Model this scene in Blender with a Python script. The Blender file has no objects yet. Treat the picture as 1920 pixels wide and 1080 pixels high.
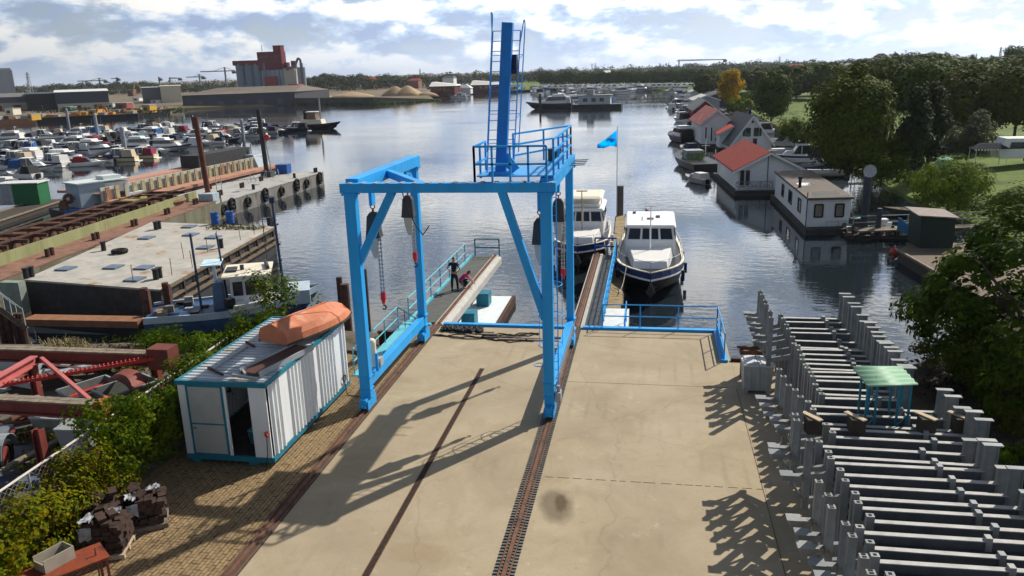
import bpy, bmesh, math, random
from math import sin, cos, pi, radians, sqrt, atan2, hypot
from mathutils import Vector, Matrix
random.seed(7)
R = random.Random(11)
sc = bpy.context.scene
col = sc.collection

# ------------------------------------------------------------------ camera
CAM_H, FPX = 10.8, 1488.0
PITCH, YAW, ROLL = radians(15.33), radians(10.1), radians(1.67)
fw = Vector((-sin(YAW) * cos(PITCH), cos(YAW) * cos(PITCH), -sin(PITCH)))
rt0 = Vector((cos(YAW), sin(YAW), 0))
dn0 = fw.cross(rt0)
rt = rt0 * cos(ROLL) + dn0 * sin(ROLL)
dn = dn0 * cos(ROLL) - rt0 * sin(ROLL)
cd = bpy.data.cameras.new("camera")
cam = bpy.data.objects.new("camera", cd)
col.objects.link(cam)
cam.matrix_world = Matrix(((rt.x, -dn.x, -fw.x, 0), (rt.y, -dn.y, -fw.y, 0), (rt.z, -dn.z, -fw.z, CAM_H), (0, 0, 0, 1)))
cd.sensor_width = 36.0
cd.lens = 36.0 * FPX / 1920.0
cd.clip_start, cd.clip_end = 0.1, 12000
sc.camera = cam

# survey helpers: bearing of a photo pixel met with a level plane / a depth
def ray(px, py):
    return fw * FPX + rt * (px - 960) + dn * (py - 540)
def at(px, py, z=0.0):
    d = ray(px, py)
    return Vector((0, 0, CAM_H)) + d * ((z - CAM_H) / d.z)
def atY(px, py, Y):
    d = ray(px, py)
    return Vector((0, 0, CAM_H)) + d * (Y / d.y)

WZ = -1.6          # water level, yard deck is z = 0

# ------------------------------------------------------------------ sun, sky
SUN_AZ, SUN_EL = radians(36.0), radians(41.5)      # azimuth from +Y towards +X
sdir = Vector((sin(SUN_AZ) * cos(SUN_EL), cos(SUN_AZ) * cos(SUN_EL), sin(SUN_EL)))
sl = bpy.data.lights.new("sun", 'SUN')
sl.energy, sl.angle, sl.color = 4.9, radians(0.55), (1.0, 0.93, 0.82)
so = bpy.data.objects.new("sun", sl)
col.objects.link(so)
so.rotation_euler = (-sdir).to_track_quat('-Z', 'Y').to_euler()
so.location = (40, 60, 80)

wd = bpy.data.worlds.new("World")
sc.world = wd
wd.use_nodes = True
nt = wd.node_tree
nt.nodes.clear()
def N(t, typ, **kw):
    n = t.nodes.new(typ)
    for k, v in kw.items():
        if k.startswith('i_'):
            key = k[2:]
            key = int(key) if key.isdigit() else key.replace('_', ' ')
            n.inputs[key].default_value = v
        else:
            setattr(n, k, v)
    return n
def L(t, a, b):
    t.links.new(a, b)
def ramp(t, fac, stops, interp='LINEAR'):
    n = t.nodes.new('ShaderNodeValToRGB')
    n.color_ramp.interpolation = interp
    el = n.color_ramp.elements
    while len(el) < len(stops):
        el.new(0.5)
    for e, (p, c) in zip(el, stops):
        e.position = p
        e.color = (c[0], c[1], c[2], 1) if not isinstance(c, (int, float)) else (c, c, c, 1)
    L(t, fac, n.inputs[0])
    return n.outputs[0]
def math_n(t, op, a, b=None, clamp=False):
    n = t.nodes.new('ShaderNodeMath')
    n.operation = op
    n.use_clamp = clamp
    for i, v in enumerate((a, b)):
        if v is None:
            continue
        if isinstance(v, (int, float)):
            n.inputs[i].default_value = v
        else:
            L(t, v, n.inputs[i])
    return n.outputs[0]

sky = N(nt, 'ShaderNodeTexSky', sky_type='NISHITA', sun_disc=False, sun_elevation=SUN_EL, sun_rotation=SUN_AZ, altitude=10.0, air_density=1.0, dust_density=2.0, ozone_density=1.2)
bg1 = N(nt, 'ShaderNodeBackground', i_Strength=0.06)
L(nt, sky.outputs[0], bg1.inputs[0])
tc = N(nt, 'ShaderNodeTexCoord')
sep = N(nt, 'ShaderNodeSeparateXYZ')
L(nt, tc.outputs['Generated'], sep.inputs[0])
def cloud(off):
    m = N(nt, 'ShaderNodeMapping')
    m.inputs['Location'].default_value = off
    m.inputs['Scale'].default_value = (1.0, 1.0, 2.5)
    L(nt, tc.outputs['Generated'], m.inputs[0])
    n = N(nt, 'ShaderNodeTexNoise', noise_dimensions='3D', i_Scale=8.5, i_Detail=9.0, i_Roughness=0.56, i_Distortion=0.15)
    L(nt, m.outputs[0], n.inputs[0])
    return n.outputs[0]
CO = (3.13, 1.71, 0.55)
c0 = cloud(CO)
c1 = cloud((CO[0] + 0.010, CO[1] + 0.010, CO[2] + 0.045))
mask = ramp(nt, c0, [(0.40, 0), (0.50, 1)])
# cloud cover faded in the unseen overhead sky to cut ambient light
lowsky = ramp(nt, sep.outputs[2], [(0.0, 1), (0.28, 1), (0.55, 0.12)])
mask = math_n(nt, 'MULTIPLY', mask, lowsky)
haze_n = ramp(nt, sep.outputs[2], [(0.0, 0.9), (0.05, 0.35), (0.12, 0.0)])
dif = math_n(nt, 'SUBTRACT', c0, c1)
lit = ramp(nt, dif, [(0.0, (0.0, 0, 0)), (1.0, (1, 1, 1))])
lit = math_n(nt, 'MULTIPLY_ADD', dif, 7.0)
nt.nodes[-1].inputs[2].default_value = 0.52
nt.nodes[-1].use_clamp = True
ccol = ramp(nt, lit, [(0.0, (0.36, 0.47, 0.70)), (0.42, (0.57, 0.70, 0.90)), (0.75, (0.92, 0.96, 1.0)), (1.0, (1.10, 1.08, 1.04))])
# brighter towards the sun's side
dt = N(nt, 'ShaderNodeVectorMath', operation='DOT_PRODUCT')
L(nt, tc.outputs['Generated'], dt.inputs[0])
dt.inputs[1].default_value = Vector((sin(SUN_AZ), cos(SUN_AZ), 0.35)).normalized()
glow = ramp(nt, dt.outputs['Value'], [(0.0, 0.56), (0.30, 0.78), (0.50, 0.95), (0.65, 1.10), (0.80, 1.26), (1.0, 1.6)])
glow = math_n(nt, 'MULTIPLY', glow, ramp(nt, sep.outputs[2], [(0.085, 0.71), (0.17, 1.0), (0.32, 0.85), (0.55, 0.28)]))  # unseen mid-height sky lifted for brighter water reflections, overhead dimmed
nt.nodes[-2].color_ramp.elements[0].color = (0.71, 0.71, 0.71, 1)
glow = math_n(nt, 'MULTIPLY', glow, 1.41)
bgc = N(nt, 'ShaderNodeBackground')
L(nt, ccol, bgc.inputs[0]); L(nt, glow, bgc.inputs[1])
bgh = N(nt, 'ShaderNodeBackground', i_Color=(0.54, 0.68, 0.88, 1))
L(nt, glow, bgh.inputs[1])
mxh = N(nt, 'ShaderNodeMixShader')
L(nt, haze_n, mxh.inputs[0]); L(nt, bg1.outputs[0], mxh.inputs[1]); L(nt, bgh.outputs[0], mxh.inputs[2])
thin = math_n(nt, 'MULTIPLY', lowsky, 0.35)
mxs = N(nt, 'ShaderNodeMixShader')
L(nt, thin, mxs.inputs[0]); L(nt, mxh.outputs[0], mxs.inputs[1]); L(nt, bgh.outputs[0], mxs.inputs[2])
mx = N(nt, 'ShaderNodeMixShader')
hz2 = ramp(nt, sep.outputs[2], [(0.0, 0.35), (0.05, 0.85), (0.09, 1.0)])
mask = math_n(nt, 'MULTIPLY', mask, hz2)
L(nt, mask, mx.inputs[0]); L(nt, mxs.outputs[0], mx.inputs[1]); L(nt, bgc.outputs[0], mx.inputs[2])
wo = N(nt, 'ShaderNodeOutputWorld')
L(nt, mx.outputs[0], wo.inputs[0])

sc.view_settings.view_transform = 'Standard'
sc.view_settings.look = 'None'
sc.view_settings.exposure = 0.2
sc.view_settings.gamma = 1.0
sc.cycles.max_bounces = 6
sc.cycles.transparent_max_bounces = 4
sc.cycles.caustics_reflective = False
sc.cycles.caustics_refractive = False

# ------------------------------------------------------------------ materials
MATS = {}
def mat(name, c, rough=0.6, metal=0.0, var=0.18, scale=2.5, c2=None, amt=0.5, scale2=1.2, bump=0.0, bscale=20.0, spec=0.22, streak=False):
    """plain surface: base colour c with fine variation, patches of c2 over share amt"""
    if name in MATS:
        return MATS[name]
    m = bpy.data.materials.new(name)
    m.use_nodes = True
    t = m.node_tree
    b = t.nodes['Principled BSDF']
    b.inputs['Roughness'].default_value = rough
    b.inputs['Metallic'].default_value = metal
    b.inputs['Specular IOR Level'].default_value = spec
    co = N(t, 'ShaderNodeTexCoord')
    mp = N(t, 'ShaderNodeMapping')
    if streak:
        mp.inputs['Scale'].default_value = (1, 1, 0.18)
    L(t, co.outputs['Object'], mp.inputs[0])
    n = N(t, 'ShaderNodeTexNoise', i_Scale=scale, i_Detail=6.0, i_Roughness=0.62)
    L(t, mp.outputs[0], n.inputs[0])
    lo = tuple(x * (1 - var) for x in c)
    hi = tuple(min(1, x * (1 + var)) for x in c)
    out = ramp(t, n.outputs[0], [(0.3, lo), (0.7, hi)])
    if c2 is not None:
        n2 = N(t, 'ShaderNodeTexNoise', i_Scale=scale2, i_Detail=8.0, i_Roughness=0.68)
        L(t, mp.outputs[0], n2.inputs[0])
        th = 0.68 - 0.36 * amt
        f = ramp(t, n2.outputs[0], [(th, 0), (th + 0.07, 1)])
        mix = N(t, 'ShaderNodeMix', data_type='RGBA')
        L(t, f, mix.inputs[0]); L(t, out, mix.inputs[6])
        mix.inputs[7].default_value = (*c2, 1)
        out = mix.outputs[2]
    L(t, out, b.inputs['Base Color'])
    if bump > 0:
        bn = N(t, 'ShaderNodeTexNoise', i_Scale=bscale, i_Detail=4.0)
        L(t, mp.outputs[0], bn.inputs[0])
        bp = N(t, 'ShaderNodeBump', i_Strength=bump, i_Distance=0.05)
        L(t, bn.outputs[0], bp.inputs['Height'])
        L(t, bp.outputs[0], b.inputs['Normal'])
    MATS[name] = m
    return m

def leaf_mat(name, cols, trans=0.25, rough=0.55):
    if name in MATS:
        return MATS[name]
    m = bpy.data.materials.new(name)
    m.use_nodes = True
    t = m.node_tree
    t.nodes.clear()
    g = N(t, 'ShaderNodeNewGeometry')
    rough = max(rough, 0.65)
    k = len(cols)
    c = ramp(t, g.outputs['Random Per Island'], [(i / max(1, k - 1), cc) for i, cc in enumerate(cols)])
    p = N(t, 'ShaderNodeBsdfPrincipled', i_Roughness=rough)
    p.inputs['Specular IOR Level'].default_value = 0.05
    oi = N(t, 'ShaderNodeObjectInfo')
    hs = N(t, 'ShaderNodeHueSaturation', i_Saturation=1.12)
    L(t, c, hs.inputs['Color'])
    L(t, math_n(t, 'MULTIPLY_ADD', oi.outputs['Random'], 0.55), hs.inputs['Value'])
    t.nodes[-1].inputs[2].default_value = 0.85
    L(t, math_n(t, 'MULTIPLY_ADD', oi.outputs['Random'], 0.035), hs.inputs['Hue'])
    t.nodes[-1].inputs[2].default_value = 0.475
    c = hs.outputs[0]
    L(t, c, p.inputs['Base Color'])
    tr = N(t, 'ShaderNodeBsdfTranslucent')
    L(t, c, tr.inputs[0])
    mx = N(t, 'ShaderNodeMixShader', i_0=trans)
    L(t, p.outputs[0], mx.inputs[1]); L(t, tr.outputs[0], mx.inputs[2])
    o = N(t, 'ShaderNodeOutputMaterial')
    L(t, mx.outputs[0], o.inputs[0])
    MATS[name] = m
    return m

BLUE = mat('blue_paint', (0.012, 0.32, 0.74), 0.48, var=0.16, scale=1.1, c2=(0.10, 0.085, 0.08), amt=0.10, scale2=3.6, streak=True, spec=0.35)
TEAL = mat('teal_paint', (0.12, 0.47, 0.57), 0.45, var=0.12, c2=(0.25, 0.24, 0.2), amt=0.10, scale2=4)
DTEAL = mat('dark_teal_paint', (0.02, 0.17, 0.24), 0.5, var=0.15)
WHITE = mat('white_paint', (0.78, 0.79, 0.78), 0.4, var=0.05)
GRP = mat('white_gelcoat', (0.80, 0.80, 0.78), 0.25, var=0.04)
CREAM = mat('cream_paint', (0.72, 0.66, 0.52), 0.4, var=0.06)
BLACK = mat('black_paint', (0.008, 0.009, 0.011), 0.4, var=0.2)
RUBBER = mat('black_rubber', (0.015, 0.015, 0.016), 0.75, var=0.3)
NAVY = mat('navy_paint', (0.010, 0.024, 0.075), 0.35, var=0.15)
RUST = mat('rusty_steel', (0.16, 0.075, 0.045), 0.8, var=0.35, scale=4, c2=(0.07, 0.04, 0.03), amt=0.4, scale2=2, bump=0.2)
DRUST = mat('dark_rusty_steel', (0.075, 0.04, 0.03), 0.8, var=0.35, scale=4, c2=(0.16, 0.075, 0.04), amt=0.3, scale2=3, bump=0.2)
GLASS = mat('dark_window_glass', (0.015, 0.02, 0.028), 0.08, var=0.1, spec=0.7)
GALV = mat('galvanised_steel', (0.33, 0.36, 0.38), 0.55, metal=0.25, var=0.2, scale=3, c2=(0.20, 0.21, 0.21), amt=0.3, scale2=1.6)
STEEL = mat('bare_steel', (0.35, 0.35, 0.35), 0.4, metal=0.7, var=0.15)
WOOD = mat('grey_weathered_wood', (0.22, 0.18, 0.135), 0.85, var=0.35, scale=5, c2=(0.12, 0.10, 0.08), amt=0.35, scale2=3, bump=0.2)
DWOOD = mat('dark_wet_wood', (0.06, 0.05, 0.042), 0.8, var=0.35, scale=5)
PALEWOOD = mat('pale_plank', (0.46, 0.37, 0.26), 0.8, var=0.2, scale=6)
RED = mat('red_paint', (0.42, 0.045, 0.035), 0.5, var=0.2, c2=(0.18, 0.05, 0.03), amt=0.2, scale2=3)
REDOX = mat('red_lead_paint', (0.19, 0.045, 0.035), 0.6, var=0.25, c2=(0.13, 0.055, 0.04), amt=0.35, scale2=2)
GREYP = mat('grey_paint', (0.30, 0.325, 0.34), 0.5, var=0.12)
DGREY = mat('dark_grey_fabric', (0.055, 0.06, 0.065), 0.75, var=0.2)
LGREY = mat('light_grey_canvas', (0.46, 0.46, 0.43), 0.8, var=0.1)
TILE_RED = mat('red_roof_tile', (0.23, 0.036, 0.026), 0.9, spec=0.15, var=0.2, scale=3, c2=(0.16, 0.032, 0.025), amt=0.35, scale2=0.6, bump=0.3, bscale=8)
SLATE = mat('dark_slate_roof', (0.045, 0.05, 0.06), 0.6, var=0.2, scale=4)
BARK = mat('bark', (0.07, 0.055, 0.04), 0.9, var=0.3, scale=6)
CONC = mat('pale_concrete', (0.42, 0.41, 0.38), 0.85, var=0.12, scale=2, c2=(0.32, 0.30, 0.27), amt=0.3)

# ------------------------------------------------------------------ mesh kit
class MB:
    """collects shapes of ONE mesh; built at world coordinates minus the parent's base"""
    def __init__(s):
        s.v, s.f = [], []
    def add(s, vs, fs):
        k = len(s.v)
        s.v += [tuple(v) for v in vs]
        s.f += [tuple(i + k for i in f) for f in fs]
        return s
    def box(s, x0, x1, y0, y1, z0, z1):
        vs = [(x, y, z) for z in (z0, z1) for y in (y0, y1) for x in (x0, x1)]
        return s.add(vs, [(0, 2, 3, 1), (4, 5, 7, 6), (0, 1, 5, 4), (2, 6, 7, 3), (0, 4, 6, 2), (1, 3, 7, 5)])
    def bar(s, p, q, w, h=None, up=(0, 0, 1), taper=1.0):
        h = h or w
        p, q = Vector(p), Vector(q)
        d = (q - p).normalized()
        u = Vector(up)
        if abs(d.dot(u)) > 0.98:
            u = Vector((0, 1, 0))
        x = d.cross(u).normalized()
        y = x.cross(d).normalized()
        vs = []
        for c, k in ((p, 1), (q, taper)):
            for a, b in ((-1, -1), (1, -1), (1, 1), (-1, 1)):
                vs.append(c + x * (a * w / 2 * k) + y * (b * h / 2 * k))
        return s.add(vs, [(3, 2, 1, 0), (4, 5, 6, 7), (0, 1, 5, 4), (1, 2, 6, 5), (2, 3, 7, 6), (3, 0, 4, 7)])
    def ibeam(s, p, q, w, h, t=0.03, up=(0, 0, 1)):
        p, q = Vector(p), Vector(q)
        u = Vector(up)
        s.bar(p + u * (h / 2 - t / 2), q + u * (h / 2 - t / 2), w, t, up)
        s.bar(p - u * (h / 2 - t / 2), q - u * (h / 2 - t / 2), w, t, up)
        return s.bar(p, q, t, h - 2 * t, up)
    def tube(s, p, q, r, n=8, r2=None):
        p, q = Vector(p), Vector(q)
        r2 = r if r2 is None else r2
        d = (q - p)
        if d.length < 1e-6:
            return s
        d.normalize()
        u = Vector((0, 0, 1)) if abs(d.z) < 0.95 else Vector((0, 1, 0))
        x = d.cross(u).normalized()
        y = d.cross(x).normalized()
        vs = []
        for c, rr in ((p, r), (q, r2)):
            for i in range(n):
                a = 2 * pi * i / n
                vs.append(c + x * (cos(a) * rr) + y * (sin(a) * rr))
        fs = [(i, i + n, (i + 1) % n + n, (i + 1) % n) for i in range(n)]
        fs += [tuple(range(n)), tuple(range(2 * n - 1, n - 1, -1))]
        return s.add(vs, fs)
    def path(s, pts, r, n=6):
        for a, b in zip(pts, pts[1:]):
            s.tube(a, b, r, n)
        return s
    def ring(s, c, R_, r, axis='z', n=14, m=6, a0=0.0, a1=2 * pi):
        c = Vector(c)
        pts = []
        for i in range(n + 1):
            a = a0 + (a1 - a0) * i / n
            o = {'z': (cos(a), sin(a), 0), 'y': (cos(a), 0, sin(a)), 'x': (0, cos(a), sin(a))}[axis]
            pts.append(c + Vector(o) * R_)
        return s.path(pts, r, m)
    def prism(s, poly, z0, z1):
        n = len(poly)
        vs = [(x, y, z0) for x, y in poly] + [(x, y, z1) for x, y in poly]
        a = sum(poly[i][0] * poly[(i + 1) % n][1] - poly[(i + 1) % n][0] * poly[i][1] for i in range(n))
        top, bot = tuple(range(n, 2 * n)), tuple(range(n - 1, -1, -1))
        sd = [(i, (i + 1) % n, (i + 1) % n + n, i + n) for i in range(n)]
        if a < 0:
            top, bot, sd = top[::-1], bot[::-1], [f[::-1] for f in sd]
        return s.add(vs, [top, bot] + sd)
    def loft(s, rows, close=True, caps=True):
        n = len(rows[0])
        vs = [p for r in rows for p in r]
        fs = []
        for j in range(len(rows) - 1):
            for i in range(n if close else n - 1):
                fs.append((j * n + i, j * n + (i + 1) % n, (j + 1) * n + (i + 1) % n, (j + 1) * n + i))
        if caps:
            fs += [tuple(range(n - 1, -1, -1)), tuple(range((len(rows) - 1) * n, len(rows) * n))]
        return s.add(vs, fs)
    def lathe(s, prof, c=(0, 0, 0), n=12):
        rows = [[(c[0] + r * cos(2 * pi * i / n), c[1] + r * sin(2 * pi * i / n), c[2] + z) for i in range(n)] for r, z in prof]
        return s.loft(rows)
    def quad(s, a, b, c, d):
        return s.add([a, b, c, d], [(0, 1, 2, 3)])
    def xf(s, M):
        s.v = [tuple(M @ Vector(v)) for v in s.v]
        return s
    def build(s, name, m, parent=None, smooth=False, local=False, bevel=0.0):
        me = bpy.data.meshes.new(name)
        vs = s.v
        if parent is not None and not local:
            inv = world_inv(parent)
            vs = [inv @ Vector(v) for v in vs]
        me.from_pydata([tuple(v) for v in vs], [], s.f)
        me.materials.append(m)
        if smooth:
            me.polygons.foreach_set('use_smooth', [True] * len(me.polygons))
        me.update()
        o = bpy.data.objects.new(name, me)
        col.objects.link(o)
        if parent is not None:
            o.parent = parent
        if bevel > 0:
            b = o.modifiers.new('bevel', 'BEVEL')
            b.width, b.segments, b.limit_method = bevel, 2, 'ANGLE'
        return o

def local_m(o):
    return Matrix.LocRotScale(o.location, o.rotation_euler, o.scale)
def world_m(o):
    return local_m(o) if o.parent is None else world_m(o.parent) @ local_m(o)
def world_inv(o):
    return world_m(o).inverted()

def thing(name, label, cat, loc=(0, 0, 0), rz=0.0, group=None):
    o = bpy.data.objects.new(name, None)
    o.empty_display_size = 0.3
    col.objects.link(o)
    o.location = loc
    o.rotation_euler = (0, 0, rz)
    return tag(o, label, cat, group)
def tag(o, label, cat, group=None, kind=None):
    o['label'] = label
    o['category'] = cat
    if group:
        o['group'] = group
    if kind:
        o['kind'] = kind
    return o
def struct(o, kind='structure'):
    o['kind'] = kind
    return o
KIDS = {}
def kids(o):
    if o.name not in KIDS:
        KIDS[o.name] = [c for c in bpy.data.objects if c.parent == o]
    return KIDS[o.name]
def copy_tree(o, loc=None, rz=None, label=None, group=None, parent=None, scale=None):
    c = o.copy()
    col.objects.link(c)
    if parent is not None:
        c.parent = parent
    if loc is not None:
        c.location = loc
    if rz is not None:
        c.rotation_euler = (0, 0, rz)
    if scale is not None:
        c.scale = scale if hasattr(scale, '__len__') else (scale,) * 3
    if label:
        c['label'] = label
    if group:
        c['group'] = group
    for ch in kids(o):
        copy_tree(ch, parent=c)
    return c
def setmat(o, m):
    o.material_slots[0].link = 'OBJECT'
    o.material_slots[0].material = m
ORD = ['first', 'second', 'third', 'fourth', 'fifth', 'sixth', 'seventh', 'eighth', 'ninth', 'tenth', 'eleventh', 'twelfth', 'thirteenth', 'fourteenth', 'fifteenth', 'sixteenth', 'seventeenth', 'eighteenth', 'nineteenth', 'twentieth']
def nth(i):
    if i < 20:
        return ORD[i]
    t = ['twenty', 'thirty', 'forty', 'fifty', 'sixty', 'seventy', 'eighty'][(i + 1) // 10 - 2]
    r = (i + 1) % 10
    return t + '-' + ORD[r - 1] if r else {'twenty': 'twentieth', 'thirty': 'thirtieth', 'forty': 'fortieth', 'fifty': 'fiftieth', 'sixty': 'sixtieth', 'seventy': 'seventieth', 'eighty': 'eightieth'}[t]

def railing(mb, pts, h=1.0, rails=2, gap=1.4, r=0.025, square=False):
    pts = [Vector(p) for p in pts]
    for a, b in zip(pts, pts[1:]):
        n = max(1, round((b - a).length / gap))
        for i in range(n + 1):
            p = a.lerp(b, i / n)
            if square:
                mb.bar(p, p + Vector((0, 0, h)), r * 2)
            else:
                mb.tube(p, p + Vector((0, 0, h)), r, 6)
        for k in range(rails):
            z = Vector((0, 0, h * (k + 1) / rails))
            if square:
                mb.bar(a + z, b + z, r * 2)
            else:
                mb.tube(a + z, b + z, r, 6)
    return mb

# foliage: many small leaf faces gathered in clumps through the crown's volume
def leaf_cloud(mb, clumps, per, size, rng, flat=0.0, droop=0.0):
    vs, fs = mb.v, mb.f
    nc = max(1, len(clumps))
    mc = Vector((sum(c[0] for c in clumps) / nc, sum(c[1] for c in clumps) / nc, min(c[2] for c in clumps) * .5 + sum(c[2] for c in clumps) / nc * .5))
    for (cx, cy, cz, rx, rz) in clumps:
        od = Vector((cx, cy, cz)) - mc
        od = od.normalized() if 0.05 < od.length < 20 else Vector((0, 0, 1))
        for _ in range(per):
            while True:
                a, b, c = rng.uniform(-1, 1), rng.uniform(-1, 1), rng.uniform(-1, 1)
                d2 = a * a + b * b + c * c
                if d2 <= 1:
                    break
            k = (0.55 + 0.45 * d2 ** 0.5) / max(d2 ** 0.5, 0.2)
            p = Vector((cx + a * k * rx, cy + b * k * rx, cz + c * k * rz - droop * rng.random() * rz))
            n = Vector((a + od.x * .7 + rng.uniform(-.5, .5), b + od.y * .7 + rng.uniform(-.5, .5), c + od.z * .7 + flat * .7 + rng.uniform(-.35, .5)))
            if n.length < 0.05:
                n = Vector((0, 0, 1))
            n.normalize()
            u = n.cross(Vector((rng.uniform(-1, 1), rng.uniform(-1, 1), rng.uniform(-1, 1))))
            if u.length < 0.05:
                continue
            u.normalize()
            w = n.cross(u)
            s = size * rng.uniform(0.6, 1.35)
            i = len(vs)
            vs.append(tuple(p - u * s * 0.55)); vs.append(tuple(p + w * s * 0.32 + n * s * 0.06))
            vs.append(tuple(p + u * s * 0.55)); vs.append(tuple(p - w * s * 0.32 + n * s * 0.06))
            fs.append((i, i + 1, i + 2, i + 3))
    return mb

def crown_clumps(rng, n, rx, rz, cz, cr, bottom=-0.8, power=0.5, shape='round'):
    out = []
    while len(out) < n:
        a, b, c = rng.uniform(-1, 1), rng.uniform(-1, 1), rng.uniform(bottom, 1)
        d = sqrt(a * a + b * b + c * c)
        if d > 1 or d < 0.25:
            continue
        k = (0.45 + 0.5 * rng.random() ** power) / d * d ** 0.35
        k = min(k, (1.08 if rng.random() < .25 else 0.92) / d)
        w = 1.0
        if shape == 'cone':
            w = 1.05 - 0.55 * (c + 1) / 2
        if shape == 'column':
            w = 0.9
        q = cr * rng.uniform(0.5, 1.3)
        out.append((a * k * rx * w, b * k * rx * w, cz + c * k * rz, q, q * 0.8))
    return out

def trunk_mb(rng, h, r, spread, limbs=5, h0=0.0):
    m = MB()
    m.tube((0, 0, h0 - 0.2), (0, 0, h * 0.45), r, 8, r * 0.75)
    m.tube((0, 0, h * 0.45), (rng.uniform(-.1, .1) * spread, rng.uniform(-.1, .1) * spread, h * 0.88), r * 0.75, 7, r * 0.2)
    for i in range(limbs):
        a = 2 * pi * i / limbs + rng.uniform(-.4, .4)
        z = h * rng.uniform(0.28, 0.55)
        e = Vector((cos(a) * spread * 0.65, sin(a) * spread * 0.65, z + h * rng.uniform(0.15, 0.32)))
        mid = Vector((0, 0, z)).lerp(e, 0.5) + Vector((0, 0, -0.04 * h))
        m.tube((0, 0, z), mid, r * 0.45, 6, r * 0.32)
        m.tube(mid, e, r * 0.32, 5, r * 0.1)
    return m

def make_tree(name, label, loc, h, rx, leafm, rng, nclump=45, per=60, leaf=0.4, crown_lo=0.25, shape='round', group=None, cr=None, trunk_r=None, cat='tree', flat=0.0, droop=0.0):
    t = thing(name, label, cat, loc, 0, group)
    lo = h * crown_lo
    rz = (h - lo) / 2
    cl = crown_clumps(rng, nclump, rx, rz, lo + rz, cr or rx * 0.30, bottom=-0.9, shape=shape)
    m = leaf_cloud(MB(), cl, per, leaf, rng, flat, droop)
    m.build('crown', leafm, t, local=True)
    trunk_mb(rng, h, trunk_r or h * 0.022, rx).build('trunk', BARK, t, local=True)
    return t
# ================================================================== SETTING: water, ground
def water_material():
    m = bpy.data.materials.new('river_water')
    m.use_nodes = True
    t = m.node_tree
    b = t.nodes['Principled BSDF']
    b.inputs['Base Color'].default_value = (0.012, 0.018, 0.024, 1)
    b.inputs['Roughness'].default_value = 0.04
    b.inputs['IOR'].default_value = 1.40
    b.inputs['Specular IOR Level'].default_value = 0.5
    co = N(t, 'ShaderNodeTexCoord')
    mp = N(t, 'ShaderNodeMapping')
    mp.inputs['Rotation'].default_value = (0, 0, radians(12))
    mp.inputs['Scale'].default_value = (0.55, 1.0, 1)
    L(t, co.outputs['Object'], mp.inputs[0])
    n1 = N(t, 'ShaderNodeTexNoise', i_Scale=1.5, i_Detail=3.0, i_Roughness=0.55)
    n2 = N(t, 'ShaderNodeTexNoise', i_Scale=0.05, i_Detail=3.0)
    L(t, mp.outputs[0], n1.inputs[0]); L(t, mp.outputs[0], n2.inputs[0])
    # calm and ruffled stretches
    st = ramp(t, n2.outputs[0], [(0.35, 0.05), (0.65, 0.20)])
    bp = N(t, 'ShaderNodeBump', i_Distance=0.10)
    L(t, st, bp.inputs['Strength'])
    L(t, n1.outputs[0], bp.inputs['Height'])
    L(t, bp.outputs[0], b.inputs['Normal'])
    return m
wm = MB().quad((-6000, -60, WZ), (6000, -60, WZ), (6000, 9000, WZ), (-6000, 9000, WZ))
struct(wm.build('river_water', water_material()))

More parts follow.
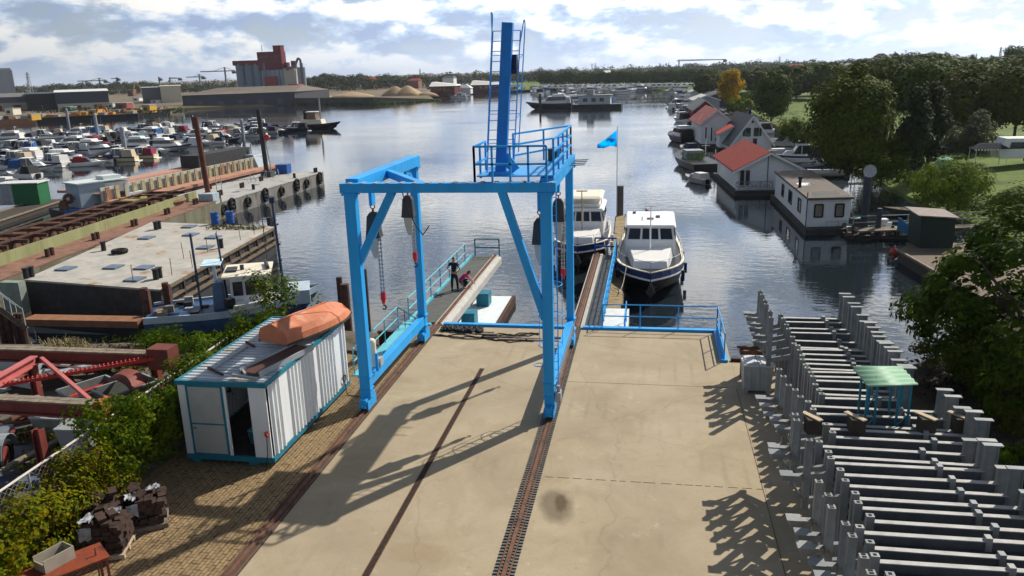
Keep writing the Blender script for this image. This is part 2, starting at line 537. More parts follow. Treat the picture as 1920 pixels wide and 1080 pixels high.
def concrete_yard():
    m = bpy.data.materials.new('yard_concrete')
    m.use_nodes = True
    t = m.node_tree
    b = t.nodes['Principled BSDF']
    b.inputs['Roughness'].default_value = 0.85
    b.inputs['Specular IOR Level'].default_value = 0.25
    co = N(t, 'ShaderNodeTexCoord')
    def noise(s, d=6.0, r=0.6, dist=0.0, sc_=(1, 1, 1)):
        mp = N(t, 'ShaderNodeMapping'); mp.inputs['Scale'].default_value = sc_
        L(t, co.outputs['Object'], mp.inputs[0])
        n = N(t, 'ShaderNodeTexNoise', i_Scale=s, i_Detail=d, i_Roughness=r, i_Distortion=dist)
        L(t, mp.outputs[0], n.inputs[0]); return n.outputs[0]
    def mixc(f, a, bcol):
        x = N(t, 'ShaderNodeMix', data_type='RGBA')
        L(t, f, x.inputs[0]); L(t, a, x.inputs[6]); x.inputs[7].default_value = (*bcol, 1); return x.outputs[2]
    c = ramp(t, noise(0.35, 8, 0.65, 0.6), [(0.3, (0.275, 0.222, 0.143)), (0.5, (0.35, 0.287, 0.19)), (0.72, (0.41, 0.345, 0.243))])
    c = mixc(ramp(t, noise(1.3, 7, 0.7, 1.0, (1, 0.5, 1)), [(0.52, 0), (0.75, 0.55)]), c, (0.27, 0.21, 0.13))
    c = mixc(ramp(t, noise(0.9, 7, 0.7, 1.4), [(0.60, 0), (0.72, 0.45)]), c, (0.55, 0.49, 0.37))
    c = mixc(ramp(t, noise(14, 3, 0.6), [(0.62, 0), (0.75, 0.35)]), c, (0.24, 0.19, 0.13))
    # tyre marks and recast bays
    wv = N(t, 'ShaderNodeTexWave', wave_type='BANDS', bands_direction='X', i_Scale=0.55, i_Distortion=2.2, i_Detail=3.0)
    wv.inputs['Detail Scale'].default_value = 0.35
    mpw = N(t, 'ShaderNodeMapping'); mpw.inputs['Scale'].default_value = (1, 0.05, 1); mpw.inputs['Rotation'].default_value = (0, 0, radians(6))
    L(t, co.outputs['Object'], mpw.inputs[0]); L(t, mpw.outputs[0], wv.inputs[0])
    tm = math_n(t, 'MULTIPLY', ramp(t, wv.outputs[1], [(0.82, 0), (0.97, 0.40)]), ramp(t, noise(0.28, 5, 0.6), [(0.52, 0), (0.70, 1)]))
    c = mixc(tm, c, (0.20, 0.165, 0.115))
    c = mixc(ramp(t, noise(26, 2, 0.5), [(0.66, 0), (0.72, 0.6)]), c, (0.16, 0.13, 0.09))
    c = mixc(ramp(t, noise(3.2, 8, 0.75, 0.6), [(0.58, 0), (0.68, 0.55)]), c, (0.24, 0.19, 0.13))
    c = mixc(ramp(t, noise(0.16, 6, 0.6, 0.4), [(0.46, 0.0), (0.66, 0.45)]), c, (0.27, 0.225, 0.16))
    # hairline cracks
    v = N(t, 'ShaderNodeTexVoronoi', feature='DISTANCE_TO_EDGE', i_Scale=0.13)
    wmap = N(t, 'ShaderNodeMapping'); L(t, co.outputs['Object'], wmap.inputs[0])
    wn = N(t, 'ShaderNodeTexNoise', i_Scale=1.1, i_Detail=5.0); L(t, wmap.outputs[0], wn.inputs[0])
    va = N(t, 'ShaderNodeVectorMath', operation='MULTIPLY_ADD')
    L(t, wn.outputs[1], va.inputs[0]); va.inputs[1].default_value = (0.9, 0.9, 0); L(t, co.outputs['Object'], va.inputs[2])
    L(t, va.outputs[0], v.inputs[0])
    c = mixc(ramp(t, v.outputs[0], [(0.0, 0.28), (0.0022, 0.0)]), c, (0.16, 0.12, 0.08))
    # oil stain with a wet dark core
    def blob(cx, cy, rx, ry, rot, nz):
        mp = N(t, 'ShaderNodeMapping', vector_type='TEXTURE')
        mp.inputs['Location'].default_value = (cx, cy, 0)
        mp.inputs['Rotation'].default_value = (0, 0, rot)
        mp.inputs['Scale'].default_value = (rx, ry, 1)
        L(t, co.outputs['Object'], mp.inputs[0])
        n = N(t, 'ShaderNodeTexNoise', i_Scale=1.6, i_Detail=4.0); L(t, mp.outputs[0], n.inputs[0])
        mm = N(t, 'ShaderNodeVectorMath', operation='MULTIPLY_ADD')
        L(t, n.outputs[1], mm.inputs[0]); mm.inputs[1].default_value = (nz, nz, 0); L(t, mp.outputs[0], mm.inputs[2])
        ss = N(t, 'ShaderNodeVectorMath', operation='SUBTRACT'); L(t, mm.outputs[0], ss.inputs[0]); ss.inputs[1].default_value = (nz / 2, nz / 2, 0)
        ln = N(t, 'ShaderNodeVectorMath', operation='LENGTH'); L(t, ss.outputs[0], ln.inputs[0]); return ln.outputs['Value']
    c = mixc(ramp(t, blob(-2.22, 18.05, 0.55, 0.95, radians(12), 0.6), [(0.55, 0.72), (1.05, 0.0)]), c, (0.11, 0.085, 0.055))
    c = mixc(ramp(t, blob(-2.12, 18.18, 0.22, 0.55, radians(6), 0.9), [(0.5, 0.85), (0.9, 0.0)]), c, (0.085, 0.06, 0.028))
    c = mixc(ramp(t, blob(-5.2, 15.6, 0.9, 0.5, 0, 1.0), [(0.55, 0.35), (0.95, 0.0)]), c, (0.24, 0.16, 0.08))
    L(t, c, b.inputs['Base Color'])
    bp = N(t, 'ShaderNodeBump', i_Strength=0.25, i_Distance=0.02)
    L(t, noise(9, 5, 0.6), bp.inputs['Height']); L(t, bp.outputs[0], b.inputs['Normal'])
    return m
yard = struct(MB().box(-9.0, 3.12, -14, 32.35, -2.4, 0.0).build('concrete_yard', concrete_yard()))
JT = mat('joint_tar', (0.10, 0.08, 0.055), 0.9)
j = MB()
x = -2.7
while x < 3.05:                                     # worn, broken transverse joint
    w_ = R.uniform(0.14, 0.34)
    j.box(x, min(x + w_, 3.08), 19.5 - 0.012, 19.5 + 0.014, 0.0005, 0.004)
    x += w_ + R.uniform(0.04, 0.16)
for y0, y1 in ((-10, 9.2), (9.25, 16.4), (16.43, 22.0), (22.1, 26.4)):
    j.box(3.055, 3.075, y0, y1, 0.0005, 0.004)
j.box(-2.8, 2.9, 26.42, 26.435, 0.0005, 0.004)
struct(j.build('expansion_joint', JT, yard))

def brick_mat():
    m = bpy.data.materials.new('brick_pavers')
    m.use_nodes = True
    t = m.node_tree
    b = t.nodes['Principled BSDF']
    b.inputs['Roughness'].default_value = 0.9
    b.inputs['Specular IOR Level'].default_value = 0.2
    co = N(t, 'ShaderNodeTexCoord')
    mp = N(t, 'ShaderNodeMapping'); mp.inputs['Rotation'].default_value = (0, 0, radians(90))
    L(t, co.outputs['Object'], mp.inputs[0])
    br = N(t, 'ShaderNodeTexBrick', offset=0.5, i_Scale=1.0)
    br.inputs['Color1'].default_value = (0.235, 0.165, 0.085, 1)
    br.inputs['Color2'].default_value = (0.30, 0.215, 0.115, 1)
    br.inputs['Mortar'].default_value = (0.11, 0.075, 0.04, 1)
    br.inputs['Mortar Size'].default_value = 0.012
    br.inputs['Mortar Smooth'].default_value = 0.2
    br.inputs['Bias'].default_value = 0.0
    br.inputs['Brick Width'].default_value = 0.22
    br.inputs['Row Height'].default_value = 0.11
    L(t, mp.outputs[0], br.inputs[0])
    n = N(t, 'ShaderNodeTexNoise', i_Scale=0.6, i_Detail=7.0, i_Roughness=0.65); L(t, co.outputs['Object'], n.inputs[0])
    f = ramp(t, n.outputs[0], [(0.45, 0), (0.7, 0.6)])
    x = N(t, 'ShaderNodeMix', data_type='RGBA')
    L(t, f, x.inputs[0]); L(t, br.outputs[0], x.inputs[6]); x.inputs[7].default_value = (0.16, 0.115, 0.06, 1)
    # short dark slots where chamfered pavers meet
    br2 = N(t, 'ShaderNodeTexBrick', offset=0.5, i_Scale=1.0)
    for k, v_ in (('Color1', 0), ('Color2', 0), ('Mortar', 1)):
        br2.inputs[k].default_value = (v_, v_, v_, 1)
    br2.inputs['Mortar Size'].default_value = 0.03
    br2.inputs['Brick Width'].default_value = 0.44
    br2.inputs['Row Height'].default_value = 0.22
    L(t, mp.outputs[0], br2.inputs[0])
    ck = N(t, 'ShaderNodeTexNoise', i_Scale=5.0, i_Detail=2.0); L(t, co.outputs['Object'], ck.inputs[0])
    ff = math_n(t, 'MULTIPLY', br2.outputs[0], ramp(t, ck.outputs[0], [(0.45, 0), (0.6, 0.8)]))
    y = N(t, 'ShaderNodeMix', data_type='RGBA')
    L(t, ff, y.inputs[0]); L(t, x.outputs[2], y.inputs[6]); y.inputs[7].default_value = (0.075, 0.045, 0.025, 1)
    L(t, y.outputs[2], b.inputs['Base Color'])
    bp = N(t, 'ShaderNodeBump', i_Strength=0.5, i_Distance=0.015, invert=True)
    L(t, br.outputs[1], bp.inputs['Height']); L(t, bp.outputs[0], b.inputs['Normal'])
    return m
struct(MB().prism([(-13.9, -14), (-9.42, -14), (-9.42, 32.35), (-10.42, 32.35), (-10.42, 28.0), (-13.2, 29.0), (-13.9, 28.0)], -2.4, -0.004).build('brick_paving', brick_mat()))

SOIL = mat('dark_soil', (0.045, 0.032, 0.022), 0.95, var=0.35, scale=3, c2=(0.04, 0.045, 0.02), amt=0.4, scale2=1.2, bump=0.5, bscale=6)
YARDDIRT = mat('yard_dirt', (0.12, 0.10, 0.08), 0.95, var=0.3, scale=2, c2=(0.06, 0.06, 0.03), amt=0.4, scale2=0.7, bump=0.3, bscale=5)
GRASSG = mat('meadow_grass', (0.10, 0.15, 0.022), 0.95, var=0.3, scale=0.8, c2=(0.06, 0.085, 0.016), amt=0.45, scale2=0.2, bump=0.6, bscale=4)
FARG = mat('far_ground', (0.15, 0.12, 0.08), 0.95, var=0.3, scale=0.05, c2=(0.08, 0.08, 0.04), amt=0.35, scale2=0.02)
struct(MB().prism([(-70, -14), (-13.9, -14), (-13.9, 28.0), (-13.2, 29.0), (-10.9, 28.9), (-11.5, 31.2), (-15, 31.6), (-18, 29.9), (-19.5, 28.9), (-22, 29.0), (-24.5, 28.5), (-28, 28.3), (-31, 30.5), (-40, 30.9), (-70, 30)], -2.4, -0.02).build('scrapyard_ground', YARDDIRT))
struct(MB().prism([(3.125, -14), (60, -14), (60, 48), (30, 46), (22, 41), (16.5, 37.5), (13, 34), (11.2, 30.4), (9.5, 29.3), (4.705, 29.0), (4.705, -14)][1:] + [], -2.4, -0.02).build('soil_bank', SOIL))
struct(MB().box(3.125, 4.70, -14, 28.95, -2.4, -0.001).build('concrete_apron', bpy.data.materials['yard_concrete']))

# right-hand bank rising from the water: rows of points inland
shore = [(30, 46.2), (26, 52), (24, 60), (22.8, 75), (22.6, 93), (23.6, 134), (25, 224), (22.3, 326), (16, 388), (9, 420), (-6, 452), (-40, 486), (-110, 482)]
rows = []
for k, (dx, z) in enumerate(((0, -2.2), (0.6, -1.35), (4.5, -0.7), (16, 0.3), (60, 1.2), (3200, 2.0))):
    rr = []
    for i, (x, y) in enumerate(shore):
        a = min(1.0, max(0.0, (y - 388) / 90.0))
        rr.append((x + dx * (1 - a), y + dx * a * 1.0 + (dx * 0.9 if i > 6 and dx > 1000 else 0), z + (R.uniform(-.1, .1) if k > 1 else 0)))
    rows.append(rr)
struct(MB().loft(rows, close=False, caps=False).build('river_bank', GRASSG))
# far left land, the harbour quay opposite
fs_ = [(-900, 60), (-330, 150), (-262, 195), (-207, 246), (-196, 290), (-199, 322), (-163, 352), (-121, 338), (-108, 352), (-101, 372), (-116, 420), (-122, 470), (-112, 484)]
rows = [[(x, y, -2.2) for x, y in fs_], [(x - 0.4, y + 0.4, -0.9) for x, y in fs_], [(x - 3, y + 4, 0.0) for x, y in fs_], [(x * 1.15 - 30, y + 60, 0.2) for x, y in fs_], [(x * 8 - 800, y + 3500, 0.5) for x, y in fs_]]
struct(MB().loft(rows, close=False, caps=False).build('far_land', FARG))
struct(MB().quad((-110, 478, -0.5), (1500, 478, -0.5), (4000, 6000, 0.3), (-4000, 6000, 0.3)).build('far_plain', FARG))

# ================================================================== YARD EDGES
sp = thing('quay_kerb', 'bright blue steel kerb along the water end of the concrete yard', 'kerb', (-3, 32.45, 0))
m = MB(); m.box(-8.9, -3.35, 32.38, 32.62, -0.35, 0.10); m.box(-2.75, 2.98, 32.38, 32.62, -0.35, 0.10); m.box(2.72, 3.0, 28.9, 32.375, -0.35, 0.09)
m.build('kerb_beam', BLUE, sp)
m = MB(); m.box(-12, 3.0, 32.40, 32.6, -3.2, -0.36); m.box(3.125, 9.3, 29.02, 29.16, -3.0, 0.12)
m.build('sheet_wall', DRUST, sp)
t = thing('quay_railing', 'blue tubular railing round the right water corner of the yard', 'railing', (1, 32.5, 0))
m = MB(); railing(m, [(-1.9, 32.5, 0.08), (2.86, 32.5, 0.08), (2.86, 29.0, 0.08)], 1.02, 2, 1.75, 0.026); m.build('rails', BLUE, t)
m = MB(); m.box(2.845, 2.875, 29.1, 32.4, 0.10, 0.42); m.build('toe_board', BLUE, t)
t = thing('boarding_platform', 'white steel landing plate below the right railing beside the blue kerb', 'platform', (-1.8, 34, -1))
m = MB(); m.box(-2.2, -0.9, 32.7, 37.6, -1.35, -0.62); m.build('pontoon_body', mat('pontoon_white', (0.62, 0.66, 0.68), 0.6, var=0.12, c2=(0.4, 0.38, 0.33), amt=0.2, scale2=2), t)
m = MB(); railing(m, [(-0.98, 32.75, -0.62), (-0.98, 35.5, -0.62)], 1.0, 2, 1.4, 0.025); m.build('rails', BLUE, t)

# rails
def crane_rail(x, y0, y1, label, rack):
    t = thing('crane_rail', label, 'rail', (x, (y0 + y1) / 2, 0), 0, 'crane rails set in the yard')
    m = MB()
    if rack:
        m.box(x - 0.23, x + 0.23, y0, y1, 0.001, 0.006)
        m.build('bed_plate', mat('rail_bed', (0.09, 0.075, 0.06), 0.8, var=0.3), t)
        m = MB(); m.box(x - 0.045, x + 0.045, y0, y1, 0.0065, 0.05); m.box(x - 0.14, x - 0.11, y0, y1, 0.0065, 0.028); m.box(x + 0.11, x + 0.14, y0, y1, 0.0065, 0.028)
        m.build('rail_head', RUST, t)
        m = MB()
        y = y0
        while y < y1:
            for s in (-1, 1):
                m.box(x + s * 0.20 - 0.045, x + s * 0.20 + 0.045, y, y + 0.055, 0.0065, 0.035)
                m.box(x + s * 0.085 - 0.02, x + s * 0.085 + 0.02, y + 0.03, y + 0.09, 0.0065, 0.03)
            y += 0.125
        m.build('chain_links', mat('chain_grey', (0.13, 0.13, 0.125), .7, var=.3), t)
    else:
        m.box(x - 0.19, x + 0.19, y0, y1, 0.001, 0.006)
        m.build('bed_plate', mat('rail_bed2', (0.075, 0.062, 0.052), 0.85, var=0.35, scale=5), t)
        m = MB(); m.box(x - 0.04, x + 0.04, y0, y1, 0.0065, 0.06)
        m.box(x - 0.17, x - 0.14, y0, y1, 0.0065, 0.03); m.box(x + 0.13, x + 0.16, y0, y1, 0.0065, 0.03)
        m.build('rail_head', RUST, t)
    return t
crane_rail(-9.2, -14, 32.6, 'rusty crane rail along the brick paving under the left gantry legs', False)
crane_rail(-3.05, -14, 32.6, 'crane rail flanked by grey chain strips under the right gantry legs', True)
t = thing('slot_drain', 'dark rusty slot channel down the middle of the concrete between the rails', 'drain', (-6.1, 10, 0))
m = MB(); m.box(-6.18, -6.04, -14, 27.4, 0.001, 0.006); m.build('channel', mat('slot_dark', (0.035, 0.022, 0.016), 0.9, var=0.4, scale=8), t)
m = MB(); m.box(-6.20, -6.183, -14, 27.45, 0.001, 0.009); m.box(-6.037, -6.02, -14, 27.45, 0.001, 0.009); m.build('edge_angle', RUST, t)

# junk lines of rope / hoses on the yard end
HOSE = mat('black_hose', (0.02, 0.02, 0.02), 0.7)
for k, (px0, py0, px1, py1, lb) in enumerate(((815, 628, 1000, 640, 'long black rope laid across the yard just behind the blue kerb'),
                                     (830, 618, 905, 622, 'tangled black net heap on the yard end beside the left runway'),
                                     (905, 630, 1010, 626, 'thin dark hose lying along the yard end near the right gantry leg'))):
    a, b = at(px0, py0), at(px1, py1)
    m = MB()
    for q in range(3 if k != 1 else 9):
        pts = []
        for i in range(15):
            f = i / 14
            p = a.lerp(b, f)
            pts.append((p.x + R.uniform(-.04, .04), p.y + 0.12 * sin(f * 14 + q * 2) + R.uniform(-.1, .1) + q * 0.12 - 0.2 if k != 1 else p.y + R.uniform(-.35, .35), 0.03 + (R.uniform(0, .1) if k == 1 else 0)))
        m.path(pts, 0.022 if k != 1 else 0.05, 5)
    tag(m.build('rope', HOSE), lb, 'rope')
t = thing('crane_block_mat', 'weathered timber dunnage boards strewn along the yard end inside the gantry', 'boards', (-5.5, 31.2, 0))
for i in range(7):
    x = -8.0 + i * 0.62; y = 31.0 + R.uniform(-.5, .6)
    m = MB(); m.bar((x, y, 0.025), (x + R.uniform(.9, 1.6), y + R.uniform(-.12, .12), 0.025), 0.13, 0.04); m.build('board', WOOD if i % 2 else DWOOD, t)

# ================================================================== GANTRY
XL, XR, YF, YB, HT = -9.2, -3.05, 23.45, 30.3, 7.27
G = thing('boat_gantry', 'tall bright blue open-ended boat gantry crane straddling the yard on rails', 'crane', (-6.1, 26.9, 0))
legs = {}
for (nm, x, y, wd_) in (('fl', XL, YF, 0.36), ('fr', XR, YF, 0.32), ('bl', XL, YB, 0.30), ('br', XR, YB, 0.28)):
    lg = MB().box(x - wd_ / 2, x + wd_ / 2, y - 0.16, y + 0.16, 0.42, HT).build('leg', BLUE, G, bevel=0.012)
    legs[nm] = lg
    m = MB()
    m.box(x - 0.11, x + 0.11, y - 0.45, y + 0.45, 0.16, 0.46)
    m.box(x - 0.16, x - 0.125, y - 0.4, y + 0.4, 0.08, 0.38); m.box(x + 0.125, x + 0.16, y - 0.4, y + 0.4, 0.08, 0.38)
    m.bar((x, y - 0.18, 0.45), (x, y - 0.5, 0.2), 0.2, 0.05)
    m.build('wheel_bogie', BLUE, lg)
    for s in (-1, 1):
        MB().tube((x - 0.05, y + s * 0.3, 0.21), (x + 0.05, y + s * 0.3, 0.21), 0.15, 14).build('wheel', DRUST, lg)
MB().box(XL - 0.30, XR + 0.30, YF - 0.15, YF + 0.17, HT, HT + 0.29).build('front_beam', BLUE, G, bevel=0.01)
m = MB()
for i in range(16):
    m.box(XL + i * 0.42 - 0.06, XL + i * 0.42 + 0.06, YF - 0.17, YF + 0.19, HT + 0.292, HT + 0.31)
m.build('cable_tray', GALV, G)
for x in (XL, XR):
    MB().box(x - 0.21, x + 0.21, YF + 0.175, YB + 0.25, HT + 0.003, HT + 0.40).build('side_beam', BLUE, G, bevel=0.01)
    m = MB(); m.box(x - 0.13, x + 0.13, YF + 0.165, YB - 0.165, 0.74, 1.12)
    m.build('lower_tie', BLUE, G, bevel=0.01)
m = MB(); m.bar((XL + 0.21, 26.6, HT + 0.2), (-6.9, YF + 0.18, HT + 0.15), 0.22, 0.24); m.build('plan_brace', BLUE, G)
m = MB(); m.bar((XL + 0.12, YF, 5.05), (-7.85, YF, HT + 0.02), 0.21, 0.24); m.build('knee_brace', BLUE, G)
m = MB(); m.bar((XR - 0.10, YF, 3.3), (-4.4, YF, HT + 0.02), 0.21, 0.24); m.build('knee_brace', BLUE, G)
m = MB(); m.bar((XL, YB, 6.3), (XL, YB - 1.0, HT + 0.02), 0.2, 0.2, up=(1, 0, 0)); m.build('gusset', BLUE, G)
# bolted flanges and splice plates
for x, y in ((XL, YF), (XR, YF), (XL, YB), (XR, YB)):
    m = MB(); m.box(x - .25, x + .25, y - .21, y + .21, HT - .05, HT - .012)
    for sx in (-.21, .21):
        for sy in (-.17, 0, .17):
            m.tube((x + sx, y + sy, HT - .09), (x + sx, y + sy, HT - .05), .022, 6)
    m.build('flange_plate', BLUE, G)
    m = MB(); m.box(x - .21, x + .21, y - .185, y + .185, .70, .74); m.box(x - .21, x + .21, y - .185, y + .185, 1.14, 1.18)
    m.build('weld_collar', BLUE, G)
m = MB()
for x in (-7.2, -5.0):
    m.box(x - .25, x + .25, YF - .165, YF - .152, HT + .04, HT + .25)
    for sx in (-.2, -.07, .07, .2):
        for z in (.09, .2):
            m.tube((x + sx, YF - .18, HT + z), (x + sx, YF - .165, HT + z), .016, 6)
m.build('splice_plate', BLUE, G)
# platform
PZ = HT + 0.30
m = MB()
m.prism([(-5.2, YF + 0.19), (-2.84, YF + 0.19), (-2.84, 30.0), (-3.55, 30.0), (-3.55, 26.0), (-5.2, 26.0)], HT + 0.43, HT + 0.47)
m.build('platform_deck', mat('platform_blue', (0.05, 0.32, 0.68), 0.5, var=0.12), G)
PZ = HT + 0.47
def top(px, py, z=PZ + 1.0):
    return at(px, py, z)
m = MB()
railing(m, [(-5.2, YF - 0.1, PZ - 0.15), (-3.02, YF - 0.1, PZ - 0.15)], 1.05, 2, 0.55, 0.03, True)
railing(m, [(-5.2, YF - 0.1, PZ - 0.15), (-5.2, 25.1, PZ - 0.15)], 1.05, 2, 0.8, 0.03, True)
railing(m, [(-4.45, 26.0, PZ), (-2.9, 29.5, PZ)], 1.05, 3, 1.9, 0.03, True)
railing(m, [(-2.9, 29.5, PZ), (-2.86, YF + 0.3, PZ)], 1.05, 3, 1.6, 0.03, True)
m.build('platform_railing', BLUE, G)
m = MB(); m.box(-3.5, -3.2, 27.5, 27.9, PZ, PZ + 0.4); m.build('gearbox', DGREY, G); m = MB(); m.tube((-3.3, 28.3, PZ + .2), (-3.3, 28.9, PZ + .2), 0.14, 10); m.build('drive_motor', DGREY, G)
m = MB()
for i in range(4):
    m.tube((-2.85, 28.4 + i * 0.55, HT + 0.2), (-2.3, 28.4 + i * 0.55, HT + 0.22), 0.02, 5)
m.build('cable_arm', GALV, G)
# mast with hooped ladder
b0, b1 = Vector((-4.52, 24.0, PZ)), Vector((-4.17, 24.0, 12.15))
MB().bar(b0, b1, 0.32, 0.26, up=(0, 1, 0)).build('mast', mat('mast_blue', (0.012, 0.19, 0.60), 0.38, var=0.1), G, bevel=0.012)
m = MB(); m.box(-4.85, -4.2, 23.75, 24.25, PZ + 0.003, PZ + 0.10); m.bar((-4.4, 24.0, PZ + 0.55), (-4.05, 24.0, PZ + 0.1), 0.06, 0.3); m.build('mast_foot', BLUE, G)
m = MB(); m.box(-4.42, -4.28, 24.16, 24.45, 10.75, 11.2); m.tube((-4.12, 24.2, 11.05), (-4.02, 24.2, 11.05), 0.16, 12); m.box(-4.14, -3.96, 24.1, 24.4, 10.7, 11.25); m.build('winch', NAVY, G)
ax = (b1 - b0).normalized()
def mp_(s, dx, dy):
    return b0 + ax * s + Vector((dx, dy, 0))
m = MB()
for dx in (-0.50, 0.33):
    m.tube(mp_(0.0, dx, 0.35), mp_(4.2, dx, 0.35), 0.018, 6)
for i in range(15):
    m.tube(mp_(0.15 + i * 0.29, -0.50, 0.35), mp_(0.15 + i * 0.29, 0.33, 0.35), 0.012, 5)
m.build('mast_ladder', BLUE, G)
m = MB()
for dx, tp in ((-0.60, 4.75), (0.40, 4.5)):
    m.path([mp_(0.6, dx, 0.72), mp_(tp - .1, dx, 0.72), mp_(tp, dx, 0.6), mp_(tp, dx, 0.45), mp_(tp - .7, dx + (.09 if dx < 0 else -.07), 0.35)], 0.017, 6)
for s in (0.75, 1.65, 2.5, 3.4):
    for dx, ex in ((-0.60, -0.50), (0.40, 0.33)):
        m.tube(mp_(s + 0.12, dx, 0.72), mp_(s, ex, 0.35), 0.014, 5)
    m.tube(mp_(s + .12, -0.60, 0.72), mp_(s + .12, 0.40, 0.72), 0.010, 5)
m.build('ladder_cage', BLUE, G)
# caged access ladder on the right front leg
m = MB()
LY = YF + 0.42
for dx in (-0.24, 0.24):
    m.tube((XR + dx, LY, 0.5), (XR + dx, LY, HT), 0.018, 6)
for i in range(24):
    m.tube((XR - 0.24, LY, 0.6 + i * 0.28), (XR + 0.24, LY, 0.6 + i * 0.28), 0.012, 5)
m.build('leg_ladder', BLUE, G)
m = MB()
for z in (2.3, 3.3, 4.3):
    m.ring((XR, LY, z), 0.40, 0.014, 'z', 12, 5)
for a in (0.4, 1.57, 2.75):
    m.tube((XR + 0.40 * cos(a), LY + 0.40 * sin(a), 2.2), (XR + 0.40 * cos(a), LY + 0.40 * sin(a), 4.6), 0.010, 5)
m.ring((XR - 0.33, YF, 1.75), 0.16, 0.014, 'z', 10, 5)
m.build('leg_ladder_cage', BLUE, G)
m = MB()
m.box(XR + 0.19, XR + 0.36, YF - 0.1, YF + 0.25, 0.55, 0.85); m.tube((XR + 0.28, YF + 0.05, 0.85), (XR + 0.28, YF + 0.05, 1.05), 0.06, 8)
m.build('drive_gearbox', GALV, G)
m = MB(); m.box(XR + 0.14, XR + 0.17, YF + 0.4, YB - 0.4, 0.86, 1.0)
y = YF + 0.5
while y < YB - 0.5:
    m.box(XR + 0.175, XR + 0.20, y, y + 0.09, 0.82, 1.04); y += 0.22
m.build('cable_chain', GALV, G)
# control cylinder on the left tie
t2 = MB(); t2.tube((XL + 0.02, 24.15, 1.25), (XL + 0.02, 24.15, 2.1), 0.15, 14); t2.lathe([(0.15, 0), (0.12, 0.08), (0.03, 0.13)], (XL + 0.02, 24.15, 2.1), 14)
t2.build('cable_drum_cover', CREAM, G, smooth=False)
m = MB(); m.bar((XL + 0.22, 24.0, 1.12), (XL + 0.22, 24.0, 1.75), 0.09, 0.05); m.build('control_bracket', BLUE, G)
MB().bar((XL - 0.1, 24.0, 1.12), (XL - 0.1, 24.0, 1.6), 0.09, 0.05).build('control_bracket', BLUE, G)
MB().box(XL - .05, XL + .2, 24.4, 24.7, 1.12, 1.4).build('control_box', GALV, G)

# chain hoists
def hoist(x, y, ztop, drop, label):
    t = thing('chain_hoist', label, 'hoist', (x, y, ztop), 0, 'chain hoists hanging from the gantry')
    m = MB(); m.ring((0, 0, -0.10), 0.075, 0.02, 'y', 12, 6); m.ring((0, 0, -0.24), 0.06, 0.02, 'x', 12, 6); m.build('top_hook', mat('hook_red', (0.42, 0.05, 0.05), 0.5), t, local=True)
    m = MB()
    m.loft([[(-0.10, -0.1, -0.28), (0.10, -0.1, -0.28), (0.10, 0.1, -0.28), (-0.10, 0.1, -0.28)],
            [(-0.19, -0.15, -0.42), (0.19, -0.15, -0.42), (0.19, 0.15, -0.42), (-0.19, 0.15, -0.42)],
            [(-0.23, -0.17, -0.85), (0.21, -0.17, -0.85), (0.21, 0.17, -0.85), (-0.23, 0.17, -0.85)],
            [(-0.26, -0.2, -1.12), (0.24, -0.2, -1.12), (0.24, 0.2, -1.12), (-0.26, 0.2, -1.12)]][::-1])
    m.build('rain_cover', DGREY, t, local=True, bevel=0.03)
    m = MB()
    m.loft([[(-0.19, -0.14, -1.1), (0.13, -0.14, -1.1), (0.13, 0.14, -1.1), (-0.19, 0.14, -1.1)], [(-0.15, -0.11, -1.5), (0.11, -0.11, -1.5), (0.11, 0.11, -1.5), (-0.15, 0.11, -1.5)], [(-0.05, -0.1, -1.82), (0.1, -0.1, -1.82), (0.1, 0.1, -1.82), (-0.05, 0.1, -1.82)]][::-1])
    m.build('chain_bag', LGREY, t, local=True, bevel=0.02)
    for s in (-1, 1):
        m = MB()
        z = -1.1
        i = 0
        while z > -drop:
            w_, d_ = (0.034, 0.012) if i % 2 else (0.012, 0.034)
            m.box(0.14 + s * 0.045 - w_, 0.14 + s * 0.045 + w_, -d_, d_, z - 0.075, z)
            z -= 0.068; i += 1
        m.build('chain', STEEL, t, local=True)
    m = MB(); m.box(0.06, 0.22, -0.06, 0.06, -drop - 0.28, -drop); m.box(0.09, 0.19, -0.05, 0.05, -drop - 0.40, -drop - 0.283)
    m.build('hook_block', mat('hook_block_red', (0.55, 0.03, 0.04), 0.45), t, local=True, bevel=0.015)
    m = MB(); m.ring((0.14, 0, -drop - 0.52), 0.075, 0.025, 'y', 12, 6, -2.4, 1.9); m.build('hook', BLACK, t, local=True)
    return t
hoist(-9.02 + .12, 24.5, 6.75, 3.0, 'chain hoist in grey cover hanging behind the left front gantry leg')
hoist(-9.15 + .05, 29.0, 6.6, 2.5, 'chain hoist in grey cover hanging beside the left rear gantry leg')
hoist(-3.42, 24.6, 6.55, 2.85, 'chain hoist in grey cover half hidden behind the right front gantry leg')
hoist(-3.27, 28.5, 6.55, 2.9, 'chain hoist in grey cover hanging beside the right rear gantry leg')
for bx_, by_, bz_ in ((XL + .3, 24.5, 6.7), (XL + .1, 29.0, 6.55), (XR - .37, 24.6, 6.5), (XR - .22, 28.5, 6.5)):
    MB().bar((bx_, by_, bz_), (bx_, by_, HT + .02), .10, .34).build('hoist_bracket', BLUE, G)
m = MB()
pts = [(-8.3, 26.9, HT), (-8.15, 26.9, 6.6), (-7.85, 27.0, 5.9), (-7.6, 27.2, 6.2), (-7.4, 27.5, 5.7), (-7.1, 28, 6.0)]
m.path([(-8.6, 26.5, HT), (-8.45, 26.6, 6.4), (-8.2, 26.8, 5.6), (-8.0, 27.0, 5.2), (-7.8, 27.2, 5.5)], 0.02, 5); m.build('pendant_cable', BLACK, G)

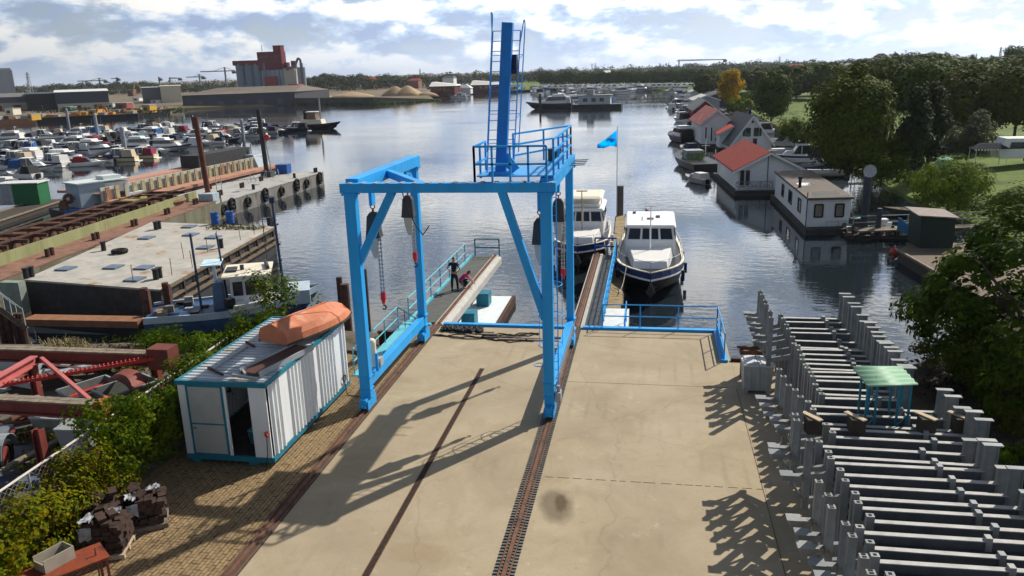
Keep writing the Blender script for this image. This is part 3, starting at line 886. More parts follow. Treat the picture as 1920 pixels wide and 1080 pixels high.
# ================================================================== RUNWAYS over the water
def runway(side):
    if side < 0:
        t = thing('runway_jetty', 'left elevated concrete runway with grey walkway, rusty rail and teal railings over water', 'runway', (-9.2, 39, 0))
        x = -9.2
        MB().loft([[(-9.365, y, -.55), (-8.84, y, -.55), (-8.84, y, -.20), (-9.04, y, -.02), (-9.365, y, -.02)] for y in (32.65, 46.3)]).build('runway_beam', CONC, t)
        m = MB(); m.box(-10.55, -9.37, 33.0, 46.2, -0.16, -0.06); m.build('walkway', mat('walkway_grey', (0.10, 0.105, 0.10), 0.85, var=0.2, bump=0.3, bscale=40), t)
        m = MB(); m.box(-10.68, -10.56, 32.65, 46.25, -0.2, 0.06); m.build('edge_plate', TEAL, t)
        m = MB(); railing(m, [(-10.62, 32.9, 0.06), (-10.62, 44.2, 0.06)], 1.02, 2, 1.9, 0.03); m.build('side_railing', TEAL, t)
        m = MB(); railing(m, [(-10.45, 46.2, -0.06), (-8.95, 46.2, -0.06)], 1.05, 2, 1.5, 0.04); m.build('end_barrier', DTEAL, t)
        m = MB(); m.box(-9.28, -9.12, 32.65, 46.2, -0.018, 0.02); m.box(-9.235, -9.165, 32.65, 46.2, 0.021, 0.075); m.build('rail', RUST, t)
        for y in (36.4, 39.9):
            MB().box(-8.98, -8.32, y - 0.4, y + 0.4, -1.25, -0.555).build('pillar', DTEAL, t)
    else:
        t = thing('runway_jetty', 'right elevated runway with rusty rail, steel grating walkway and bright blue railing', 'runway', (-3.05, 39, 0))
        MB().box(-3.3, -2.72, 32.65, 46.9, -0.7, -0.02).build('runway_beam', CONC, t)
        m = MB(); m.box(-3.14, -2.96, 32.65, 46.9, -0.018, 0.02); m.box(-3.085, -3.015, 32.65, 46.9, 0.021, 0.075)
        y = 32.7
        while y < 46.8:
            m.box(-3.23, -3.17, y, y + 0.06, -0.018, 0.03); m.box(-2.93, -2.87, y, y + 0.06, -0.018, 0.03); y += 0.16
        m.build('rail', RUST, t)
        m = MB()
        y = 32.7
        while y < 46.8:
            m.box(-2.70, -1.98, y, y + 0.05, -0.12, -0.08); y += 0.11
        for x in (-2.7, -2.35, -2.0):
            m.box(x, x + 0.05, 32.66, 46.9, -0.2, -0.125)
        m.build('grating', mat('grating_grey', (0.13, 0.15, 0.16), 0.6, var=0.2), t)
        m = MB(); railing(m, [(-1.93, 32.7, -0.1), (-1.93, 46.8, -0.1)], 1.0, 3, 1.15, 0.03)
        for i in range(12):
            m.tube((-1.93, 32.8 + i * 1.16, -0.1), (-1.93, 33.9 + i * 1.16, 0.85), 0.02, 5)
        m.build('side_railing', BLUE, t)
        m = MB(); railing(m, [(-3.2, 46.9, -0.05), (-1.93, 46.9, -0.05)], 1.0, 2, 1.2, 0.05); m.build('end_barrier', mat('deep_blue', (0.01, 0.06, 0.32), 0.4), t)
        for y in (38.4, 44.5):
            MB().box(-2.6, -2.05, y - 0.3, y + 0.3, -1.9, -0.21).build('pillar', DTEAL, t)
    return t
runway(-1)
runway(1)
t = thing('float_pontoon', 'white topped steel pontoon carrying the left runway pillars', 'pontoon', (-8.2, 39, -1.6))
m = MB(); m.prism([(-9.3, 34.6), (-7.35, 34.6), (-7.35, 41.6), (-9.3, 41.6)], -1.28, -1.26); m.build('pontoon_deck', mat('pontoon_deck_white', (0.66, 0.72, 0.74), 0.6, var=0.08, c2=(0.5, 0.5, 0.46), amt=0.15, scale2=2), t)
m = MB(); m.prism([(-9.28, 34.62), (-7.33, 34.62), (-7.33, 41.58), (-9.28, 41.58)], -2.3, -1.285); m.box(-7.40, -7.22, 34.6, 41.6, -1.6, -1.2); m.build('hull', DRUST, t)
for y in (36.9, 42.0):
    pass

# left walkway beside the tie: teal strip and railing
t = thing('quay_walkway', 'teal edged side walk with railing left of the gantry beside the dark piles', 'walkway', (-10.6, 30, 0))
MB().box(-10.80, -10.42, 26.2, 32.3, -0.3, 0.03).build('edge_plate', TEAL, t)
m = MB(); railing(m, [(-10.74, 26.3, 0.03), (-10.74, 31.7, 0.03)], 1.0, 2, 1.75, 0.026); m.build('side_railing', TEAL, t)
m = MB(); m.tube((-10.74, 31.7, 1.03), (-9.75, 32.4, 0.05), 0.026, 6); m.tube((-10.5, 31.9, .05), (-10.5, 31.9, 0.85), 0.02, 6); m.tube((-10.1, 32.15, .05), (-10.1, 32.15, 0.42), 0.02, 6); m.build('sloping_handrail', DTEAL, t)
MB().box(-10.8, -9.5, 32.38, 32.6, -0.3, 0.05).build('end_plate', TEAL, t)

# mooring piles of dark steel by the quay
for (px, py, pb, r, z, lb) in ((657, 0, (655, 642), .2, 1.75, 'left of the two dark steel piles behind the container end'),
                     (645, 0, (645, 628), .14, 1.8, 'slim dark steel pile just behind the pair near the container'),
                     (690, 0, (690, 612), .15, 1.85, 'dark steel pile seen just right of the left front gantry leg')):
    p = at(pb[0], pb[1], -1.0)
    m = MB(); m.tube((p.x, p.y, -3), (p.x, p.y, z), r, 12); m.tube((p.x, p.y, z), (p.x, p.y, z + 0.02), r * 0.9, 12)
    tag(m.build('mooring_pile', DRUST), lb, 'pile', 'dark mooring piles near the container')

# wooden jetty, post, flag
t = thing('wooden_jetty', 'narrow weathered wooden jetty between the two moored motor yachts', 'jetty', (-2, 50, -0.8))
m = MB()
y = 37.4
while y < 64:
    f = (y - 38.5) / 25.5
    x0, x1 = -2.03 - 0.64 * f, -1.27 - 0.64 * f
    m.box(x0 + R.uniform(-.03, .03), x1 + R.uniform(-.03, .03), y, y + 0.15, -0.84, -0.79 + R.uniform(0, .01)); y += 0.17
m.build('deck_planks', mat('jetty_planks', (0.30, 0.235, 0.13), 0.85, var=0.3, scale=4, c2=(0.18, 0.13, 0.09), amt=0.4, scale2=1), t)
m = MB()
for s in (0, 1):
    m.bar((-2.05 + 0.82 * s, 37.4, -0.93), (-2.69 + 0.82 * s, 64, -0.93), 0.1, 0.16)
m.build('stringer', DWOOD, t)
for i in range(6):
    y = 38 + i * 5.1; f = (y - 38.5) / 25.5
    MB().tube((-1.24 - 0.64 * f, y, -3), (-1.24 - 0.64 * f, y, -0.55), 0.09, 8).build('post', DWOOD, t)
tag(MB().tube((-2.35, 64.3, -3), (-2.35, 64.3, 1.6), 0.26, 14).build('mooring_pile', mat('grey_pile', (0.12, 0.11, 0.11), 0.7, var=0.2)), 'thick dark grey steel pile at the far end of the wooden jetty', 'pile')
t = thing('flag_pole', 'slim white flagpole with blue flag at the end of the wooden jetty', 'flagpole', (-2.62, 64.2, -0.8))
MB().tube((-2.62, 64.2, -0.8), (-2.62, 64.2, 6.3), 0.045, 8, 0.03).build('pole', WHITE, t)
def flag_mesh():
    m = MB()
    rows = []
    for i in range(13):
        f = i / 12
        x = -2.66 - 1.55 * f
        topz = 6.05 - 1.15 * f ** 0.9
        botz = 4.72 - 0.05 * f + 0.07 * sin(f * 6)
        yy = 64.2 + 0.22 * sin(f * 9) * f
        rows.append([(x, yy + .16 * k / 5 * sin(f * 7 + k), topz + (botz - topz) * k / 5) for k in range(6)])
    return m.loft(rows, close=False, caps=False)
fl = flag_mesh().build('flag', leaf_mat('flag_cyan', [(0.06, 0.62, 0.95), (0.06, 0.62, 0.95)], .7, .7), t, smooth=True)
s_ = fl.modifiers.new('thick', 'SOLIDIFY'); s_.thickness = 0.012
m = MB(); rows = []
for i in range(7):
    f = 0.10 + i / 6 * 0.42
    x = -2.66 - 1.55 * f; topz = 6.05 - 1.15 * f ** 0.9; yy = 64.2 + 0.22 * sin(f * 9) * f - 0.03
    zc = 5.28 + 0.10 * sin(f * 20)
    rows.append([(x, yy, zc + 0.16), (x, yy, zc - 0.10)])
m.loft(rows, close=False, caps=False).build('flag_emblem', WHITE, fl)
# ================================================================== boat kit
def hull_rows(Lh, B, D, bow=0.55, sheer=0.25, rake=0.12, flat=0.75, transom=0.85, n=13):
    """stations stern (y=0) to bow (y=Lh); keel z=0, deck edge about z=D"""
    rows, deck = [], []
    for i in range(n):
        f = i / (n - 1)
        w = B / 2 * (1 - max(0, (f - (1 - bow)) / bow) ** 2.3) * (transom + (1 - transom) * min(1, f / 0.35))
        w = max(w, 0.02)
        zt = D * (1 + sheer * max(0, (f - 0.3) / 0.7) ** 2)
        yt = f * Lh
        yk = f * Lh * (1 - rake) if f > 0.5 else f * Lh
        k = max(0, (f - 0.6) / 0.4)
        zk = D * 0.45 * k ** 3
        wc = w * (flat - 0.35 * k)
        zc = zk + (zt - zk) * (0.30 + 0.12 * k)
        ym = yk + (yt - yk) * 0.5
        wm = w * (0.96 - 0.12 * k)
        zm = zk + (zt - zk) * 0.62
        rows.append([(-w, yt, zt), (-wm, ym + (yt - ym) * .3, zm), (-wc, yk + (yt - yk) * .25, zc), (0, yk, zk), (wc, yk + (yt - yk) * .25, zc), (wm, ym + (yt - ym) * .3, zm), (w, yt, zt)])
        deck.append((w, yt, zt))
    return rows, deck
def hull_mb(*a, **k):
    rows, deck = hull_rows(*a, **k)
    return MB().loft(rows), deck
def deck_band(deck, inset, z0, z1):
    """a strip following the deck edge"""
    m = MB()
    for s in (-1, 1):
        rows = []
        for w, y, z in deck:
            a, b = s * (w + 0.015), s * max(0.0, w - inset)
            rows.append([(a, y, z + z0), (a, y, z + z1), (b, y, z + z1), (b, y, z + z0)])
        m.loft(rows)
    return m
def cabin_mb(w0, w1, y0, y1, z0, z1, slope_f=0.5, slope_b=0.1, inset=0.12):
    m = MB()
    m.loft([[(-w0 / 2, y0, z0), (w0 / 2, y0, z0), (w1 / 2, y1, z0), (-w1 / 2, y1, z0)],
            [(-w0 / 2 + inset, y0 + slope_b, z1), (w0 / 2 - inset, y0 + slope_b, z1), (w1 / 2 - inset, y1 - slope_f, z1), (-w1 / 2 + inset, y1 - slope_f, z1)]])
    return m

# ================================================================== SITE CONTAINER
C = thing('site_container', 'white corrugated site container with teal trim and an open door on the brick paving', 'container', (-11.84, 22.1, 0))
cx0, cx1, cy0, cy1, cz0, cz1 = -13.18, -10.5, 19.15, 25.15, 0.14, 2.56
CW = mat('container_white', (0.68, 0.71, 0.72), 0.5, var=0.07, scale=2, c2=(0.50, 0.47, 0.42), amt=0.12, scale2=2.5, streak=True)
def corr(p, q, z0, z1, amp, pitch, skip=()):
    m = MB()
    p, q = Vector(p), Vector(q)
    d = (q - p); Ln = d.length; d.normalize()
    nrm = Vector((d.y, -d.x, 0))
    pts = []
    s = 0.0
    while s < Ln - 1e-4:
        flat = any(a <= s / Ln < b for a, b in skip)
        if flat:
            pts += [(s, 0)]
        else:
            pts += [(s, 0), (s + pitch * .3, 0), (s + pitch * .5, amp), (s + pitch * .8, amp)]
        s += pitch
    pts = [(min(a, Ln), b) for a, b in pts] + [(Ln, 0)]
    rows = [[p + d * a - nrm * b + Vector((0, 0, z)) for a, b in pts] for z in (z0, z1)]
    return m.loft(rows, close=False, caps=False)
m = corr((cx1, cy0 + 0.12, 0), (cx1, cy1 - 0.12, 0), cz0 + 0.16, cz1 - 0.10, -0.06, 0.24, skip=((0.10, 0.17), (0.50, 0.56), (0.82, 0.89)))
m.build('right_wall', CW, C)
m = corr((cx0, cy1 - .12, 0), (cx0, cy0 + .12, 0), cz0 + 0.16, cz1 - 0.10, -0.045, 0.21); m.build('left_wall', CW, C)
m = corr((cx1 - .1, cy1, 0), (cx0 + .1, cy1, 0), cz0 + 0.16, cz1 - 0.10, -0.045, 0.21); m.build('rear_wall', CW, C)
rows = []
m = MB()
y = cy0 + 0.02
while y < cy1 - 0.03:
    rows += [[(cx0 + .03, y, cz1 + .005), (cx1 - .03, y, cz1 + .005)], [(cx0 + .03, y + .10, cz1 + .005), (cx1 - .03, y + .10, cz1 + .005)], [(cx0 + .03, y + .13, cz1 - .025), (cx1 - .03, y + .13, cz1 - .025)], [(cx0 + .03, y + .20, cz1 - .025), (cx1 - .03, y + .20, cz1 - .025)]]
    y += 0.23
m.loft(rows, close=False, caps=False).build('roof', mat('container_roof', (0.42, 0.46, 0.49), 0.5, var=0.15, c2=(0.35, 0.28, 0.2), amt=0.3, scale2=1.2), C)
m = MB()
for x in (cx0, cx1):
    m.box(x - .04, x + .04, cy0, cy1, cz0, cz0 + .15)
    m.box(x - .035, x + .035, cy0, cy1, cz1 - .10, cz1 + .02)
m.box(cx0, cx1, cy0 - .04, cy0 + .04, cz0 - .003, cz0 + .153); m.box(cx0 - .05, cx1 + .05, cy0 - .06, cy0 + .06, cz1 - .11, cz1 + .025); m.box(cx0, cx1, cy1 - .04, cy1 + .04, cz0 - .003, cz0 + .153); m.box(cx0, cx1, cy1 - .04, cy1 + .04, cz1 - .103, cz1 + .023)
m.box(cx0 + .1, cx0 + .35, cy0 + .05, cy0 + .3, 0, cz0 - .004); m.box(cx1 - .8, cx1 - .5, cy0 + .05, cy0 + .3, 0, cz0 - .004); m.box(cx1 - .3, cx1 - .1, cy1 - .4, cy1 - .1, 0, cz0 - .004)
m.build('frame_trim', mat('container_teal', (0.02, 0.17, 0.24), 0.5, var=0.18, c2=(0.08, 0.24, 0.24), amt=0.25, scale2=2), C)
m = MB(); m.box(cx0, cx1, cy0 + .05, cy1 - .05, cz0 + .02, cz0 + .10); m.build('floor', DWOOD, C)
m = MB(); m.box(cx0 + .005, cx0 + .26, cy0 - .02, cy0 + .02, cz0 + .155, cz1 - .112); m.build('front_panel', CW, C); m = MB(); m.box(-11.02, cx1 - .005, cy0 - .02, cy0 + .02, cz0 + .155, cz1 - .112); m.build('front_panel', CW, C)
d = MB().box(cx0 + .30, -11.86, cy0 - .025, cy0 + .015, cz0 + .19, cz1 - .15).build('door', mat('door_panel', (0.40, 0.41, 0.39), 0.7, var=0.08), C)
m = MB()
for x in (cx0 + .275, -11.835):
    m.box(x - .03, x + .03, cy0 - .04, cy0 + .03, cz0 + .156, cz1 - .113)
for z in (cz0 + .18, cz0 + 1.12, cz1 - .14):
    m.box(cx0 + .306, -11.866, cy0 - .038, cy0 + .028, z - .02, z + .02)
m.build('door_frame', mat('container_teal', (0, 0, 0)), d)
m = MB(); m.tube((cx0 + .36, cy0 - .09, cz0 + 1.0), (cx0 + .47, cy0 - .09, cz0 + 1.0), 0.018, 6); m.tube((cx0 + .38, cy0 - .02, cz0 + 1.0), (cx0 + .38, cy0 - .09, cz0 + 1.0), 0.018, 6); m.build('door_handle', STEEL, d)
m = MB(); m.box(-11.80, -11.72, cy0 - .02, cy0 + .02, cz0 + .16, cz1 - .115); m.build('door_post', CW, C)
m = MB(); m.box(-10.62, -10.55, cy0 - .12, cy0 - .03, 1.0, 1.12); m.tube((-10.58, cy0 - .07, 1.06), (-10.5, cy0 - .15, 1.02), 0.03, 6); m.build('lock', RED, C)
m = MB(); m.path([(-10.58, cy0 - .08, 1.0), (-10.6, cy0 - .10, 0.5), (-10.62, cy0 - .25, 0.01), (-10.6, cy0 - .45, 0.01)], 0.012, 5); tag(m.build('power_cable', BLACK), 'thin black cable hanging from the red socket on the container corner', 'cable')
# things inside the doorway
t = thing('jerry_can', 'yellow plastic can on the floor inside the open container doorway', 'can', (-11.1, 19.75, cz0 + .1))
m = MB(); m.box(-11.2, -11.05, 19.6, 19.85, cz0 + .101, cz0 + .44); m.build('can_body', mat('yellow_plastic', (0.5, 0.36, 0.03), 0.5), t, bevel=.03); m = MB(); m.tube((-11.12, 19.7, cz0 + .44), (-11.12, 19.7, cz0 + .50), .03, 8); m.build('cap', BLACK, t)
t = thing('bucket', 'teal plastic crate standing inside the open container doorway behind the can', 'crate', (-11.4, 20.2, cz0 + .1))
m = MB(); m.box(-11.65, -11.2, 20.0, 20.4, cz0 + .101, cz0 + .5); m.build('crate_body', DTEAL, t); m = MB(); m.box(-11.68, -11.17, 19.97, 20.43, cz0 + .503, cz0 + .55); m.build('rim', TEAL, t)
t = thing('white_sack', 'pale grey sack slumped inside the container doorway beside the door', 'sack', (-11.6, 19.6, cz0 + .1))
m = MB(); m.lathe([(0.05, 0), (.15, .03), (.18, .18), (.12, .32), (.05, .38)], (-11.66, 20.3, cz0 + .101), 9); m.build('sack_body', GREYP, t, smooth=True)
# fire-hose / cable on the side wall
m = MB(); m.ring((cx1 + .06, 24.6, 0.55), 0.12, 0.02, 'x', 14, 5); m.path([(cx1 + .06, 24.6, .43), (cx1 + .2, 24.4, .02), (cx1 + .7, 24.3, .012), (cx1 + 1.0, 24.6, .012)], .015, 5); tag(m.build('hose', HOSE), 'black hose looped low on the container side wall near its far end', 'hose')

# upturned orange dinghy on the roof
hb, dk = hull_mb(3.9, 1.5, 0.62, bow=0.6, sheer=0.2, flat=0.8, transom=0.8)
a_, b_ = at(482, 655, 2.65), at(640, 598, 2.65)
ang = atan2(b_.y - a_.y, b_.x - a_.x) - pi / 2
t = thing('rowing_boat', 'faded orange rowing boat lying upside down on the container roof', 'boat', (-11.55, 21.9, 2.60), -0.30)
hb.xf(Matrix.Translation((0, 0, 0.80)) @ Matrix.Rotation(pi, 4, 'Y') @ Matrix.Translation((0, 0, 0)))
hb.build('hull', mat('faded_orange', (0.52, 0.18, 0.09), 0.6, var=0.18, scale=2, c2=(0.60, 0.28, 0.18), amt=0.35, scale2=1.1), t, local=True)
m = MB()
for s in (-1, 1):
    m.loft([[(s * (w + .02), y, .80 - z - .03), (s * (w + .02), y, .80 - z + .04), (s * max(0, w - .05), y, .80 - z + .04), (s * max(0, w - .05), y, .80 - z - .03)] for w, y, z in dk])
m.build('gunwale', DWOOD, t, local=True)
m = MB(); m.bar((0, .1, .805), (0, 2.6, .80), .05, .05); m.build('keel', mat('faded_orange', (0, 0, 0)), t, local=True)
t = thing('metal_tray', 'long dark brown steel tray rack lying on the container roof before the boat', 'tray', (-11.3, 20.6, 2.58))
m = MB()
A1, A2 = Vector((-11.55, 19.75, 2.66)), Vector((-10.95, 22.1, 2.66))
dx = (A2 - A1).normalized(); sd_ = Vector((dx.y, -dx.x, 0))
m.bar(A1 + sd_ * .35, A2 + sd_ * .35, .72, .03); m.build('tray_floor', mat('brown_steel', (0.075, 0.035, 0.028), 0.75, var=.3), t)
m = MB(); m.bar(A1, A2, .05, .16); m.bar(A1 + sd_ * .72, A2 + sd_ * .72, .05, .16); m.bar(A1 - dx * .3, A1 - dx * .3 + sd_ * .9, .07, .07); m.bar(A1 - sd_ * .2 + dx * .25, A1 + sd_ * .3 - dx * .1, .06, .06); m.build('tray_rim', GREYP, t)
for k, (p, q, lb) in enumerate((((-12.75, 20.1, 2.6), (-12.0, 19.6, 2.6), 'dark angle iron bar at the near left of the container roof'),
                               ((-12.55, 20.0, 2.6), (-12.5, 22.0, 2.6), 'thin grey steel tube running along the container roof'),
                               ((-12.75, 22.4, 2.6), (-12.25, 22.0, 2.6), 'short dark bar on the container roof at the tip of the orange boat'))):
    tag(MB().bar(p, q, .06, .06).build('steel_bar', DRUST if k != 1 else GREYP), lb, 'steel bar')

# ================================================================== PEOPLE on the left runway
def skin_body(name, verts, edges, radii, m, parent, root=0, sub=1):
    me = bpy.data.meshes.new(name)
    me.from_pydata([tuple(v) for v in verts], edges, [])
    me.materials.append(m)
    o = bpy.data.objects.new(name, me)
    col.objects.link(o)
    o.parent = parent
    sk = o.modifiers.new('skin', 'SKIN')
    sk.use_smooth_shade = True
    for i, r in enumerate(radii):
        sv = me.skin_vertices[0].data[i]
        rr = r if hasattr(r, '__len__') else (r, r)
        sv.radius = rr
        sv.use_root = (i == root)
    ss = o.modifiers.new('sub', 'SUBSURF'); ss.levels = sub; ss.render_levels = sub
    return o
SKIN = mat('skin', (0.46, 0.26, 0.17), 0.6, var=.05)
HAIR = mat('dark_hair', (0.02, 0.015, 0.012), 0.6)
DENIM = mat('dark_trousers', (0.015, 0.018, 0.03), 0.85)
SHIRT = mat('navy_shirt', (0.012, 0.016, 0.035), 0.85)
PINK = mat('pink_shirt', (0.62, 0.035, 0.20), 0.8)
SHOE = mat('dark_shoes', (0.02, 0.02, 0.02), 0.6)
def sk(parent, name, chains, m, sub=1):
    """chains: lists of (x,y,z,r) ; a chain may start at an index of an earlier vertex"""
    V, E, Rr = [], [], []
    for ch in chains:
        prev = None
        for p in ch:
            if isinstance(p, int):
                prev = p; continue
            V.append(p[:3]); Rr.append(p[3] if len(p) == 4 else (p[3], p[4])); k = len(V) - 1
            if prev is not None:
                E.append((prev, k))
            prev = k
    return skin_body(name, V, E, Rr, m, parent, 0, sub)
def hand(i0, w, e, rr=0.011):
    """five fingers leaving the wrist index i0; w wrist position, e unit direction"""
    w, e = Vector(w), Vector(e).normalized()
    s = e.cross(Vector((0.3, 0.5, 0.8))).normalized()
    out = []
    for k, ln in enumerate((0.085, 0.095, 0.09, 0.07)):
        o = s * (0.024 * (k - 1.5))
        b = w + e * 0.085 + o
        out.append([i0, (*b, 0.012), (*(b + e * ln * .5 + Vector((0, 0, -.008))), 0.010), (*(b + e * ln + Vector((0, 0, -.03))), 0.008)])
    b = w + e * 0.03 - s * 0.035
    out.append([i0, (*b, 0.012), (*(b + e * .05 - s * .02), 0.010)])
    return out
# standing man, back to the camera, hands on hips
P = thing('person', 'person standing on the left runway in dark T-shirt and dark trousers, hands on hips', 'person', (-9.80, 38.25, -0.06), radians(-8))
b = [[(0, 0, .95, .15, .11), (0, 0, 1.15, .145, .10), (0, .01, 1.34, .17, .11), (0, .01, 1.47, .10, .08), (0, .0, 1.54, .055), (0, .02, 1.62, .075, .085), (0, .02, 1.72, .075, .09), (0, .015, 1.77, .04, .05)],
     [3, (-.19, .0, 1.43, .06), (-.36, -.06, 1.20, .042), (-.20, .05, 1.03, .032)], [3, (.19, 0, 1.43, .06), (.36, -.06, 1.20, .042), (.20, .05, 1.03, .032)],
     [0, (-.11, 0, .86, .088), (-.14, .02, .48, .06), (-.15, 0, .10, .042), (-.16, .12, .035, .04)],
     [0, (.11, 0, .86, .088), (.15, .02, .48, .06), (.17, 0, .10, .042), (.19, .12, .035, .04)]]
b += hand(10, (-.20, .05, 1.03), (.8, .35, -.45)) + hand(13, (.20, .05, 1.03), (-.8, .35, -.45))
b += [[5, (-.078, .01, 1.66, .018)], [5, (.078, .01, 1.66, .018)], [5, (0, .115, 1.64, .016)]]
sk(P, 'body', b, SKIN)
sk(P, 'shirt', [[(0, 0, .93, .165, .125), (0, 0, 1.15, .16, .115), (0, .01, 1.34, .185, .125), (0, .01, 1.48, .12, .09)], [3, (-.19, 0, 1.43, .075), (-.275, -.03, 1.31, .062)], [3, (.19, 0, 1.43, .075), (.275, -.03, 1.31, .062)]], SHIRT)
sk(P, 'trousers', [[(0, 0, .97, .165, .12), (0, 0, .88, .16, .12)], [1, (-.11, 0, .80, .102), (-.14, .02, .48, .075), (-.15, 0, .09, .06)], [1, (.11, 0, .80, .102), (.15, .02, .48, .075), (.17, 0, .09, .06)]], DENIM)
sk(P, 'hair', [[(0, -.0, 1.68, .084, .09), (0, .0, 1.75, .08, .09), (0, .0, 1.79, .04, .05)]], HAIR)
for s in (-1, 1):
    sk(P, 'shoe', [[(s * .155, -.03, .045, .05, .045), (s * .165, .07, .04, .05, .04), (s * .175, .16, .035, .045, .03)]], SHOE)
m = MB()
for s in (-1, 1):
    m.lathe([(.001, 0), (.012, .004), (.012, .01), (.001, .014)], (s * .03, .10, 1.68), 6)
m.build('eyes', BLACK, P, local=True)
# crouching person in pink
P = thing('person', 'person crouching on the left runway in a pink top, leaning over the rail', 'person', (-9.45, 38.75, -0.06), radians(-75))
b = [[(0, -.20, .34, .15, .12), (0, -.08, .52, .15, .11), (0, .10, .68, .165, .11), (0, .20, .76, .10, .08), (0, .26, .80, .05), (0, .33, .82, .075, .08), (0, .39, .88, .075, .085), (0, .40, .92, .04)],
     [3, (-.18, .20, .71, .058), (-.22, .34, .50, .042), (-.14, .50, .36, .032)], [3, (.18, .20, .71, .058), (.22, .34, .50, .042), (.14, .50, .36, .032)],
     [0, (-.12, -.14, .34, .09), (-.20, .24, .44, .068), (-.18, -.02, .10, .045), (-.19, .14, .04, .04)],
     [0, (.12, -.14, .34, .09), (.20, .24, .44, .068), (.18, -.02, .10, .045), (.19, .14, .04, .04)]]
b += hand(10, (-.14, .50, .36), (.2, .6, -.75)) + hand(13, (.14, .50, .36), (-.2, .6, -.75))
b += [[5, (-.078, .35, .84, .018)], [5, (.078, .35, .84, .018)], [5, (0, .42, .79, .016)]]
sk(P, 'body', b, SKIN)
sk(P, 'shirt', [[(0, -.22, .36, .165, .135), (0, -.08, .53, .165, .125), (0, .10, .69, .18, .125), (0, .20, .77, .115, .09)], [3, (-.18, .20, .71, .072), (-.205, .28, .60, .06)], [3, (.18, .20, .71, .072), (.205, .28, .60, .06)]], PINK)
sk(P, 'trousers', [[(0, -.24, .32, .16, .125), (0, -.18, .34, .16, .12)], [1, (-.12, -.10, .35, .10), (-.20, .24, .44, .082), (-.18, 0, .14, .058)], [1, (.12, -.10, .35, .10), (.20, .24, .44, .082), (.18, 0, .14, .058)]], DENIM)
sk(P, 'hair', [[(0, .31, .86, .084, .08), (0, .37, .92, .083, .088), (0, .36, .95, .04)], [0, (0, .24, .82, .06), (0, .16, .80, .03)]], mat('brown_hair', (0.05, 0.025, 0.015), 0.6))
for s in (-1, 1):
    sk(P, 'shoe', [[(s * .18, -.04, .045, .05, .045), (s * .19, .08, .04, .05, .04), (s * .195, .17, .035, .045, .03)]], SHOE)
t = thing('tool_box', 'small light blue tool case lying on the runway beside the crouching person', 'tool case', (-9.05, 38.9, 0.075))
MB().bar((-9.62, 39.45, .03), (-9.45, 39.75, .03), .2, .16).build('case_body', TEAL, t); MB().bar((-9.6, 39.5, .13), (-9.48, 39.7, .13), .03, .04).build('handle', BLACK, t)

# ================================================================== BOAT CRADLE RACK on the right
SLOT = mat('tube_hole_black', (0.01, 0.01, 0.01), 0.9)
TIMB = mat('timber_block', (0.05, 0.04, 0.032), 0.85, var=.3)
CRADM = [mat('cradle_grey_%s' % k, c, 0.6, metal=0.1, var=0.22, scale=2.5, c2=c2, amt=a, scale2=1.4) for k, c, c2, a in (('a', (0.20, 0.22, 0.23), (0.12, 0.13, 0.135), 0.3), ('b', (0.24, 0.25, 0.25), (0.15, 0.125, 0.10), 0.25), ('c', (0.18, 0.20, 0.205), (0.20, 0.13, 0.08), 0.16))]
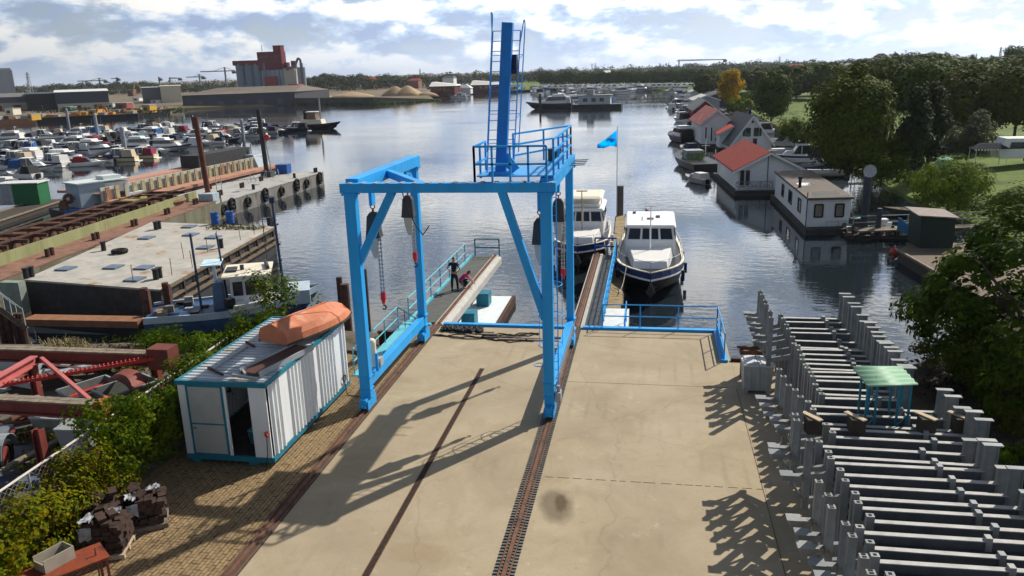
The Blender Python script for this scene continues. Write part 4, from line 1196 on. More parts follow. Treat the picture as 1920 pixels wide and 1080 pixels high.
# far run: narrow frames; near run: longer frames; tall outer posts stand in short runs
BEAM_SHADE = mat('beam_shaded_side', (0.085, 0.095, 0.108), .65, var=.25, scale=2, c2=(.09, .095, .10), amt=.3)  # beam sides darkened: backlit shade put into the colour
BEAM_SUN = mat('beam_sunlit_top', (0.40, 0.40, 0.385), .7, var=.25, scale=3, c2=(.25, .19, .14), amt=.28, scale2=1.3)  # beam tops paled: sunlight put into the colour
FAR_L, FAR_R, NEAR_L, NEAR_R = 4.62, 6.62, 4.18, 7.35
BZ = 2.05
def cradle(near, tall, cm):
    t = thing('boat_cradle', 'x', 'cradle', (0, 0, 0), 0, 'grey steel boat cradles in the rack beside the yard')
    l, r = (NEAR_L, NEAR_R) if near else (FAR_L, FAR_R)
    m = MB(); m.ibeam((l + .09, 0, BZ - .135), (r, 0, BZ - .135), 0.115, 0.24, 0.028); m.build('cross_beam', BEAM_SHADE, t, local=True)
    m = MB(); m.box(l + .09, r, -.0605, .0605, BZ - .0148, BZ + .003); m.build('beam_lit_top', BEAM_SUN, t, local=True)  # thin slab added over the flange to carry the sunlit colour
    m = MB(); m.box(l - .065, l + .085, -0.065, 0.065, 1.0, BZ + .13); m.build('inner_post', cm, t, local=True)
    m = MB(); m.box(l - .02, l + .04, -0.03, 0.03, BZ + .131, BZ + .135); m.build('post_hole', SLOT, t, local=True)
    xo = 3.45 if near else 3.92
    if tall:
        m = MB(); m.box(xo - .07, xo + .07, 0.19, 0.33, 1.30, 2.95); m.build('outer_post', cm, t, local=True)
        for yy in (.21, .28):
            m = MB(); m.box(xo - .035, xo + .035, yy, yy + .04, 2.951, 2.955); m.build('post_hole', SLOT, t, local=True)
        m = MB(); m.box(xo - .50, xo - .075, 0.19, 0.33, BZ - .07, BZ + .05); m.box(xo - .56, xo - .28, 0.13, 0.39, BZ + .053, BZ + .08); m.bar((xo - .33, .26, BZ - .07), (xo - .09, .26, BZ - .5), 0.06, 0.05); m.build('outrigger', cm, t, local=True)
        m = MB(); m.bar((xo + .05, .26, 1.5), (l, 0, 1.75), .12, .14); m.build('tie_arm', cm, t, local=True)
    m = MB(); m.ibeam((r + 0.09, 0, 1.2), (r + 0.09, 0, 2.95 - (0 if not near else (.30 if tall else .55))), 0.11, 0.28, 0.02, up=(1, 0, 0)); m.build('end_post', cm, t, local=True)
    zc = 2.952 - (0 if not near else (.30 if tall else .55))
    m = MB(); m.box(r - .09, r + .30, -0.075, 0.075, zc, zc + .03); m.build('end_cap', cm, t, local=True)
    xs = l + (r - l) * .70
    m = MB(); m.box(xs, xs + .11, -0.075, 0.075, BZ - .20, BZ + .08); m.build('slide_block', cm, t, local=True)
    m = MB(); m.box(l - .06, l + .06, -0.06, 0.06, 0.0, .996); m.box(r + .03, r + .15, -.06, .06, 0, 1.196); m.box(l + .065, r + .025, -0.05, 0.05, 0.3, 0.42); m.build('base_frame', cm, t, local=True)
    return t
specs = [(28.05 - .60 * i if i < 5 else 25.05 - .385 * (i - 5), False, i < 6) for i in range(17)]
specs += [(20.33 - .465 * i, True, i in (0, 1, 2, 3, 4, 6, 7, 9, 13, 14, 15, 16, 17, 18, 19)) for i in range(20)]
rr_ = random.Random(5)
protos = {}
for i, (y, near, tall) in enumerate(specs):
    key = (near, tall, (i * 7 + i // 4) % 3)
    lb = 'grey boat cradle, %s from the water end of its rack, %s' % (nth(i), 'with tall outer post' if tall else 'without outer post')
    dx_ = rr_.uniform(-.04, .04) + (0 if not near else (.05 * (i - 17) if i < 22 else (.04 * (i - 23) - .1 if i < 30 else .04 * (i - 30) - .12)))
    if key not in protos:
        o = protos[key] = cradle(near, tall, CRADM[key[2]])
        o.location = (dx_, y, 0); o['label'] = lb
    else:
        o = copy_tree(protos[key], (dx_, y, 0), 0, lb)
    o.rotation_euler = (rr_.uniform(-.02, .02), rr_.uniform(-.008, .008), rr_.uniform(-.014, .014)); o.location.z = rr_.uniform(-.03, .03) + .03
# timber blocks lying across the rack
for (bx_, by_, lb) in ((5.05, 18.86, 'leftmost of three dark timber blocks with pale plank lying on the cradle beams'),
                     (6.70, 19.06, 'middle of three dark timber blocks with pale plank lying on the cradle beams'),
                     (7.50, 19.15, 'rightmost dark timber block with pale plank, by the cradle end posts'),
                     (4.02, 18.74, 'black timber block wedged between the cradle posts left of the planked blocks')):
    p = Vector((bx_, by_, 0))
    t = thing('timber_block', lb, 'timber', (p.x, p.y, 2.06), 0.1, 'timber blocks on the cradle rack')
    m = MB(); m.box(-.17, .17, -.16, .16, 0.005, .38); m.build('block', TIMB, t, local=True)
    m = MB(); m.bar((-.17, .30, .40), (.12, -.22, .40), .14, .03); m.build('plank', PALEWOOD, t, local=True)
# green corrugated sheet on lattice legs
SZ = 3.06
a0, a1, a2, a3 = at(1598, 687, SZ), at(1690, 687, SZ), at(1722, 722, SZ), at(1628, 726, SZ)
t = thing('sheet_shelter', 'pale green corrugated sheet on teal lattice legs standing among the cradles', 'shelter', ((a0.x + a2.x) / 2, (a0.y + a2.y) / 2, 2.4))
rows = []
for i in range(25):
    f = i / 24
    z = 0.018 * sin(f * pi * 9)
    rows.append([tuple(a0.lerp(a3, f) + Vector((0, 0, z))), tuple(a1.lerp(a2, f) + Vector((0, 0, z)))])
o = MB().loft(rows, close=False, caps=False).build('roof_sheet', mat('pale_green_sheet', (0.22, 0.40, 0.26), 0.55, var=0.12, c2=(0.15, 0.28, 0.2), amt=0.3, scale2=3), t, smooth=True)
o.modifiers.new('thick', 'SOLIDIFY').thickness = 0.01
for px0 in ((1630, 728, 1648, 728), (1690, 724, 1712, 723)):
    l, r_ = at(px0[0], px0[1], SZ - .02), at(px0[2], px0[3], SZ - .02)
    m = MB()
    for p in (l, r_):
        m.bar((p.x, p.y + .12, 0), (p.x, p.y + .12, SZ - .03), .05)
        m.bar((p.x, p.y + .75, 0), (p.x, p.y + .75, SZ - .03), .05)
    for k in range(8):
        z = 0.4 + k * .3
        a, b = (l, r_) if k % 2 else (r_, l)
        m.bar((a.x, a.y + .12, z), (b.x, b.y + .12, z + .3), .025)
    m.build('lattice_leg', DTEAL, t)
# grey lidded bin, rusty steel behind it
t = thing('storage_bin', 'large grey plastic bin with two pale lid halves beside the cradle posts', 'bin', (3.7, 26.4, 0))
m = MB(); m.loft([[(3.27, 26.0, .10), (4.13, 26.0, .10), (4.13, 26.85, .10), (3.27, 26.85, .10)], [(3.22, 25.95, .98), (4.2, 25.95, .98), (4.2, 26.9, .98), (3.22, 26.9, .98)]])
for x in (3.42, 3.70, 3.98):
    m.box(x - .04, x + .04, 25.925, 25.97, .15, .9)
for x in (3.27, 3.99):
    m.box(x, x + .14, 26.02, 26.8, 0, .097)
m.build('bin_body', mat('bin_grey', (0.34, 0.36, 0.37), 0.6, var=.1), t)
m = MB(); m.box(3.19, 3.70, 25.92, 26.93, .985, 1.04); m.box(3.72, 4.23, 25.92, 26.93, .985, 1.04); m.box(3.28, 3.60, 26.0, 26.8, 1.043, 1.075); m.box(3.81, 4.13, 26.0, 26.8, 1.043, 1.075); m.build('lid', mat('bin_lid', (0.52, 0.55, 0.57), 0.5, var=.08), t)
m = MB(); m.box(3.25, 4.25, 27.3, 27.8, .85, 1.05); m.box(3.3, 3.42, 27.4, 27.7, 0, .847); m.box(4.1, 4.2, 27.4, 27.7, 0, .847); m.bar((3.15, 27.55, 1.1), (4.3, 27.6, 1.12), .12, .06); tag(m.build('rusty_beam', RUST), 'rusty brown steel beam on stubs just behind the grey lidded bin', 'beam')

# ================================================================== BIG TREE and shrubs on the right soil bank
LEAF_DK = leaf_mat('leaf_dark', [(0.022, 0.046, 0.007), (0.036, 0.068, 0.009), (0.050, 0.084, 0.012), (0.064, 0.088, 0.014), (0.032, 0.048, 0.009)], 0.18, 0.42)
LEAF_MID = leaf_mat('leaf_mid', [(0.034, 0.066, 0.010), (0.058, 0.105, 0.015), (0.085, 0.125, 0.018), (0.045, 0.08, 0.012)], 0.25, 0.55)
LEAF_YG = leaf_mat('leaf_yellow_green', [(0.055, 0.085, 0.015), (0.11, 0.14, 0.02), (0.15, 0.15, 0.025), (0.07, 0.10, 0.02)], 0.3, 0.55)
LEAF_IVY = leaf_mat('leaf_ivy', [(0.028, 0.070, 0.010), (0.05, 0.11, 0.014), (0.085, 0.15, 0.02), (0.12, 0.16, 0.022), (0.04, 0.08, 0.012)], 0.3, 0.34)
LEAF_AUT = leaf_mat('leaf_autumn_hedge', [(0.07, 0.11, 0.012), (0.13, 0.15, 0.018), (0.19, 0.15, 0.02), (0.05, 0.09, 0.012), (0.12, 0.09, 0.02)], 0.28, 0.4)
LEAF_GOLD = leaf_mat('leaf_gold', [(0.42, 0.28, 0.02), (0.34, 0.26, 0.025), (0.52, 0.34, 0.025), (0.24, 0.21, 0.02)], 0.5, 0.6)
LEAF_FAR = leaf_mat('leaf_far', [(0.026, 0.048, 0.009), (0.040, 0.066, 0.012), (0.056, 0.080, 0.014), (0.034, 0.054, 0.011)], 0.15, 0.7)
rt_ = random.Random(21)
t = thing('leafy_tree', 'big dark leafy tree overhanging the water at the right edge beside the cradles', 'tree', (12.2, 27.0, 0))
cl = []
for (x, y, z, r_, n) in ((0.4, 0.5, 5.0, 2.2, 34), (-1.0, 1.8, 3.5, 1.9, 28), (1.6, -1.2, 3.6, 2.2, 26), (-1.5, 2.6, 1.7, 1.6, 20), (0.3, -1.0, 1.7, 1.9, 22), (2.2, 0.6, 6.2, 1.5, 16), (-1.9, 1.2, 2.4, 1.4, 16), (-.6, .2, 1.0, 1.6, 18)):
    for (a, b, c, q, w) in crown_clumps(rt_, n, r_, r_ * .85, z, 0.58):
        cl.append((x + a, y + b, c, q, w))
leaf_cloud(MB(), cl, 120, 0.20, rt_, flat=.5).build('crown', LEAF_DK, t, local=True)
trunk_mb(rt_, 6.2, .20, 2.6, 8).build('trunk', BARK, t, local=True)
t = thing('leafy_bush', 'dull green bushy shrub in front of the big dark tree at the right edge', 'shrub', (12.2, 23.4, 0))
cl = [(a, b, c, q, w) for (a, b, c, q, w) in crown_clumps(rt_, 56, 2.1, 2.0, 2.0, .5, bottom=-.95)]
leaf_cloud(MB(), cl, 110, 0.13, rt_, flat=.4).build('crown', LEAF_MID, t, local=True)
trunk_mb(rt_, 3, .07, 1.4, 6).build('stems', BARK, t, local=True)
for (x_, y_, r_, lb) in ((10.9, 27.3, 1.35, 'dark low bush filling the bank under the big dark tree by the water'), (11.4, 21.0, 1.5, 'dark green bush on the right bank behind the near cradle end posts'), (10.9, 24.6, 1.0, 'dark rounded bush on the bank between the green shrubs and the big tree')):
    t = thing('leafy_bush', lb, 'shrub', (x_, y_, 0), 0, 'dark bushes on the right bank')
    leaf_cloud(MB(), crown_clumps(rt_, 34, r_, r_ * .9, r_ * .85, r_ * .3, bottom=-.95), 90, 0.13, rt_, flat=.4).build('crown', LEAF_DK if r_ != 1.0 else LEAF_MID, t, local=True)
    trunk_mb(rt_, r_ * 1.4, .05, r_ * .7, 5).build('stems', BARK, t, local=True)
kinds_sh = ['yellow-green flowering', 'pale green', 'rounded green', 'small rounded', 'low green', 'dark green']
for i, (px, py, r_, lm, lb) in enumerate(((1735, 690, .62, LEAF_YG, 'yellowish shrub at the water end of the right bank beside the cradle end posts'),
                                  (1775, 690, .6, LEAF_YG, 'olive green shrub on the right bank next to the yellowish waterside one'),
                                  (1828, 742, .55, LEAF_MID, 'rounded green shrub on the brown bank in the middle of the shrub row'),
                                  (1862, 770, .40, LEAF_MID, 'smallest green shrub on the brown bank behind the rounded one'),
                                  (1898, 815, .55, LEAF_YG, 'round yellow-green shrub on the brown bank nearest the right picture edge'),
                                  (1800, 705, .42, LEAF_YG, 'low yellow-green shrub between the olive and the rounded shrub on the bank'),
                                  (1905, 890, .5, LEAF_MID, 'green shrub low at the right edge behind the nearest cradle end posts'))):
    p = at(px, py, 0.0)
    t = thing('shrub', lb, 'shrub', (p.x, p.y, -.02), 0, 'shrubs along the right bank')
    cl = crown_clumps(rt_, 14, r_, r_, r_ * .95, r_ * .38, bottom=-.9)
    leaf_cloud(MB(), cl, 75, 0.085, rt_, flat=.3).build('crown', lm, t, local=True)
    trunk_mb(rt_, r_ * 1.3, .03, r_ * .6, 5).build('stems', BARK, t, local=True)
# leaf litter and dry undergrowth on that bank (uncountable)
m = MB()
cl = [(rt_.uniform(8.9, 16), rt_.uniform(11, 30), 0.05, .5, .22) for _ in range(170)]
leaf_cloud(m, cl, 26, 0.16, rt_, flat=.8)
struct(m.build('undergrowth', leaf_mat('leaf_litter', [(0.05, 0.035, 0.022), (0.035, 0.03, 0.02), (0.03, 0.04, 0.015), (0.07, 0.045, 0.03)], 0.1, .8)), 'stuff')

# ================================================================== LEFT: hedge, fence, pallets, table
rh = random.Random(31)
def hedge(name, label, p0, p1, w, h, lm, n, per, leaf):
    p0, p1 = Vector((*p0, 0)), Vector((*p1, 0))
    mid = (p0 + p1) / 2
    t = thing(name, label, 'hedge', (mid.x, mid.y, 0))
    cl = []
    sd = (p1 - p0).normalized(); sd = Vector((-sd.y, sd.x, 0))
    for i in range(n):
        f = (i + rh.random()) / n
        hh = h * (0.86 + 0.14 * sin(f * 17) + rh.uniform(-.1, .1))
        q = p0.lerp(p1, f) - mid + sd * rh.uniform(-w / 2, w / 2)
        cl.append((q.x, q.y, rh.uniform(.15, 1.0) ** .8 * hh, rh.uniform(.22, .42), rh.uniform(.2, .36)))
    leaf_cloud(MB(), cl, per, leaf, rh, flat=.5).build('foliage', lm, t, local=True)
    for i in range(int((p1 - p0).length / .7)):
        q = p0.lerp(p1, (i + .5) * .7 / (p1 - p0).length) - mid
        MB().tube((q.x, q.y, -.05), (q.x + rh.uniform(-.2, .2), q.y + rh.uniform(-.2, .2), h * .8), .025, 5).build('stem', BARK, t, local=True)
hedge('ivy_hedge', 'dark green ivy hedge running behind and beside the white site container', (-14.0, 16.6), (-14.2, 27.0), 1.3, 2.5, LEAF_IVY, 340, 95, 0.11)
hedge('beech_hedge', 'yellowish green leafy hedge in the near left corner beside the pallet stack', (-13.45, 11.0), (-13.75, 16.6), 1.1, 2.05, LEAF_AUT, 170, 110, 0.10)
hedge('waterside_brambles', 'bright green bramble thicket between the container and the moored workboat', (-14.9, 27.3), (-21.0, 28.6), 1.5, .75, LEAF_IVY, 100, 65, 0.11)
t = thing('elder_bush', 'tall leafy elder bush rising behind the container roof in front of the workboat', 'bush', (-14.6, 28.2, 0))
cl = [(rh.gauss(0, .55), rh.gauss(0, .5), rh.uniform(.3, 3.2), .35, .34) for _ in range(42)]
leaf_cloud(MB(), cl, 60, .13, rh, flat=.4).build('foliage', LEAF_IVY, t, local=True)
trunk_mb(rh, 3.0, .05, .9, 6).build('stems', BARK, t, local=True)
for (px, py, h_, lb) in ((115, 655, .5, 'pale dry reed tuft on the scrapyard shore before the flat barge'), (140, 657, .4, 'smaller dry reed tuft right of the pale one on the scrapyard shore')):
    p = at(px, py, 0)
    m = MB()
    for _ in range(110):
        x, y = rh.gauss(0, .5), rh.gauss(0, .25)
        m.bar((p.x + x, p.y + y, -.05), (p.x + x + rh.gauss(0, .18), p.y + y + rh.gauss(0, .1), h_ * rh.uniform(.5, 1.1)), .018, .006)
    tag(m.build('reed_tuft', mat('dry_reed', (0.34, 0.27, 0.15), .85, var=.25)), lb, 'reeds')
# chain link fence with pale top rail, left of the hedge
t = thing('chain_link_fence', 'chain link fence with pale top rail running along the left side of the hedge', 'fence', (-14.9, 17.6, 0))
m = MB()
F0, F1 = Vector((-14.30, 11.5, 0)), Vector((-14.66, 24.5, 0))
m.tube(F0 + Vector((0, 0, 1.95)), F1 + Vector((0, 0, 1.95)), .032, 7); m.build('top_rail', mat('pale_rail', (0.55, 0.50, 0.44), .6), t)
for i in range(5):
    p = F0.lerp(F1, i / 4)
    MB().tube(p + Vector((0, 0, -.1)), p + Vector((0, 0, 1.93)), .03, 7).build('fence_post', GALV, t)
m = MB()
n = 70
for i in range(n):
    for s in (-1, 1):
        a = F0.lerp(F1, i / n); 
        j2 = i + s * 11
        f1_ = j2 / n
        z1 = 1.9
        if f1_ < 0:
            z1 = 1.9 * i / 11; f1_ = 0
        if f1_ > 1:
            z1 = 1.9 * (n - i) / 11; f1_ = 1
        b = F0.lerp(F1, f1_)
        m.bar((a.x, a.y, .03), (b.x, b.y, z1), .008)
m.build('mesh_wire', GALV, t)
# stack of brick pallets wrapped in torn film
PAV = mat('brown_brick', (0.060, 0.037, 0.029), .8, var=.4, scale=6, c2=(0.025, 0.02, 0.018), amt=.4, scale2=4, bump=.3)
FILM = mat('torn_film', (0.34, 0.36, 0.40), .3, var=.35, scale=9, c2=(.10, .09, .09), amt=.4, scale2=6)
for k, (x, y, rz, nz, film, lb) in enumerate(((-12.55, 14.75, .3, 8, 1, 'nearest brown brick stack wrapped in torn pale film beside the red bench'),
                                       (-12.35, 16.0, .55, 7, 1, 'brown brick stack in dark torn wrapping farthest along the hedge'),
                                       (-13.2, 15.6, .2, 8, 0, 'brown brick stack pushed against the hedge between its neighbours'))):
    t = thing('brick_stack', lb, 'brick stack', (x, y, 0), rz, 'brick stacks by the hedge')
    for z in range(nz):
        m = MB()
        sh = (rh.uniform(-.05, .05), rh.uniform(-.05, .05))
        for i in range(4):
            for j_ in range(3):
                if (z == nz - 1 and rh.random() < .5) or (z > nz - 4 and rh.random() < .12):
                    continue
                ox, oy = sh[0] + rh.uniform(-.03, .03), sh[1] + rh.uniform(-.03, .03)
                a_ = rh.uniform(-.12, .12) * (1 if z > nz - 3 else .3)
                cx_, cy_, cz_ = -.315 + i * .21 + ox, -.27 + j_ * .27 + oy, .19 + z * .10
                dv = Vector((cos(a_) * .125, sin(a_) * .125, rh.uniform(-.015, .015) if z > nz - 3 else 0))
                dv = Vector((-dv.y, dv.x, dv.z))
                m.bar(Vector((cx_, cy_, cz_)) - dv, Vector((cx_, cy_, cz_)) + dv, .19, .092)
        m.build('brick_layer', PAV, t, local=True)
    for q in range(3):
        a_ = rh.uniform(0, 3); x_, y_ = rh.uniform(-.3, .3), rh.uniform(-.3, .3)
        MB().bar((x_ - .12 * cos(a_), y_ - .12 * sin(a_), .2 + nz * .10), (x_ + .12 * cos(a_), y_ + .12 * sin(a_), .24 + nz * .10 + rh.uniform(0, .05)), .19, .09).build('loose_brick', PAV, t, local=True)
    m = MB()
    for i in range(3):
        m.box(-.45, .45, -.42 + i * .36, -.34 + i * .36, .0, .10)
    m.box(-.45, .45, -.45, .45, .103, .125)
    m.build('pallet', PALEWOOD if k == 0 else WOOD, t, local=True)
    if film:
        zt = .15 + nz * .10
        for (x0, x1, y0, y1) in ((-.44, -.18, -.40, .05), (.02, .34, -.05, .22)):
            m = MB(); rows = []
            for i in range(8):
                f = i / 7
                rows.append([(x0 + (x1 - x0) * f + rh.uniform(-.03, .03), y0 + (y1 - y0) * g * (.6 + .4 * sin(f * 3)) + rh.uniform(-.05, .05), zt + .03 + rh.uniform(0, .09)) for g in (0, .2, .4, .6, .8, 1)])
            m.loft(rows, close=False, caps=False).build('film', FILM, t, local=True, smooth=True)
        rows = [[(x_ + rh.uniform(-.02, .02), -.46 - rh.uniform(0, .05), zt - .03 - d * rh.uniform(.7, 1.1)) for d in (0, .12, .25, .36)] for x_ in (-.44, -.34, -.26, -.15)]
        MB().loft(rows, close=False, caps=False).build('film', FILM, t, local=True, smooth=True)
t = thing('steel_bench', 'orange-red painted steel bench in the near left corner before the brick stacks', 'bench', (-12.35, 12.75, 0), radians(-38))
m = MB(); m.box(-.38, .38, -1.3, 1.05, .84, .88); m.build('bench_top', mat('orange_red', (0.22, 0.05, 0.022), .6, var=.25, c2=(0.10, 0.045, 0.03), amt=.35, scale2=3), t, local=True)
for x in (-.33, .33):
    for y in (-1.2, .98):
        MB().bar((x, y, 0), (x, y, .838), .05).build('leg', REDOX, t, local=True)
m = MB(); m.bar((.33, -1.17, .3), (.33, .95, .3), .04); m.bar((-.33, -1.17, .3), (-.33, .95, .3), .04); m.build('stretcher', REDOX, t, local=True)
t = thing('planter_box', 'open grey-beige steel trough standing on the orange-red bench', 'trough', (-12.42, 12.95, .88), radians(-20))
m = MB(); m.box(-.2, -.18, -.33, .33, .003, .30); m.box(.18, .2, -.33, .33, .003, .30); m.box(-.179, .179, .31, .33, .003, .30); m.box(-.179, .179, -.33, -.31, .003, .20); m.box(-.179, .179, -.309, .309, .003, .02); m.build('trough_body', mat('beige_steel', (0.34, 0.31, 0.25), .6, var=.15), t, local=True)
tag(MB().tube((-11.72, 13.3, 0), (-11.75, 13.35, 1.05), .018, 6).build('steel_stake', RUST), 'thin rusty steel stake standing at the end of the orange-red bench', 'stake')

# ================================================================== SCRAPYARD with red frames
def frame_at(px, py, z):
    return at(px, py, z)
t = thing('steel_trestle', 'big dark red trestle of plank topped beams with pink braces in the scrapyard', 'steel frame', (-19, 21, 0))
q0, q1 = at(-30, 652, 2.3), at(308, 663, 2.3)
r0, r1 = at(-30, 745, 2.2), at(190, 757, 2.2)
for nm, (p, q) in (('rear_beam', (q0, q1)), ('front_beam', (r0, r1))):
    m = MB(); m.ibeam(p - Vector((0, 0, .22)), q - Vector((0, 0, .22)), .32, .40, .05); m.build(nm, REDOX, t)
    m = MB()
    for k in range(2):
        o_ = Vector((0, .1 - .2 * k, .02))
        m.bar(p + o_, q + o_, .18, .05)
    m.build('plank', WOOD, t)
PINKR = mat('pinkish_red', (0.46, 0.13, 0.12), .55, var=.15)
m = MB(); m.ibeam(at(-40, 735, 2.1), at(65, 675, 2.1), .25, .3, .04); m.bar(at(-20, 700, 1.2), at(70, 698, 1.2), .1); m.bar(at(78, 672, 2.15), at(183, 762, 2.1), .11); m.build('brace', PINKR, t)
a, b = at(-20, 727, 1.9), at(312, 668, 2.2)
m = MB(); m.bar(a, b, .10, .10)
for k in range(40):
    p = a.lerp(b, k / 40); m.bar(p + Vector((0, 0, .05)), p + (b - a).normalized() * .06 + Vector((0, 0, .11)), .11, .03)
m.build('ribbed_bar', RED, t)
for (px, py, z) in ((58, 700, 2.0), (70, 830, 1.9), (288, 690, 2.0)):
    p = at(px, py - 25, z)
    m = MB(); m.ibeam((p.x, p.y, 0), (p.x, p.y, z), .22, .24, .03, up=(1, 0, 0)); m.build('column', REDOX, t)
m = MB(); m.box(q1.x - .5, q1.x + .25, q1.y - .2, q1.y + .4, 1.8, 2.5); m.build('end_box', mat('box_maroon', (0.14, 0.04, 0.03), .7, var=.2), t)
m = MB(); m.box(r1.x - .05, r1.x + .15, r1.y - .22, r1.y + .22, 1.3, 2.35); m.build('end_plate', mat('orange_plate', (0.48, 0.13, 0.05), .6, var=.2), t)
m = MB()
p = at(240, 700, 1.6)
rows = []
for i in range(9):
    a = -.2 + 1.5 * i / 8
    rows.append([(p.x - .3 + .75 * sin(a), p.y + dy, .75 + .8 * cos(a)) for dy in (-.45, .45)])
m.loft(rows, close=False, caps=False)
o = m.build('curved_guard', REDOX); o.modifiers.new('th', 'SOLIDIFY').thickness = .03
tag(o, 'curved rusty steel plate standing between the two red frame beams', 'steel plate')
m = MB()
for k in range(3):
    p = at(208 + k * 18, 650, 2.42); m.ring((p.x, p.y, 2.42), .07, .015, 'y', 10, 5, 0, pi)
m.build('lifting_eye', BLACK, t)
# bins / troughs under the frame
def trough(px, py, z, w, l, h, rz, label, m_):
    p = at(px, py, z)
    t = thing('metal_bin', label, 'bin', (p.x, p.y, max(-.02, z - h)), rz, 'grey bins under the red frame')
    m = MB()
    wl, ll = w * .35, l * .4
    for (a, b) in (((-w / 2, -l / 2), (w / 2, -l / 2)), ((w / 2, -l / 2), (w / 2, l / 2)), ((w / 2, l / 2), (-w / 2, l / 2)), ((-w / 2, l / 2), (-w / 2, -l / 2))):
        m.loft([[(a[0] * .7, a[1] * .8, 0), (b[0] * .7, b[1] * .8, 0)], [(a[0], a[1], h), (b[0], b[1], h)]], close=False, caps=False)
    m.quad((-w * .35, -l * .4, .02), (w * .35, -l * .4, .02), (w * .35, l * .4, .02), (-w * .35, l * .4, .02))
    o = m.build('bin_shell', m_, t, local=True); o.modifiers.new('th', 'SOLIDIFY').thickness = .03
    m = MB()
    for (a, b) in (((-w / 2, -l / 2), (w / 2, -l / 2)), ((w / 2, -l / 2), (w / 2, l / 2)), ((w / 2, l / 2), (-w / 2, l / 2)), ((-w / 2, l / 2), (-w / 2, -l / 2))):
        m.bar((a[0], a[1], h), (b[0], b[1], h), .06, .05)
    m.build('rim', GALV, t, local=True)
GB = mat('bin_greygreen', (0.17, 0.19, 0.18), .6, var=.2, c2=(0.1, .09, .08), amt=.3)
trough(235, 722, 1.2, 1.1, 1.7, 1.1, -.5, 'open grey skip nearest the hedge under the red frame', GB)
trough(168, 725, 1.1, 1.2, 1.6, 1.0, -.5, 'open grey skip left of the hedge one under the red frame', GB)
trough(105, 772, 1.2, 1.0, 1.0, 1.1, 0, 'grey tub under the front red beam left of its orange end plate', GB)
trough(155, 790, 1.2, 1.0, 1.2, 1.1, .1, 'dark grey tub under the front red beam nearest its orange end plate', GREYP)
# trailer / wheel at the far left edge
p = at(15, 835, .8)
t = thing('trailer', 'grey farm trailer with a mudguarded wheel at the left picture edge below the red beams', 'trailer', (p.x - .8, p.y, 0), .35)
m = MB(); m.box(-1.6, .35, -1.5, 1.2, .75, .85); m.box(-1.6, .35, -1.5, -1.44, .853, 1.2); m.build('bed', mat('trailer_grey', (0.14, 0.16, 0.19), .5, var=.2), t, local=True)
m = MB(); m.ring((.55, -.2, .5), .38, .13, 'x', 20, 8); m.build('tyre', RUBBER, t, local=True); m = MB(); m.tube((.45, -.2, .5), (.62, -.2, .5), .24, 14); m.build('rim', REDOX, t, local=True)
m = MB(); rows = []
for i in range(9):
    a = .1 + (pi - .2) * i / 8
    rows.append([(.40, -.2 + .58 * cos(a), .5 + .58 * sin(a)), (.75, -.2 + .58 * cos(a), .5 + .58 * sin(a))])
o = m.loft(rows, close=False, caps=False).build('mudguard', GALV, t, local=True); o.modifiers.new('th', 'SOLIDIFY').thickness = .02
t = thing('sheet_pile_stack', 'flat dark blue-grey steel plate lying on the scrapyard ground at the left edge', 'steel plate', tuple(at(40, 880, .1)), .3)
m = MB(); m.box(-1.6, 1.3, -1.0, 1.4, 0, .12); m.box(-1.5, 1.2, -.2, .0, .123, .2); m.build('plate', mat('plate_bluegrey', (0.10, 0.12, 0.16), .5, var=.2), t, local=True)
t = thing('board_pile', 'pile of weathered boards leaning on the chain link fence under brambles', 'boards', tuple(at(85, 855, .4)))
for k in range(4):
    MB().bar((-.5 + k * .12, -1.1, .05 + k * .08), (.1 + k * .12, 1.1, .12 + k * .1), .2, .05).build('board', WOOD, t, local=True)
t = thing('fence_bramble', 'small yellowish bramble clump growing at the board pile by the fence', 'bush', tuple(at(95, 830, .3)))
leaf_cloud(MB(), [(rh.gauss(0, .5), rh.gauss(0, .6), rh.uniform(.1, .8), .3, .25) for _ in range(18)], 55, .1, rh).build('foliage', LEAF_AUT, t, local=True)
# scattered scrap behind: green undergrowth at the shore (uncountable)
cl = []
for _ in range(90):
    p = at(rh.uniform(60, 330), rh.uniform(645, 700), 0)
    cl.append((p.x, p.y, .12, .5, .25))
struct(leaf_cloud(MB(), cl, 26, .12, rh, .5).build('shore_weeds', LEAF_MID), 'stuff')
for k, (px, py, w, l, h, m_, lb) in enumerate(((20, 660, 1.2, 2.0, .8, GREYP, 'long grey cylinder tank behind the rear red beam at the left edge'),)):
    p = at(px, 668, 1.0)
    t = thing('gas_tank', lb, 'tank', (p.x, p.y, 0))
    m = MB(); m.tube((-1.5, 0, .6), (1.2, .1, .6), .35, 14); m.build('tank_shell', m_, t, local=True); m = MB(); m.box(-1.1, -.9, -.3, .3, 0, .4); m.box(.6, .8, -.3, .3, 0, .4); m.build('cradle', RUST, t, local=True)
t = thing('dark_scrap_heap', 'low heap of dark corrugated sheets under the red frame', 'scrap heap', tuple(at(110, 705, .3)))
for k in range(7):
    MB().bar((-2 + k * .5, -.5, .1 + k * .05), (-1.2 + k * .5, .8, .25), .6, .03).build('sheet', GALV if k % 2 else DGREY, t, local=True)
rz_ = random.Random(55)
